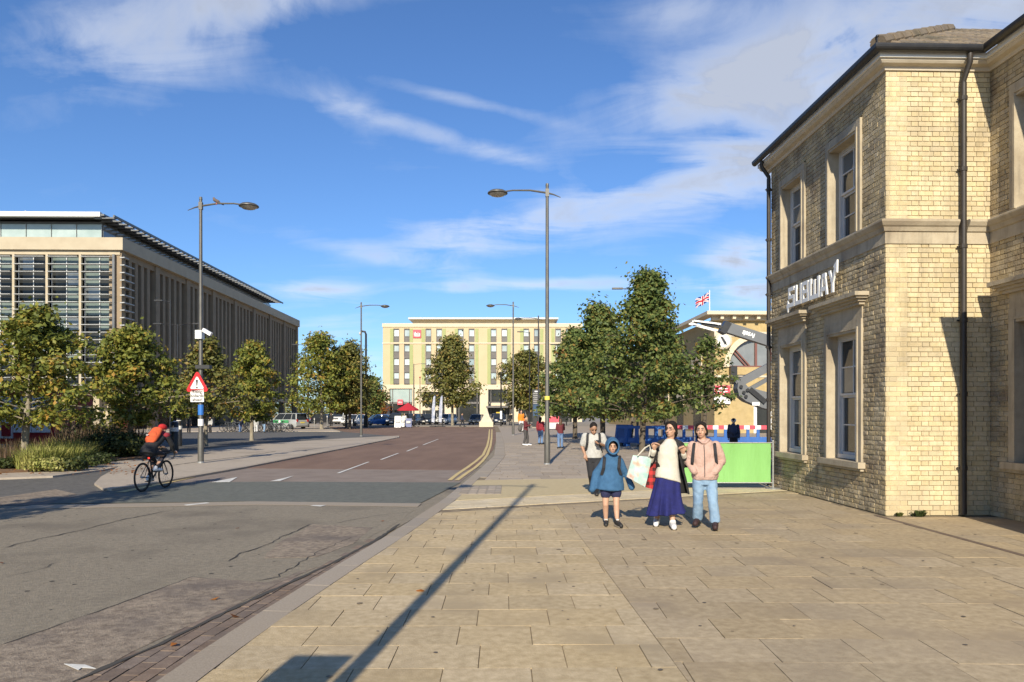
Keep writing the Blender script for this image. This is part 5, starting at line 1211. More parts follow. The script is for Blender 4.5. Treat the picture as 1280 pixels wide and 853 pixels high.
# ================================================================ BOOM LIFT
LG = mat('lift_grey', (.14, .145, .15), (.115, .12, .125), 1.2, .5)
BY = 40.0; q_ = lambda u, v, d=0: at(u, v, BY)+Vector((0, d, 0))
bl = thing('boom_lift', 'grey articulated boom lift reaching left from behind the brick building', 'boom lift', (0, 0, 0))
MB().beam(q_(906, 409), q_(1010, 442.5), .45, .56).build('main_boom', LG, bl); MB().beam(q_(868, 401), q_(907, 411), .16, .16).build('fly_boom', BLACK, bl)
for d in (-.18, .18): MB().beam(q_(866, 401.5, d), q_(900, 405.8, d), .05, .09).beam(q_(862, 404.5, d), q_(896, 413.6, d), .05, .08).build('fly_rail', WHITE, bl)
MB().beam(q_(902, 408), q_(909, 412), .58, .66).build('boom_nose', BLACK, bl)
tb = bpy.data.objects['main_boom']
dd = (q_(1010, 442.5)-q_(906, 409)).normalized(); ang = math.atan2(-dd.z, dd.x)
pp = q_(934, 418.2)+Vector((0, -.235, 0)); text('lettering', 'SJ85AJ', .26, WHITE, tb, tuple(pp), (R(90), ang, 0), .004, bold=.012)
MB().beam(q_(920, 481), q_(985, 446, .0), .3, .42).build('lower_arm', LG, bl); MB().beam(q_(935, 489, .3), q_(990, 458, .3), .2, .22).build('lower_arm', LG, bl)
kn = MB().prism([((u-640)/F*BY, H+(517-v)/F*BY) for u, v in ((920, 479), (926, 477), (932, 484), (975, 496), (980, 518), (950, 510), (930, 502), (921, 495), (919, 486))], frame((0, BY-.40, 0), (1, 0, 0), (0, 1, 0)), .8).build('knuckle', LG, bl)
for u, v in ((923, 484), (926.5, 491), (929, 496), (931, 488)): MB().lathe([(.01, 0), (.09, 0), (.09, .06), (.01, .06)], 10, q_(u, v, -.46), Matrix.Rotation(R(90), 3, 'X')).build('pin', BLACK, kn)
MB().beam(q_(934, 487, -.45), q_(953, 503, -.45), .12, .26).build('hydraulic_ram', BLACK, kn); MB().b2(q_(940, 503).x-.12, q_(944, 503).x+.1, BY-.42, BY-.405, q_(0, 505).z-.1, q_(0, 503).z).build('decal', WHITE, kn)
MB().beam(q_(978, 508), q_(1012, 498), .5, .6).build('riser', LG, bl)
cx_ = q_(1012, 0).x; MB().b2(cx_-1.4, cx_+1.6, BY-1.1, BY+1.1, .7, 1.9).build('turntable', LG, bl); MB().b2(cx_-1.9, cx_+1.9, BY-.9, BY+.9, .4, .7).build('chassis', BLACK, bl); MB().beam((cx_, BY, 1.9), q_(1012, 442), .5, .5).build('mast', LG, bl)
for dx in (-1.35, 1.35):
    for dy in (-1.1, 1.1): MB().lathe([(.01, -.17), (.42, -.17), (.48, -.1), (.48, .1), (.42, .17), (.01, .17)], 16, (cx_+dx, BY+dy, .48), Matrix.Rotation(R(90), 3, 'X')).build('wheel', BLACK, bl)
# ================================================================ CARS
TYRE = mat('tyre', (.02, .02, .02), rough=.9); RIM = mat('alloy_rim', (.45, .45, .46), rough=.3, metal=.7)
LIGHTW = mat('headlight', (.70, .72, .74), rough=.15); LIGHTR = mat('tail_light', (.40, .02, .02), rough=.2); PLY = mat('rear_plate', (.75, .58, .08), rough=.5)
def paint(n, c): return mat(n, c, rough=.28, coat=.6)
def car(label, x, y, rz, m, L=4.2, W=1.76, HT=1.5, kind='hatch', cat='car', group='cars and taxis around the square', roof_sign=None):
    t = thing('parked_car', label, cat, (x, y, 0), rz, group); hw = W/2; hl = L/2
    van = kind == 'van'; belt = HT*.60; hood = belt-.08
    A = dict(hatch=(-hl+1.05, -hl+1.75, hl-.75, hl-.12), suv=(-hl+1.1, -hl+1.7, hl-.55, hl-.1), van=(-hl+.85, -hl+1.55, hl-.2, hl-.04))[kind]
    # lower body: rings across the car from nose to tail
    st_ = [(-hl, .42, .62, .80), (-hl+.05, .26, .70, .90), (-hl+.35, .20, hood-.14, .98), (A[0]-.05, .20, hood, 1.0), (A[0]+.2, .20, belt, 1.0), (0, .20, belt+.01, 1.0), (hl-.7, .20, belt+.02, 1.0), (hl-.12, .24, belt, .96), (hl, .38, belt-.12, .90)]
    rs = []
    for yy, z0, z1, k in st_:
        w_ = hw*k; rs.append([Vector(p) for p in ((-w_*.92, yy, z0), (w_*.92, yy, z0), (w_, yy, z0+(z1-z0)*.35), (w_*.985, yy, z0+(z1-z0)*.75), (w_*.90, yy, z1), (-w_*.90, yy, z1), (-w_*.985, yy, z0+(z1-z0)*.75), (-w_, yy, z0+(z1-z0)*.35))])
    b = MB().rings(rs); wb, wt = hw*.885, hw*.74
    yb0, yt0, yt1, yb1 = A
    b.rings([[Vector(p) for p in ((-wt, yt0-.02, HT-.06), (wt, yt0-.02, HT-.06), (wt, yt1+.02, HT-.06), (-wt, yt1+.02, HT-.06))], [Vector(p) for p in ((-wt*.9, yt0+.12, HT), (wt*.9, yt0+.12, HT), (wt*.9, yt1-.12, HT), (-wt*.9, yt1-.12, HT))]])
    for s in (-1, 1):
        b.beam((s*wb, yb0, belt), (s*wt, yt0, HT-.05), .07, .07); b.beam((s*wb, yb1, belt), (s*wt, yt1, HT-.05), .12, .10)
        for f in ((.42, .78) if kind != 'hatch' else (.48,)): b.beam((s*(wb+.005), yb0+(yb1-yb0)*f, belt), (s*(wt+.008), yt0+(yt1-yt0)*f, HT-.05), .09, .03)
    body = b.build('body', m, t, smooth=True); body.data.set_sharp_from_angle(angle=R(32)) if hasattr(body.data, 'set_sharp_from_angle') else None
    g = MB().rings([[Vector(p) for p in ((-wb+.015, yb0+.01, belt-.02), (wb-.015, yb0+.01, belt-.02), (wb-.015, yb1-.02, belt-.02), (-wb+.015, yb1-.02, belt-.02))], [Vector(p) for p in ((-wt+.01, yt0+.01, HT-.055), (wt-.01, yt0+.01, HT-.055), (wt-.01, yt1-.01, HT-.055), (-wt+.01, yt1-.01, HT-.055))]])
    g.build('window_glass', GLASS, t)
    Mx = Matrix.Rotation(R(90), 3, 'Y')
    for s in (-1, 1):
        for yy in (-hl+.82, hl-.78):
            wh = MB().lathe([(.20, -.1), (.30, -.1), (.325, -.06), (.325, .06), (.30, .1), (.20, .1)], 18, (s*(hw-.11), yy, .325), Mx).build('wheel', TYRE, t, smooth=True)
            MB().lathe([(.01, -.03), (.20, -.03), (.205, .09), (.01, .09)] if s > 0 else [(.01, -.09), (.205, -.09), (.20, .03), (.01, .03)], 14, (s*(hw-.10), yy, .325), Mx).build('rim', RIM, wh)
        MB().box((s*hw*.66, -hl+.06, hood-.23), (.34, .16, .15), rz=-s*.25).build('headlight', LIGHTW, t); MB().box((s*hw*.76, hl-.03, belt-.10), (.16, .10, .26)).build('tail_light', LIGHTR, t)
        MB().b2(s*(hw+.0), s*(hw+.15), yb0+.32, yb0+.42, belt-.01, belt+.12).build('mirror', m, t)
    MB().b2(-.38, .38, -hl-.025, -hl+.03, hood-.33, hood-.19).build('grille', BLACK, t); MB().b2(-hw*.8, hw*.8, -hl-.02, -hl+.06, .27, .43).build('bumper', BLACK, t)
    MB().b2(-.26, .26, -hl-.035, -hl-.015, .45, .56).build('number_plate', WHITE, t); MB().b2(-.26, .26, hl-.01, hl+.02, .62, .73).build('number_plate', PLY, t)
    if roof_sign: MB().b2(-.32, .32, -.1, .1, HT+.0, HT+.17).build('roof_sign', roof_sign, t)
    return t
SILV = paint('paint_silver', (.32, .33, .32)); WHT = paint('paint_white', (.70, .70, .68)); BLU = paint('paint_blue', (.03, .11, .30)); BLK = paint('paint_black', (.02, .022, .028)); GRY = paint('paint_grey', (.22, .225, .23)); NVY = paint('paint_navy', (.025, .035, .07))
def cpx(u, v): p = G(u, v); return p.x, p.y
GRNT = paint('paint_green', (.06, .33, .12))
x, y = cpx(360, 536.4); v_ = car('silver people carrier taxi with green side panels, seen from behind', x, y, R(40)+math.pi+R(180)-R(0), SILV, 4.3, 1.80, 1.62, 'van', 'taxi')
v_.rotation_euler = (0, 0, R(58+180))
for s in (-1, 1): MB().b2(s*.895, s*.915, -1.5, 1.1, .62, .92).build('green_panel', GRNT, v_); MB().lathe([(.01, 0), (.16, 0), (.16, .012), (.01, .012)], 12, (s*.92, -.2, .77), Matrix.Rotation(R(90), 3, 'Y')).build('door_emblem', WHITE, v_)
x, y = cpx(443.5, 532.4); car('white saloon car facing the camera, left of the blue car', x, y, R(-16), WHT, 4.4, 1.80, 1.48, 'hatch')
x, y = cpx(426, 530.3); car('white van parked behind olive tree trunk', x, y, R(-5), WHT, 4.8, 1.9, 1.95, 'van', 'van')
x, y = cpx(471, 532); car('bright blue hatchback turned sideways, next to the white car', x, y, R(-62), BLU, 3.9, 1.72, 1.46, 'hatch')
x, y = cpx(485, 531); car('grey hatchback half hidden behind the blue car', x, y, R(-40), GRY, 4.1, 1.75, 1.48, 'hatch')
x, y = cpx(497, 532.3); car('black sport utility car facing the camera below the red parasol', x, y, R(-12), BLK, 4.4, 1.84, 1.66, 'suv')
x, y = cpx(517, 531.4); car('dark blue car behind the folding signs', x, y, R(-15), NVY, 4.3, 1.8, 1.58, 'hatch')
x, y = cpx(534, 531); car('black car left of the feather flags', x, y, R(-10), BLK, 4.3, 1.8, 1.52, 'hatch')
x, y = cpx(558, 530.6); car('white estate car behind the feather flags', x, y, R(-20), WHT, 4.4, 1.8, 1.55, 'suv')
x, y = cpx(596, 531); car('silver saloon car left of the stone wedge', x, y, R(-8), SILV, 4.3, 1.8, 1.47, 'hatch', roof_sign=HPAL)
x, y = cpx(623, 531); car('dark taxi with yellow roof sign right of the stone wedge', x, y, R(8), NVY, 4.5, 1.8, 1.62, 'suv', 'taxi', roof_sign=mat('taxi_yellow', (.75, .5, .05), rough=.4))
x, y = cpx(407, 530.2); car('dark car in the shade between the two far left trees', x, y, R(70), BLK, 4.3, 1.8, 1.5, 'hatch')
x, y = cpx(375, 529.6); car('dark car behind the green and silver taxi', x, y, R(80), NVY, 4.3, 1.8, 1.5, 'hatch')
x, y = at(72, 0, 41).x, 41; car('white van standing behind the right end of red kiosk', x, y, R(8), WHT, 5.0, 1.95, 2.2, 'van', 'van')
# ================================================================ BICYCLES
def bicycle(label, loc, rz, m=BLACK, group=None, drop=True, spokes=16):
    t = thing('bicycle', label, 'bicycle', loc, rz, group); r = .335
    Mx = Matrix.Rotation(R(90), 3, 'Y')
    for yy in (-.5, .5):
        w_ = MB().lathe([(r-.035, -.008), (r-.03, -.015), (r-.012, -.017), (r, -.006), (r, .006), (r-.012, .017), (r-.03, .015), (r-.035, .008)], 28, (0, yy, r), Mx)
        w_.f = w_.f[:-2]; wo_ = w_.build('wheel', TYRE, t, smooth=True)
        h = MB().lathe([(r-.05, -.009), (r-.034, -.009), (r-.034, .009), (r-.05, .009)], 28, (0, yy, r), Mx); h.f = h.f[:-2]; h.build('rim', BLACK, wo_)
        s = MB()
        for i in range(spokes): a = 6.283*i/spokes; s.tube([(.02*(-1)**i, yy+.02*math.cos(a), r+.02*math.sin(a)), (0, yy+(r-.045)*math.cos(a), r+(r-.045)*math.sin(a))], .0016, 3, caps=False)
        s.lathe([(.01, -.03), (.022, -.03), (.022, .03), (.01, .03)], 8, (0, yy, r), Mx); s.build('spokes', STEEL, wo_)
    f = MB(); BBk = (0, .06, .28); ST = (0, .20, .78); HTt = (0, -.33, .80); HTb = (0, -.36, .68)
    for a, b, q in ((BBk, ST, .016), (BBk, HTb, .019), ((0, .185, .74), HTt, .016), (HTt, HTb, .02)): f.tube([a, b], q, 8)
    for s in (-1, 1): f.tube([BBk, (s*.05, .5, r)], .010, 6); f.tube([(0, .19, .74), (s*.05, .5, r)], .008, 6); f.tube([HTb, (s*.045, -.42, .5), (s*.05, -.5, r)], [.014, .012, .009], 6)
    f.build('frame', m, t, smooth=True)
    MB().tube([ST, (0, .215, .86)], .013, 8).build('seat_post', BLACK, t)
    MB().rings([[Vector((a*w_, yy, .87+z)) for a, z in ((-1, 0), (-.6, .03), (.6, .03), (1, 0), (.5, -.03), (-.5, -.03))] for yy, w_ in ((.04, .02), (.10, .025), (.24, .07), (.31, .065))]).build('saddle', BLACK, t)
    hb = MB()
    if drop: hb.tube([(-.21, -.38, .72), (-.21, -.46, .72), (-.21, -.52, .80), (-.21, -.46, .86), (-.2, -.38, .88), (.2, -.38, .88), (.21, -.46, .86), (.21, -.52, .80), (.21, -.46, .72), (.21, -.38, .72)], .014, 7)
    else: hb.tube([(-.30, -.30, .93), (-.1, -.37, .92), (.1, -.37, .92), (.30, -.30, .93)], .013, 7)
    hb.tube([HTt, (0, -.38, .88)], .014, 7); hb.build('handlebar', BLACK, t)
    c = MB().lathe([(.08, -.004), (.085, -.004), (.085, .004), (.08, .004)], 20, (.05, .06, .28), Mx).tube([(.07, .06, .28), (.09, .02, .12)], .010, 6).tube([(-.07, .06, .28), (-.09, .10, .44)], .010, 6).build('crank', STEEL, t)
    MB().b2(.07, .17, -.02, .06, .105, .125).b2(-.17, -.07, .06, .14, .43, .45).build('pedal', BLACK, t)
    MB().b2(-.018, .018, .235, .25, .74, .79).build('rear_light', mat('rear_lamp', (.5, .02, .02), rough=.3, em=((1, .05, .03), 1.5)), t) if drop else None
    return t
CX, CY = -7.72, 15.98
bk = bicycle('black racing bicycle ridden along the road', (CX, CY, RZ), R(180-4), BLACK); bk.scale = (.92, .92, .92)
for c in kids(bk): pass
ORD = 'first second third fourth fifth sixth seventh eighth ninth tenth eleventh twelfth thirteenth fourteenth fifteenth'.split()
pb = bicycle('first parked bicycle from the left in the row under left trees', (at(284, 0, 66).x, 66, 0), R(75), ALUD, 'bicycles parked under the left trees', False, 8)
for i in range(1, 15):
    copy_tree(pb, (at(284+5.2*i, 0, 66).x, 66+random.uniform(-.9, .9), 0), R(75+random.uniform(-18, 18)+(180 if i % 3 == 0 else 0)), ORD[i]+' parked bicycle from the left in the row under left trees', 'bicycles parked under the left trees')
# ================================================================ PEOPLE
SKIN = mat('skin', (.50, .30, .20), (.46, .27, .18), 20, .55); SKIND = mat('skin_tan', (.36, .20, .125), (.33, .18, .11), 20, .55)
HAIR = mat('hair_black', (.012, .010, .009), (.025, .02, .018), 30, .7, .4, 90, stretch=(3, 3, .4), spec=.15); HAIRB = mat('hair_brown', (.07, .035, .018), (.10, .05, .025), 30, .5, .4, 90, stretch=(3, 3, .4))
EYE = mat('eye_dark', (.015, .012, .01), rough=.2); LIP = mat('lip', (.36, .13, .10), rough=.5)
SHOEW = mat('shoe_white', (.74, .73, .72), rough=.6); SHOEB = mat('shoe_black', (.02, .019, .018), rough=.6); SHOEM = mat('shoe_maroon', (.05, .02, .02), (.025, .012, .012), 18, .7)
def cloth(n, a, b=None, sc=14, **k): return mat(n, a, b or tuple(x*.82 for x in a), sc, .88, k.pop('bump', .8), k.pop('bscale', 9), **k)
RAIN = cloth('raincoat_blue', (.038, .115, .225), (.027, .088, .18)); NAVYS = cloth('navy_cotton', (.02, .022, .07)); WOOL = cloth('white_knit', (.58, .54, .45), (.50, .465, .385), bscale=60, bump=.4)
SKIRT = cloth('royal_blue_skirt', (.010, .013, .115), (.007, .009, .08)); COATB = cloth('black_wool', (.018, .017, .018)); PINK = cloth('pink_fleece', (.50, .335, .275), (.45, .295, .24), bscale=14, bump=1.2)
JEANL = cloth('light_denim', (.17, .27, .40), (.24, .35, .47), 9); JEAN = cloth('denim', (.10, .17, .32), (.15, .24, .40), 6); TEE = cloth('pale_tee', (.46, .45, .42)); DARKT = cloth('charcoal_trousers', (.022, .022, .026)); GREYT = cloth('grey_trousers', (.07, .065, .065))
MAROON = cloth('maroon_top', (.13, .022, .028)); REDJ = cloth('red_jacket', (.26, .022, .035)); HIVIS = cloth('orange_workwear', (.72, .23, .02)); NAVYJ = cloth('navy_jacket', (.04, .05, .09)); ORNG = cloth('orange_bag', (.60, .10, .03)); BLKJ = cloth('black_jacket', (.02, .02, .022)); GRYBAG = cloth('grey_bag', (.10, .095, .09)); WHT_C = cloth('white_cotton', (.68, .67, .64)); REDH = cloth('red_helmet', (.50, .02, .02), bump=.05)
V = lambda *a: Vector(a)
def pose(Ht, stride=.0, swing=.0, lean=0.0, head=(0, 0), **kw):
    """joint positions of a figure facing -y; 'l' is its own left (+x)"""
    k = Ht; J = dict(hip=V(0, 0, .525*k), waist=V(0, -lean*.35, .62*k), chest=V(0, -lean*.8, .735*k), neck=V(0, -lean, .82*k), head=V(head[0], -lean-.015+head[1], .925*k))
    for s, n in ((1, 'l'), (-1, 'r')):
        f = stride*s
        J['hip_'+n] = V(s*.052*k, 0, .515*k); J['ankle_'+n] = V(s*.058*k, -f, .045*k+(.05*k if f < 0 else 0)*abs(stride)*2)
        mid = (J['hip_'+n]+J['ankle_'+n])/2; J['knee_'+n] = V(s*.057*k, mid.y-.03*k-abs(f)*.12, .285*k)
        J['toe_'+n] = J['ankle_'+n]+V(s*.012*k, -.105*k, -.03*k if f >= 0 else -.05*k)
        J['sho_'+n] = V(s*.105*k, -lean*.95, .805*k); w_ = -swing*s
        J['elb_'+n] = V(s*.135*k, -lean*.7-w_*.4*k+.015*k, .63*k); J['wri_'+n] = V(s*.135*k, -lean*.5-w_*k-.03*k, .485*k)
    J.update(kw); J['H'] = Ht; return J
def frame_of(d, hint=V(0, -1, 0)):
    d = d.normalized(); a = hint-d*hint.dot(d)
    if a.length < 1e-3: a = V(1, 0, 0)-d*d.x
    a.normalize(); return d, a, d.cross(a)
def hand(mb, w, d, nrm, side, k, curl=.5):
    """palm, four unequal bent fingers and a thumb"""
    d, n, c = frame_of(d, nrm); c = c*side; s = k*.105/1.0
    mb.limb([w, w+d*s*.25, w+d*s*.48], [(s*.20, s*.13), (s*.27, s*.13), (s*.29, s*.12)], 8)
    for i, (o, l) in enumerate(((.23, .44), (.08, .50), (-.08, .47), (-.22, .36))):
        p = w+d*s*.46+c*o*s; q = p+d*s*l*.5*(1-curl*.3)+n*s*.10*curl; r = q+d*s*l*.40*(1-curl)+n*s*.34*curl*l*1.6
        mb.limb([p, q, r], [s*.085, s*.078, s*.06], 6)
    p = w+d*s*.18+c*s*.24; mb.limb([p, p+c*s*.20+d*s*.22+n*s*.10, p+c*s*.18+d*s*.45+n*s*.22], [s*.10, s*.085, s*.065], 6)
def head_mb(mb, J, fwd, k, hood=False):
    h = J['head']; f, u, c = frame_of(fwd, V(0, 0, 1)); M = Matrix((c, -f, u)).transposed()
    e = lambda x, y, z: h+M @ V(x*k, y*k, z*k)
    mb.ell(e(0, .012, .012), (.044*k, .056*k, .060*k), M, 14, 10); mb.ell(e(0, -.010, -.030), (.036*k, .044*k, .042*k), M, 12, 8); mb.ell(e(0, -.030, -.056), (.017*k, .016*k, .014*k), M, 8, 6)
    mb.limb([e(0, -.048, .004), e(0, -.062, -.018)], [.007*k, .0105*k], 6)
    for s in (-1, 1): mb.ell(e(s*.046, .008, -.010), (.006*k, .014*k, .019*k), M, 8, 6); mb.ell(e(s*.022, -.040, -.020), (.012*k, .010*k, .012*k), M, 8, 6)
    mb.limb([J['neck']-V(0, 0, .02*k), h+M @ V(0, .014*k, -.04*k)], [.034*k, .031*k], 10)
    return e, M
def body_mb(J, fwd, hd, curl=.5, fing=True):
    k = J['H']; mb = MB(); ret = head_mb(mb, J, fwd, k)
    mb.tube([J['hip']-V(0, 0, .02*k), J['hip']+V(0, 0, .03*k), J['waist'], J['chest'], J['neck']-V(0, 0, .025*k), J['neck']+V(0, 0, .01*k)], [(.085*k, .06*k), (.09*k, .062*k), (.075*k, .055*k), (.09*k, .060*k), (.068*k, .038*k), (.033*k, .031*k)], 14)
    for n, s in (('l', 1), ('r', -1)):
        mb.limb([J['sho_'+n], J['elb_'+n], J['wri_'+n]], [.030*k, .025*k, .0165*k])
        d, nr = hd.get(n, ((J['wri_'+n]-J['elb_'+n]), V(-s, 0, 0)))
        if d is not None:
            if fing: hand(mb, J['wri_'+n], d, nr, s if True else 1, k, curl)
            else: mb.limb([J['wri_'+n], J['wri_'+n]+d.normalized()*.05*k], [.017*k, .02*k])
        mb.limb([J['hip_'+n], J['knee_'+n], (J['knee_'+n]*.62+J['ankle_'+n]*.38)+V(0, .012*k, 0), J['ankle_'+n]], [.052*k, .034*k, .033*k, .021*k])
        mb.limb([J['ankle_'+n], J['ankle_'+n].lerp(J['toe_'+n], .75)], [.021*k, .014*k], 8)
    return mb, ret
def top_mb(J, ext=1.0, hem=None, sleeve='long', hemk=1.0, bulk=1.0, collar=.0):
    k = J['H']; mb = MB(); hz_ = hem if hem is not None else .50*k; b = bulk; low = V(J['hip'].x, J['hip'].y, hz_)
    mb.tube([low, low.lerp(J['waist'], .5), J['waist'], J['chest'], J['neck']-V(0, 0, .03*k), J['neck']+V(0, 0, collar)], [(.103*k*b*hemk, .078*k*b*hemk), (.100*k*b, .074*k*b), (.092*k*b, .068*k*b), (.108*k*b, .078*k*b), (.095*k*b, .054*k*b), (.044*k, .042*k)], 18)
    for n in 'lr':
        e = J['elb_'+n]; wv = J['wri_'+n]
        if sleeve == 'long': mb.limb([J['sho_'+n], e, e.lerp(wv, .93)], [.043*k*b, .036*k*b, .028*k*b])
        elif sleeve == 'short': mb.limb([J['sho_'+n], J['sho_'+n].lerp(e, .72)], [.043*k*b, .042*k*b])
    return mb
def leg_mb(J, end=1.0, flare=1.0, bulk=1.0):
    k = J['H']; mb = MB(); mb.tube([J['hip']-V(0, 0, .045*k), J['hip'], J['waist']-V(0, 0, .02*k)], [(.09*k, .07*k), (.098*k*bulk, .073*k), (.082*k, .062*k)], 14)
    for n in 'lr':
        h, kn, a = J['hip_'+n], J['knee_'+n], J['ankle_'+n]
        if end < 1: mb.limb([h, h.lerp(kn, end*2)], [.062*k*bulk, .056*k*bulk])
        else: mb.tube([h, h.lerp(kn, .5), kn, kn.lerp(a, .5), a+V(0, 0, .005)], [.062*k*bulk, .054*k*bulk, .045*k*bulk, .042*k*bulk*flare, .043*k*bulk*flare], 12); mb.ell(h, .062*k*bulk)
    return mb
def shoe(J, n, m, root, k):
    a, t = J['ankle_'+n], J['toe_'+n]; d = (t-a); d.z = 0; d.normalize(); mb = MB(); z0 = min(t.z, a.z-.03*k)
    heel = V(a.x, a.y, 0)-d*.028*k; z = lambda f: (a.z-.04*k)*(1-f)+(t.z-.015*k)*f
    mb.limb([heel+V(0, 0, z(0)+.026*k), heel+d*.08*k+V(0, 0, z(.5)+.026*k), heel+d*.155*k+V(0, 0, z(1)+.020*k)], [.027*k, .030*k, .025*k], 10)
    mb.limb([heel+d*.012*k+V(0, 0, z(0)+.03*k), heel+d*.02*k+V(0, 0, z(0)+.055*k)], [.032*k, .030*k], 10)
    me = fuse(mb, .008*k/1.5, 3); me.materials.append(m); o = link('shoe', me, root)
    so_ = MB(); c = heel+d*.062*k; ang = math.atan2(d.y, d.x); so_.box(c+V(0, 0, z(.45)-.001*k), (.175*k, .05*k, .012*k), rz=ang); so_.build('sole', SHOEB if m is not SHOEB else GRAN, o)
def hair_mb(J, e, M, k, style):
    mb = MB(); mb.ell(e(0, .024, .028), (.0495*k, .056*k, .054*k), M, 14, 10)
    if style in ('long', 'pony', 'bob'):
        mb.ell(e(0, .034, -.005), (.050*k, .046*k, .060*k), M)
        for s in (-1, 1): mb.limb([e(s*.012, -.030, .066), e(s*.036, -.022, .048), e(s*.048, .004, .0), e(s*.045, .022, -.035)], [.012*k, .012*k, .013*k, .016*k], 8)
    if style == 'long': mb.limb([e(0, .05, -.02), e(0, .055, -.09), e(0, .05, -.17)], [(.05*k, .03*k), (.06*k, .028*k), (.045*k, .02*k)], 10)
    if style == 'pony': mb.limb([e(0, .06, .015), e(.02, .088, -.01), e(.035, .085, -.07), e(.04, .075, -.13)], [.022*k, .026*k, .024*k, .010*k], 8)
    if style == 'bob': mb.ell(e(.004, .052, -.045), (.044*k, .036*k, .040*k), M); mb.limb([e(.044, .012, -.01), e(.046, .022, -.06)], [.018*k, .016*k], 8)
    return mb
def put(name, mb, m, root, vox, smo=4, label=None, cut=None):
    me = fuse(mb, vox, smo); me.materials.append(m); return link(name, me, root, label=label)
def face_bits(e, M, k, root, body, glasses=False):
    for s in (-1, 1): MB().ell(e(s*.0175, -.0435, .006), (.0085*k, .004*k, .0045*k), M, 8, 6).build('eye', EYE, body); MB().limb([e(s*.008, -.046, .020), e(s*.028, -.041, .021)], [.0028*k, .002*k], 5).build('eyebrow', HAIR, body)
    MB().ell(e(0, -.050, -.041), (.0135*k, .005*k, .0045*k), M, 8, 6).build('mouth', LIP, body)
    if glasses:
        for s in (-1, 1):
            g = MB(); n = 14; ring = [e(s*.019+.0155*math.cos(6.283*i/n), -.0515, .004+.013*math.sin(6.283*i/n)) for i in range(n+1)]; g.tube(ring, .0015*k, 4, caps=False); g.tube([e(s*.034, -.051, .006), e(s*.047, .008, .004)], .0014*k, 4)
            g.build('glasses', BLACK, body)
def human(name, label, u, v, Y, yaw, J, top, legs, m_skin=SKIN, fwd=V(0, -1, 0), hair='short', hm=HAIR, vox=.011, hd={}, curl=.5, shoes=SHOEB, face=True, glasses=False, group=None, fing=True, grounded=None, z0=None):
    p = grounded if grounded is not None else at(u, v, Y); root = thing('person', label, 'person', (p.x, p.y, z0 if z0 is not None else 0), yaw, group)
    mb, (e, M) = body_mb(J, fwd, hd, curl, fing); b = put('body', mb, m_skin, root, vox, 3); k = J['H']
    if face: face_bits(e, M, k, root, b, glasses)
    if hair: put('hair', hair_mb(J, e, M, k, hair), hm, root, max(.009, vox), 4)
    for nm, mm, mt in list(top)+list(legs): put(nm, mm, mt, root, max(.010, vox), 4)
    if shoes:
        for n in 'lr': shoe(J, n, shoes, root, k)
    return root, e, M
def wrinkled(o, amp=.006, f=22, seed=1):
    """folds in the cloth surface"""
    me = o.data; n = len(me.vertices); co = np.empty(n*3); me.vertices.foreach_get('co', co); co = co.reshape(-1, 3); no = np.empty(n*3); me.vertices.foreach_get('normal', no); no = no.reshape(-1, 3)
    r = np.random.default_rng(seed); dsp = np.zeros(n)
    for i in range(6):
        w_ = r.normal(size=3)*np.array((1, 1, .75))*f*(.5+.3*i); dsp += np.sin(co@w_+r.random()*6.28+1.5*np.sin(co@(w_[::-1]*.5)))*(1/(1+.5*i))
    co += no*(dsp*amp*.5)[:, None]; me.vertices.foreach_set('co', co.reshape(-1)); me.update()
def sub(root, n): return [c for c in kids(root) if c.name.split('.')[0] == n][0]

# ---- child in the blue raincoat
Yc = 10.55; kc = 1.25
def loc(u, Y, v, yc, xc): return V((u-U0)/F*Y-xc, 0, H+(V0-v)/F*Y)
xc = (764-U0)/F*Yc; c_ = lambda u, v, y=0.0: V((u-U0)/F*(Yc+y)-xc, y, H+(V0-v)/F*(Yc+y))
J = pose(kc, head=(.0, -.03), hip_l=c_(770, 607), hip_r=c_(757, 607), knee_l=c_(770.5, 631, -.06), ankle_l=c_(771.5, 652, -.10), toe_l=c_(776, 658, -.24), knee_r=c_(757, 631, -.02), ankle_r=c_(757.5, 651, .06), toe_r=c_(757.5, 657, -.09),
    hip=c_(763.5, 602), waist=c_(764, 588), chest=c_(765, 576), neck=c_(765, 569), sho_l=c_(772.5, 576), elb_l=c_(783, 592, .02), wri_l=c_(789, 607, -.03), sho_r=c_(757, 576), elb_r=c_(745, 592, .03), wri_r=c_(741, 610, -.02))
J['head'] = c_(765.5, 559, -.03)
t_ = MB(); t_.tube([c_(762, 612), c_(762.5, 605), c_(763.5, 592), c_(764.5, 580), c_(765, 571), c_(765, 566)], [(.208, .15), (.200, .142), (.170, .122), (.148, .11), (.11, .085), (.070, .065)], 18)
t_.limb([c_(773.5, 575.5), J['elb_l'], c_(790, 609, -.03)], [.058, .056, .050]); t_.limb([c_(756, 575.5), J['elb_r'], c_(740, 612, -.02)], [.058, .058, .054])
hd_ = MB(); hc = J['head']+V(0, .02, .015); rsx = []
for y, r in ((.135, .01), (.12, .055), (.08, .092), (.02, .112), (-.04, .114), (-.10, .106), (-.150, .092), (-.135, .072), (-.05, .086), (.02, .090), (.07, .070), (.095, .02)):
    rsx.append([hc+V(r*.92*math.cos(6.283*j/18), y, r*1.14*math.sin(6.283*j/18)-.012*(y < -.08)) for j in range(18)])
hd_.rings(rsx)
child, e, M = human('person', 'child in blue hooded raincoat and navy shorts walking with sleeves hanging', 0, 0, 0, 0, J, [('raincoat', t_, RAIN), ('hood', hd_, RAIN)], [('shorts', leg_mb(J, .22, bulk=1.12), NAVYS)], hair='short', vox=.009, shoes=SHOEB, grounded=V(xc, Yc, 0), hd=dict(l=(None, None), r=(None, None)), group='family walking towards the camera')
wrinkled(sub(child, 'raincoat'), .015, 14, 2)
cs = MB()
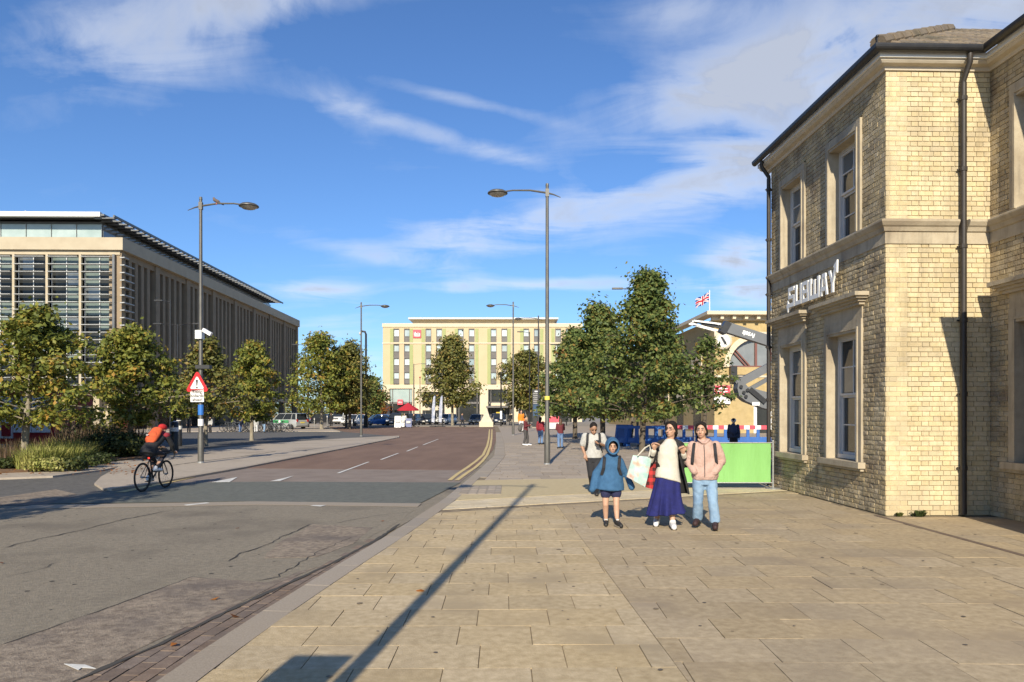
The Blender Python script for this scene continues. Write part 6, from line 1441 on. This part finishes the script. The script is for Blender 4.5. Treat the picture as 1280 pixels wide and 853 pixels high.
for s in (-1, 1): cs.tube([c_(765+s*9.5, 570, .02), c_(765+s*9.5, 574, -.115), c_(764+s*9.5, 585, -.14), c_(764+s*12, 594, -.09)], [(.022, .008)]*4, 6)
so_ = cs.build('rucksack_strap', DARKT, child)
for n in 'lr':
    a, kk_ = J['ankle_'+n], J['knee_'+n]; MB().tube([a-V(0, 0, .01), a.lerp(kk_, .14)], .030, 10).build('sock', WHT_C, child)
# ---- woman
Yw = 10.4; kw = 1.54; xw = (834-U0)/F*Yw; w_ = lambda u, v, y=0.0: V((u-U0)/F*(Yw+y)-xw, y, H+(V0-v)/F*(Yw+y))
J = pose(kw, hip=w_(836, 600), waist=w_(835, 585), chest=w_(835, 566), neck=w_(837, 551), hip_l=w_(843, 602), hip_r=w_(828, 602), knee_l=w_(840, 630, -.04), ankle_l=w_(841, 654.5, -.10), toe_l=w_(842.5, 660, -.28), knee_r=w_(824, 630, .02), ankle_r=w_(821, 649, .22), toe_r=w_(820, 656, .06),
    sho_l=w_(850, 557, .02), sho_r=w_(822, 558, .02), elb_l=w_(858, 580, .04), wri_l=w_(854, 566, -.14), elb_r=w_(812, 578, .02), wri_r=w_(817.5, 562, -.14))
J['head'] = w_(838.5, 537, -.02)
fw = V(-.62, -.78, .02)
sw = MB(); sw.rings([[w_(u_, v_ + (5*math.cos(t-.5) if i_ < 2 else 0))+V(a_*math.cos(t), b_*math.sin(t), 0) for t in np.linspace(0, 2*math.pi, 25)[:-1]] for i_, (u_, v_, a_, b_) in enumerate(((835.5, 601, .188, .145), (835, 594, .176, .132), (835, 584, .150, .108), (835, 567, .145, .104), (836, 558, .142, .088), (837, 553, .092, .072), (837.3, 549, .055, .055)))])
for n in 'lr': sw.limb([J['elb_'+n], J['wri_'+n].lerp(J['elb_'+n], .12)], [.048, .040])
coat = MB(); rs = []
for u, v, a, b, op in ((837, 553, .095, .08, .95), (836.5, 558, .178, .115, .95), (837, 572, .190, .145, 1.12), (838, 590, .205, .160, 1.30), (841, 606, .215, .170, 1.45), (843, 618, .220, .175, 1.5)):
    c0 = w_(u, v, .03); lst = []
    for i in range(19): t = -math.pi/2+op*.72+(2*math.pi-2*op*.72)*i/18; lst.append(c0+V(a*math.cos(t), b*math.sin(t), 0))
    for i in range(18, -1, -1): t = -math.pi/2+op*.72+(2*math.pi-2*op*.72)*i/18; lst.append(c0+V((a-.03)*math.cos(t), (b-.03)*math.sin(t), 0))
    rs.append(lst)
coat.rings(rs)
for n in 'lr': coat.limb([J['sho_'+n], J['elb_'+n], J['elb_'+n].lerp(J['wri_'+n], .55)], [.068, .060, .052])
coat.limb([w_(824, 553, -.03), w_(829, 551, .03)], [.03, .03]); coat.limb([w_(850, 554, -.03), w_(845, 551, .03)], [.03, .03])
sk = MB(); rs = []
for u, v, a, b, rp in ((835, 588, .135, .098, 0), (834.5, 599, .160, .118, .004), (833.5, 612, .185, .145, .012), (832, 626, .205, .17, .022), (832, 637, .232, .198, .034), (832, 643, .250, .210, .042)):
    c0 = w_(u, v, .0); rs.append([c0+V((a+rp*(math.sin(7*t+v*.03)+.6*math.sin(12*t+1+v*.05)))*math.cos(t), (b+rp*(math.sin(7*t+v*.03)+.7*math.sin(11*t+2)))*math.sin(t), (.025*math.cos(t+.3) if v > 640 else 0)) for t in np.linspace(0, 2*math.pi, 73)[:-1]])
sk.rings(rs, caps=False)
woman, e, M = human('person', 'woman with glasses in white jumper, open black coat and long blue skirt', 0, 0, 0, 0, J, [('jumper', sw, WOOL), ('coat', coat, COATB)], [], fwd=fw, hair='bob', vox=.009, shoes=SHOEW, glasses=True, grounded=V(xw, Yw, 0), hd=dict(l=(V(-.35, -.3, .75), V(-.2, -1, 0)), r=(V(.3, -.3, .75), V(.2, -1, 0))), curl=.85, group='family walking towards the camera')
sko = sk.build('skirt', SKIRT, woman, smooth=True); md = sko.modifiers.new('t', 'SOLIDIFY'); md.thickness = .008; md = sko.modifiers.new('s', 'SUBSURF'); md.levels = 1; md.render_levels = 1
wrinkled(sub(woman, 'coat'), .006, 14, 4); wrinkled(sub(woman, 'jumper'), .007, 14, 5)
# bags hung from her arm
def bag(name, label, pts, depth, m, hpts, hm, zoff=0):
    t = thing(name, label, 'bag', (xw, Yw, 0)); mb = MB(); n = 7
    (a, b, c, d) = pts; f = []; 
    front = []; back = []; vs = []; 
    for side in (-1, 1):
        for j in range(n+1):
            for i in range(n+1):
                s, q = i/n, j/n; p = (a*(1-s)+b*s)*(1-q)+(d*(1-s)+c*s)*q; bul = math.sin(math.pi*s)*(.35+.65*(1-q))
                vs.append(p+V(0, side*depth*(.25+.75*(1-q))*(.35+.65*math.sin(math.pi*min(1, max(0, s)))), 0)+V(0, .012*math.sin(s*9+q*5), 0))
    K = (n+1)**2
    for j in range(n):
        for i in range(n): k0 = j*(n+1)+i; f += [(k0, k0+1, k0+n+2, k0+n+1), (K+k0, K+k0+n+1, K+k0+n+2, K+k0+1)]
    for i in range(n): f += [(i+1, i, K+i, K+i+1)]; f += [(i*(n+1), (i+1)*(n+1), K+(i+1)*(n+1), K+i*(n+1)), ((i+1)*(n+1)+n, i*(n+1)+n, K+i*(n+1)+n, K+(i+1)*(n+1)+n)]
    mb.add(vs, f); mb.build('bag_body', m, t, smooth=True)
    for hp in hpts: MB().tube(hp, .009, 6).build('handle', hm, t, smooth=True)
    return t
def plaid(name):
    m = mat(name, (.42, .035, .03), rough=.85); t = m.node_tree; n = t.nodes; L = t.links; p = n['Principled BSDF']
    g = n.new('ShaderNodeTexCoord'); sp_ = n.new('ShaderNodeSeparateXYZ'); L.new(g.outputs['Object'], sp_.inputs[0]); fs = []
    for o in (0, 2):
        a = n.new('ShaderNodeMath'); a.operation = 'MULTIPLY'; L.new(sp_.outputs[o], a.inputs[0]); a.inputs[1].default_value = 64
        b = n.new('ShaderNodeMath'); b.operation = 'SINE'; L.new(a.outputs[0], b.inputs[0]); c = n.new('ShaderNodeMath'); c.operation = 'GREATER_THAN'; L.new(b.outputs[0], c.inputs[0]); c.inputs[1].default_value = .0; fs.append(c.outputs[0])
    a = n.new('ShaderNodeMath'); a.operation = 'ADD'; L.new(fs[0], a.inputs[0]); L.new(fs[1], a.inputs[1]); b = n.new('ShaderNodeMath'); b.operation = 'MULTIPLY'; L.new(a.outputs[0], b.inputs[0]); b.inputs[1].default_value = .46
    x = n.new('ShaderNodeMix'); x.data_type = 'RGBA'; L.new(b.outputs[0], x.inputs[0]); x.inputs[6].default_value = (.46, .03, .028, 1); x.inputs[7].default_value = (.015, .008, .008, 1); L.new(x.outputs[2], p.inputs['Base Color']); return m
MINT = mat('mint_print', (.27, .42, .37), (.45, .53, .47), 9, .6, c3=(.62, .24, .16), s3=7.5)
bag('shopping_bag', 'mint green printed shopping bag hanging from the woman, next to the child', [w_(783, 596, -.05), w_(806, 609, -.10), w_(815, 572, -.06), w_(791, 569, -.04)], .085, MINT, [[w_(797, 570, -.10), w_(806, 560, -.10), w_(812, 556.5, -.05), w_(813, 562, -.1), w_(811, 571, -.10)], [w_(797, 570, .02), w_(806, 560.5, .03), w_(812, 557, .04), w_(813, 563, .03), w_(811, 571, .0)]], WOOL)
bag('tartan_bag', 'red and black tartan bag hanging between mint bag and blue skirt', [w_(803, 608, .10), w_(818, 612, .06), w_(822, 579, .06), w_(813, 574, .08)], .06, plaid('tartan'), [[w_(814, 575, .05), w_(816, 566, .04), w_(819, 577, .05)]], COATB)
# ---- girl
Yg = 10.3; kg = 1.52; xg = (880-U0)/F*Yg; g_ = lambda u, v, y=0.0: V((u-U0)/F*(Yg+y)-xg, y, H+(V0-v)/F*(Yg+y))
J = pose(kg, hip=g_(881, 600), waist=g_(881, 584), chest=g_(881, 566), neck=g_(879, 552), hip_l=g_(888.5, 602), hip_r=g_(873.5, 602), knee_l=g_(891.5, 630, -.12), ankle_l=g_(894, 653, -.10), toe_l=g_(894, 660, -.26), knee_r=g_(872.5, 628, .02), ankle_r=g_(872, 648, .16), toe_r=g_(869.5, 655, .02),
    sho_l=g_(895, 558), sho_r=g_(866.5, 558), elb_l=g_(902, 577, .05), wri_l=g_(893, 590, -.10), elb_r=g_(861, 577, .05), wri_r=g_(868, 590, -.10))
J['head'] = g_(876.5, 538, -.02)
fw = V(-.38, -.92, -.03)
jk = MB(); jk.tube([g_(881, 600), g_(881, 595), g_(881, 582), g_(881, 566), g_(880, 555), g_(879.5, 548.5)], [(.165, .125), (.188, .145), (.178, .14), (.172, .135), (.13, .09), (.065, .065)], 18)
jk.limb([g_(873, 549.5, -.06), g_(878, 554, -.105)], [.022, .018]); jk.limb([g_(886, 549.5, -.06), g_(881, 554, -.105)], [.022, .018])
for n in 'lr': jk.limb([J['sho_'+n], J['elb_'+n], J['wri_'+n]], [.072, .068, .055])
girl, e, M = human('person', 'girl in pink zipped fleece and light jeans with hands in her pockets', 0, 0, 0, 0, J, [('fleece', jk, PINK)], [('jeans', leg_mb(J, 1, 1.08, .98), JEANL)], fwd=fw, hair='pony', vox=.009, shoes=SHOEM, grounded=V(xg, Yg, 0), hd=dict(l=(None, None), r=(None, None)), group='family walking towards the camera')
wrinkled(sub(girl, 'fleece'), .011, 17, 6); wrinkled(sub(girl, 'jeans'), .010, 16, 7)
MB().tube([g_(880, 556, -.118), g_(881, 574, -.152), g_(881, 596, -.150)], .005, 5).build('zip', GREYT, girl)
st = MB()
for s, u0 in ((-1, 866.5), (1, 894.5)): st.tube([g_(u0-s*1.5, 552, .03), g_(u0-s*1, 556, -.085), g_(u0, 567, -.135), g_(u0+s*1, 578, -.115), g_(u0+s*2, 585, -.02)], [(.020, .009)]*5, 6)
gbag = thing('rucksack', 'black rucksack on the back of the girl in pink, straps over her shoulders', 'backpack', (xg, Yg, 0)); st.build('strap', DARKT, gbag); bp = MB(); bp.limb([g_(882, 592, .21), g_(881, 562, .20)], [(.14, .09), (.13, .08)]); put('bag_body', bp, DARKT, gbag, .012)
# ---- man behind the child
Ym = 14.4; km = 1.52; xm = (742-U0)/F*Ym; m_ = lambda u, v, y=0.0: V((u-U0)/F*(Ym+y)-xm, y, H+(V0-v)/F*(Ym+y))
J = pose(km, hip=m_(742, 573), waist=m_(742, 563), chest=m_(742, 552), neck=m_(742, 543), hip_l=m_(746, 574), hip_r=m_(738, 574), knee_l=m_(746, 595, -.10), ankle_l=m_(745.5, 613, .05), toe_l=m_(746, 619, -.12), knee_r=m_(739, 593, .0), ankle_r=m_(741, 608, .32), toe_r=m_(741, 614, .18),
    sho_l=m_(752.5, 545.5), sho_r=m_(731.5, 545.5), elb_l=m_(757.5, 558, .02), wri_l=m_(750, 555, -.20), elb_r=m_(727.5, 558, .03), wri_r=m_(731.5, 569, -.06))
J['head'] = m_(742, 536.5, -.07)
mt = MB(); mt.tube([m_(742, 572.5), m_(742, 563), m_(742, 552), m_(742, 545.5), m_(742, 541.5)], [(.165, .115), (.165, .115), (.175, .12), (.14, .08), (.07, .065)], 16)
for n in 'lr': mt.limb([J['sho_'+n], J['sho_'+n].lerp(J['elb_'+n], .75)], [.072, .066])
man, e, M = human('person', 'man in pale tee shirt and dark trousers looking down at his phone', 0, 0, 0, 0, J, [('tee_shirt', mt, TEE)], [('trousers', leg_mb(J), DARKT)], m_skin=SKIND, fwd=V(.1, -.80, -.55), hair='short', vox=.010, shoes=SHOEB, grounded=V(xm, Ym, 0), hd=dict(l=(V(-.7, -.5, .1), V(0, -.3, .9)), r=(V(.05, -.3, -.9), V(1, 0, 0))), curl=.7)
ph = thing('phone', 'dark phone held in front of the man in the pale tee shirt', 'phone', (xm, Ym, 0)); MB().box(m_(747.3, 553.5, -.24), (.07, .012, .13), M=Matrix.Rotation(R(-50), 3, 'X')).build('phone_body', BLACK, ph)
st = MB()
for s in (-1, 1): st.tube([m_(742+s*7.5, 541.5, .04), m_(742+s*7.5, 544, -.085), m_(742+s*8, 554, -.125), m_(742+s*9.5, 563, -.06), m_(742+s*10, 566, .06)], [(.024, .009)]*5, 6)
mb_ = thing('rucksack', 'black rucksack worn by the man in the pale tee shirt', 'backpack', (xm, Ym, 0)); st.build('strap', DARKT, mb_); bp = MB(); bp.limb([m_(742, 564, .21), m_(742, 548, .19)], [(.15, .09), (.13, .08)]); put('bag_body', bp, DARKT, mb_, .014)
# ---- cyclist
Jc = pose(1.52, lean=.0); s_ = .92
def cy(x, y, z): return V(x, y, z)*1.0
Jc = dict(H=1.46, hip=cy(0, .20, .86), waist=cy(0, .08, .97), chest=cy(0, -.12, 1.10), neck=cy(0, -.28, 1.19), head=cy(.02, -.37, 1.285), hip_l=cy(.085, .17, .82), hip_r=cy(-.085, .17, .82),
    knee_l=cy(.10, -.17, .60), ankle_l=cy(.10, .06, .26), toe_l=cy(.11, -.09, .20), knee_r=cy(-.10, -.20, .74), ankle_r=cy(-.10, .12, .47), toe_r=cy(-.11, -.03, .42),
    sho_l=cy(.155, -.22, 1.15), sho_r=cy(-.155, -.22, 1.15), elb_l=cy(.21, -.33, .96), wri_l=cy(.185, -.44, .83), elb_r=cy(-.21, -.33, .96), wri_r=cy(-.185, -.44, .83))
tj = MB(); tj.tube([cy(0, .30, .78), cy(0, .22, .90), cy(0, .08, .99), cy(0, -.12, 1.11), cy(0, -.25, 1.18), cy(0, -.30, 1.22)], [(.165, .105), (.16, .11), (.15, .11), (.17, .115), (.12, .08), (.06, .06)], 16)
for n in 'lr': tj.limb([Jc['sho_'+n], Jc['elb_'+n], Jc['wri_'+n].lerp(Jc['elb_'+n], .1)], [.066, .055, .04])
lj = MB(); lj.ell(Jc['hip']-V(0, 0, .03), (.14, .14, .12))
for n in 'lr': lj.limb([Jc['hip_'+n], Jc['knee_'+n], Jc['ankle_'+n]], [.085, .062, .042])
sj = MB(); sj.tube([cy(0, -.13, 1.145), cy(0, -.25, 1.205), cy(0, -.31, 1.235)], [(.155, .085), (.125, .075), (.07, .065)], 14)
for n in 'lr': sj.ell(Jc['sho_'+n]+V(0, 0, .022), (.07, .085, .062))
cyc, e, M = human('person', 'cyclist in black jacket with red shoulders and helmet riding away', 0, 0, 0, R(180-4), Jc, [('jacket', tj, BLKJ), ('jacket_yoke', sj, REDJ)], [('leggings', lj, DARKT)], fwd=V(0, -.96, -.2), hair='short', vox=.011, shoes=SHOEW, grounded=V(CX, CY, 0), z0=RZ, hd=dict(l=(V(-.1, -.9, -.2), V(-.3, 0, -1)), r=(V(.1, -.9, -.2), V(.3, 0, -1))), curl=.85)
hl = MB(); hl.ell(e(0, .012, .036), (.060*1.5, .080*1.5, .052*1.5), M, 14, 10); put('helmet', hl, REDH, cyc, .011)
# rider scaled with the bicycle so that saddle, bars and pedals meet the body
orp = thing('rucksack', 'bright orange rucksack on the back of the cyclist', 'backpack', (CX, CY, RZ), R(180-4)); bp = MB()
bp.tube([cy(0, .17, 1.02), cy(0, .15, 1.08), cy(0, .0, 1.20), cy(0, -.12, 1.30), cy(0, -.17, 1.31)], [(.09, .045), (.132, .075), (.136, .08), (.12, .07), (.06, .045)], 14); put('bag_body', bp, ORNG, orp, .012, 5)
bp = MB(); bp.tube([cy(0, .125, 1.12), cy(0, .08, 1.19), cy(0, .02, 1.245)], [(.09, .05), (.11, .055), (.08, .04)], 10); put('front_pocket', bp, ORNG, orp, .011, 4); MB().lathe([(.01, .0), (.03, 0), (.03, .012), (.01, .012)], 10, (.06, .165, 1.185)).build('badge', WHITE, orp)
# ---- smaller figures
def figure(label, u, vf, ht_px, yaw, top, legs, hair='short', hm=HAIR, stride=.0, swing=.0, Y=None, group=None, skin=SKIN, shoes=SHOEB, topname='jacket', lean=0, arms=None, vox=.02, bulk=1.05):
    p = G(u, vf) if Y is None else at(u, vf, Y); k = ht_px/F*p.y; J = pose(k, stride*k, swing, lean)
    if arms: 
        for n in arms: s = 1 if n == 'l' else -1; J['elb_'+n] = V(s*.13*k, -.02*k, .64*k); J['wri_'+n] = V(s*.05*k, -.16*k, .70*k)
    return human('person', label, u, vf, p.y, yaw, J, [(topname, top_mb(J, bulk=bulk), top)], [('trousers', leg_mb(J), legs)], hair=hair, hm=hm, vox=vox*k/1.5, hd={}, face=False, fing=False, shoes=shoes, grounded=V(p.x, p.y, 0), m_skin=skin, group=group)[0]
PG = 'pedestrians scattered round the square'
f1 = figure('man in maroon jumper and grey trousers standing side on with a grey shoulder bag', 657, 557, 36.5, R(75), MAROON, GREYT, shoes=SHOEW, group=PG, arms='lr', stride=.05)
p = f1.location; gb_ = thing('shoulder_bag', 'grey bag slung behind the man in the maroon jumper', 'bag', (p.x-.24, p.y, 0)); b_ = MB(); b_.limb([V(-.05, 0, .80), V(.03, 0, 1.05)], [(.13, .10), (.09, .09)]); put('bag_body', b_, GRYBAG, gb_, .02); MB().tube([(.08, -.12, 1.0), (.2, -.14, 1.22), (.28, -.02, 1.28)], .012, 5).build('strap', GRYBAG, gb_)
figure('woman with long dark hair in red jacket and jeans facing the totem', 675.5, 556, 34.5, R(150), REDJ, JEAN, 'long', group=PG)
figure('person with long brown hair in dark red top and jeans seen from behind', 700.5, 561, 37.5, R(185), MAROON, JEAN, 'long', HAIRB, group=PG, arms='lr')
figure('worker in bright orange workwear near the hotel entrance', 651.5, 540, 27, R(20), HIVIS, WHT_C, group=PG)
wk = figure('worker in navy jacket and white cap beside the striped barriers', 917, 571, 48, R(160), NAVYJ, DARKT, group=PG)
kwk = 48/F*wk.location.y; cap = MB(); cap.ell((0, -.01, .945*kwk), (.068*kwk, .072*kwk, .058*kwk)); cap.limb([V(0, -.08*kwk, .935*kwk), V(0, -.11*kwk, .925*kwk)], [.03*kwk, .02*kwk]); put('cap', cap, WHT_C, wk, .014)
nb = thing('rucksack', 'dark rucksack on the back of the worker in navy', 'backpack', tuple(wk.location), R(160)); b_ = MB(); b_.limb([V(0, .17, .90), V(0, .16, 1.16)], [(.15, .11), (.14, .09)]); put('bag_body', b_, NAVYJ, nb, .016)
figure('person in dark clothes striding under the big olive tree', 577.5, 534, 17.5, R(95), NAVYJ, DARKT, stride=.16, swing=.15, group=PG)
figure('person in white top among the folding signs', 505.5, 534, 17, R(10), WHT_C, DARKT, group=PG); figure('person in dark coat right of the folding signs', 517, 533.5, 16.5, R(60), BLKJ, DARKT, group=PG)
figure('pedestrian with bare pale legs walking near the parked bicycles, left one', 320, 541, 20, R(200), TEE, WHT_C, group=PG, stride=.1); figure('pedestrian in dark top and pale jeans beside the thin street tree trunk', 330, 541, 20.5, R(160), BLKJ, JEANL, group=PG, stride=.1)
figure('person in red coat standing in the shade at the back of the planting bed', 157, 546, 23, R(30), REDJ, DARKT, group=PG); figure('person in blue top sitting area beyond the tall seed heads', 106, 546, 23, R(-30), RAIN, DARKT, group=PG)
figure('person in black waiting left of the sign post by the bicycles', 236, 541, 21, R(40), BLKJ, DARKT, group=PG); figure('person in white top between sign post and parked bicycles', 263, 541, 20, R(-20), TEE, DARKT, group=PG); figure('person in navy bending by the parked bicycles', 300, 541, 19, R(70), NAVYJ, JEAN, group=PG, lean=.2)
figure('person in dark coat beneath the broad far olive tree', 414, 533, 17, R(0), BLKJ, DARKT, group=PG); figure('person in pale top beyond the white estate car', 566, 531.5, 15.5, R(90), WHT_C, DARKT, group=PG); figure('person in black near the hotel entrance canopy', 638, 532, 16, R(0), BLKJ, DARKT, group=PG)
figure('person in green jacket behind the plain blue barriers', 790, 552, 25, R(-80), SHRUB, DARKT, group=PG)
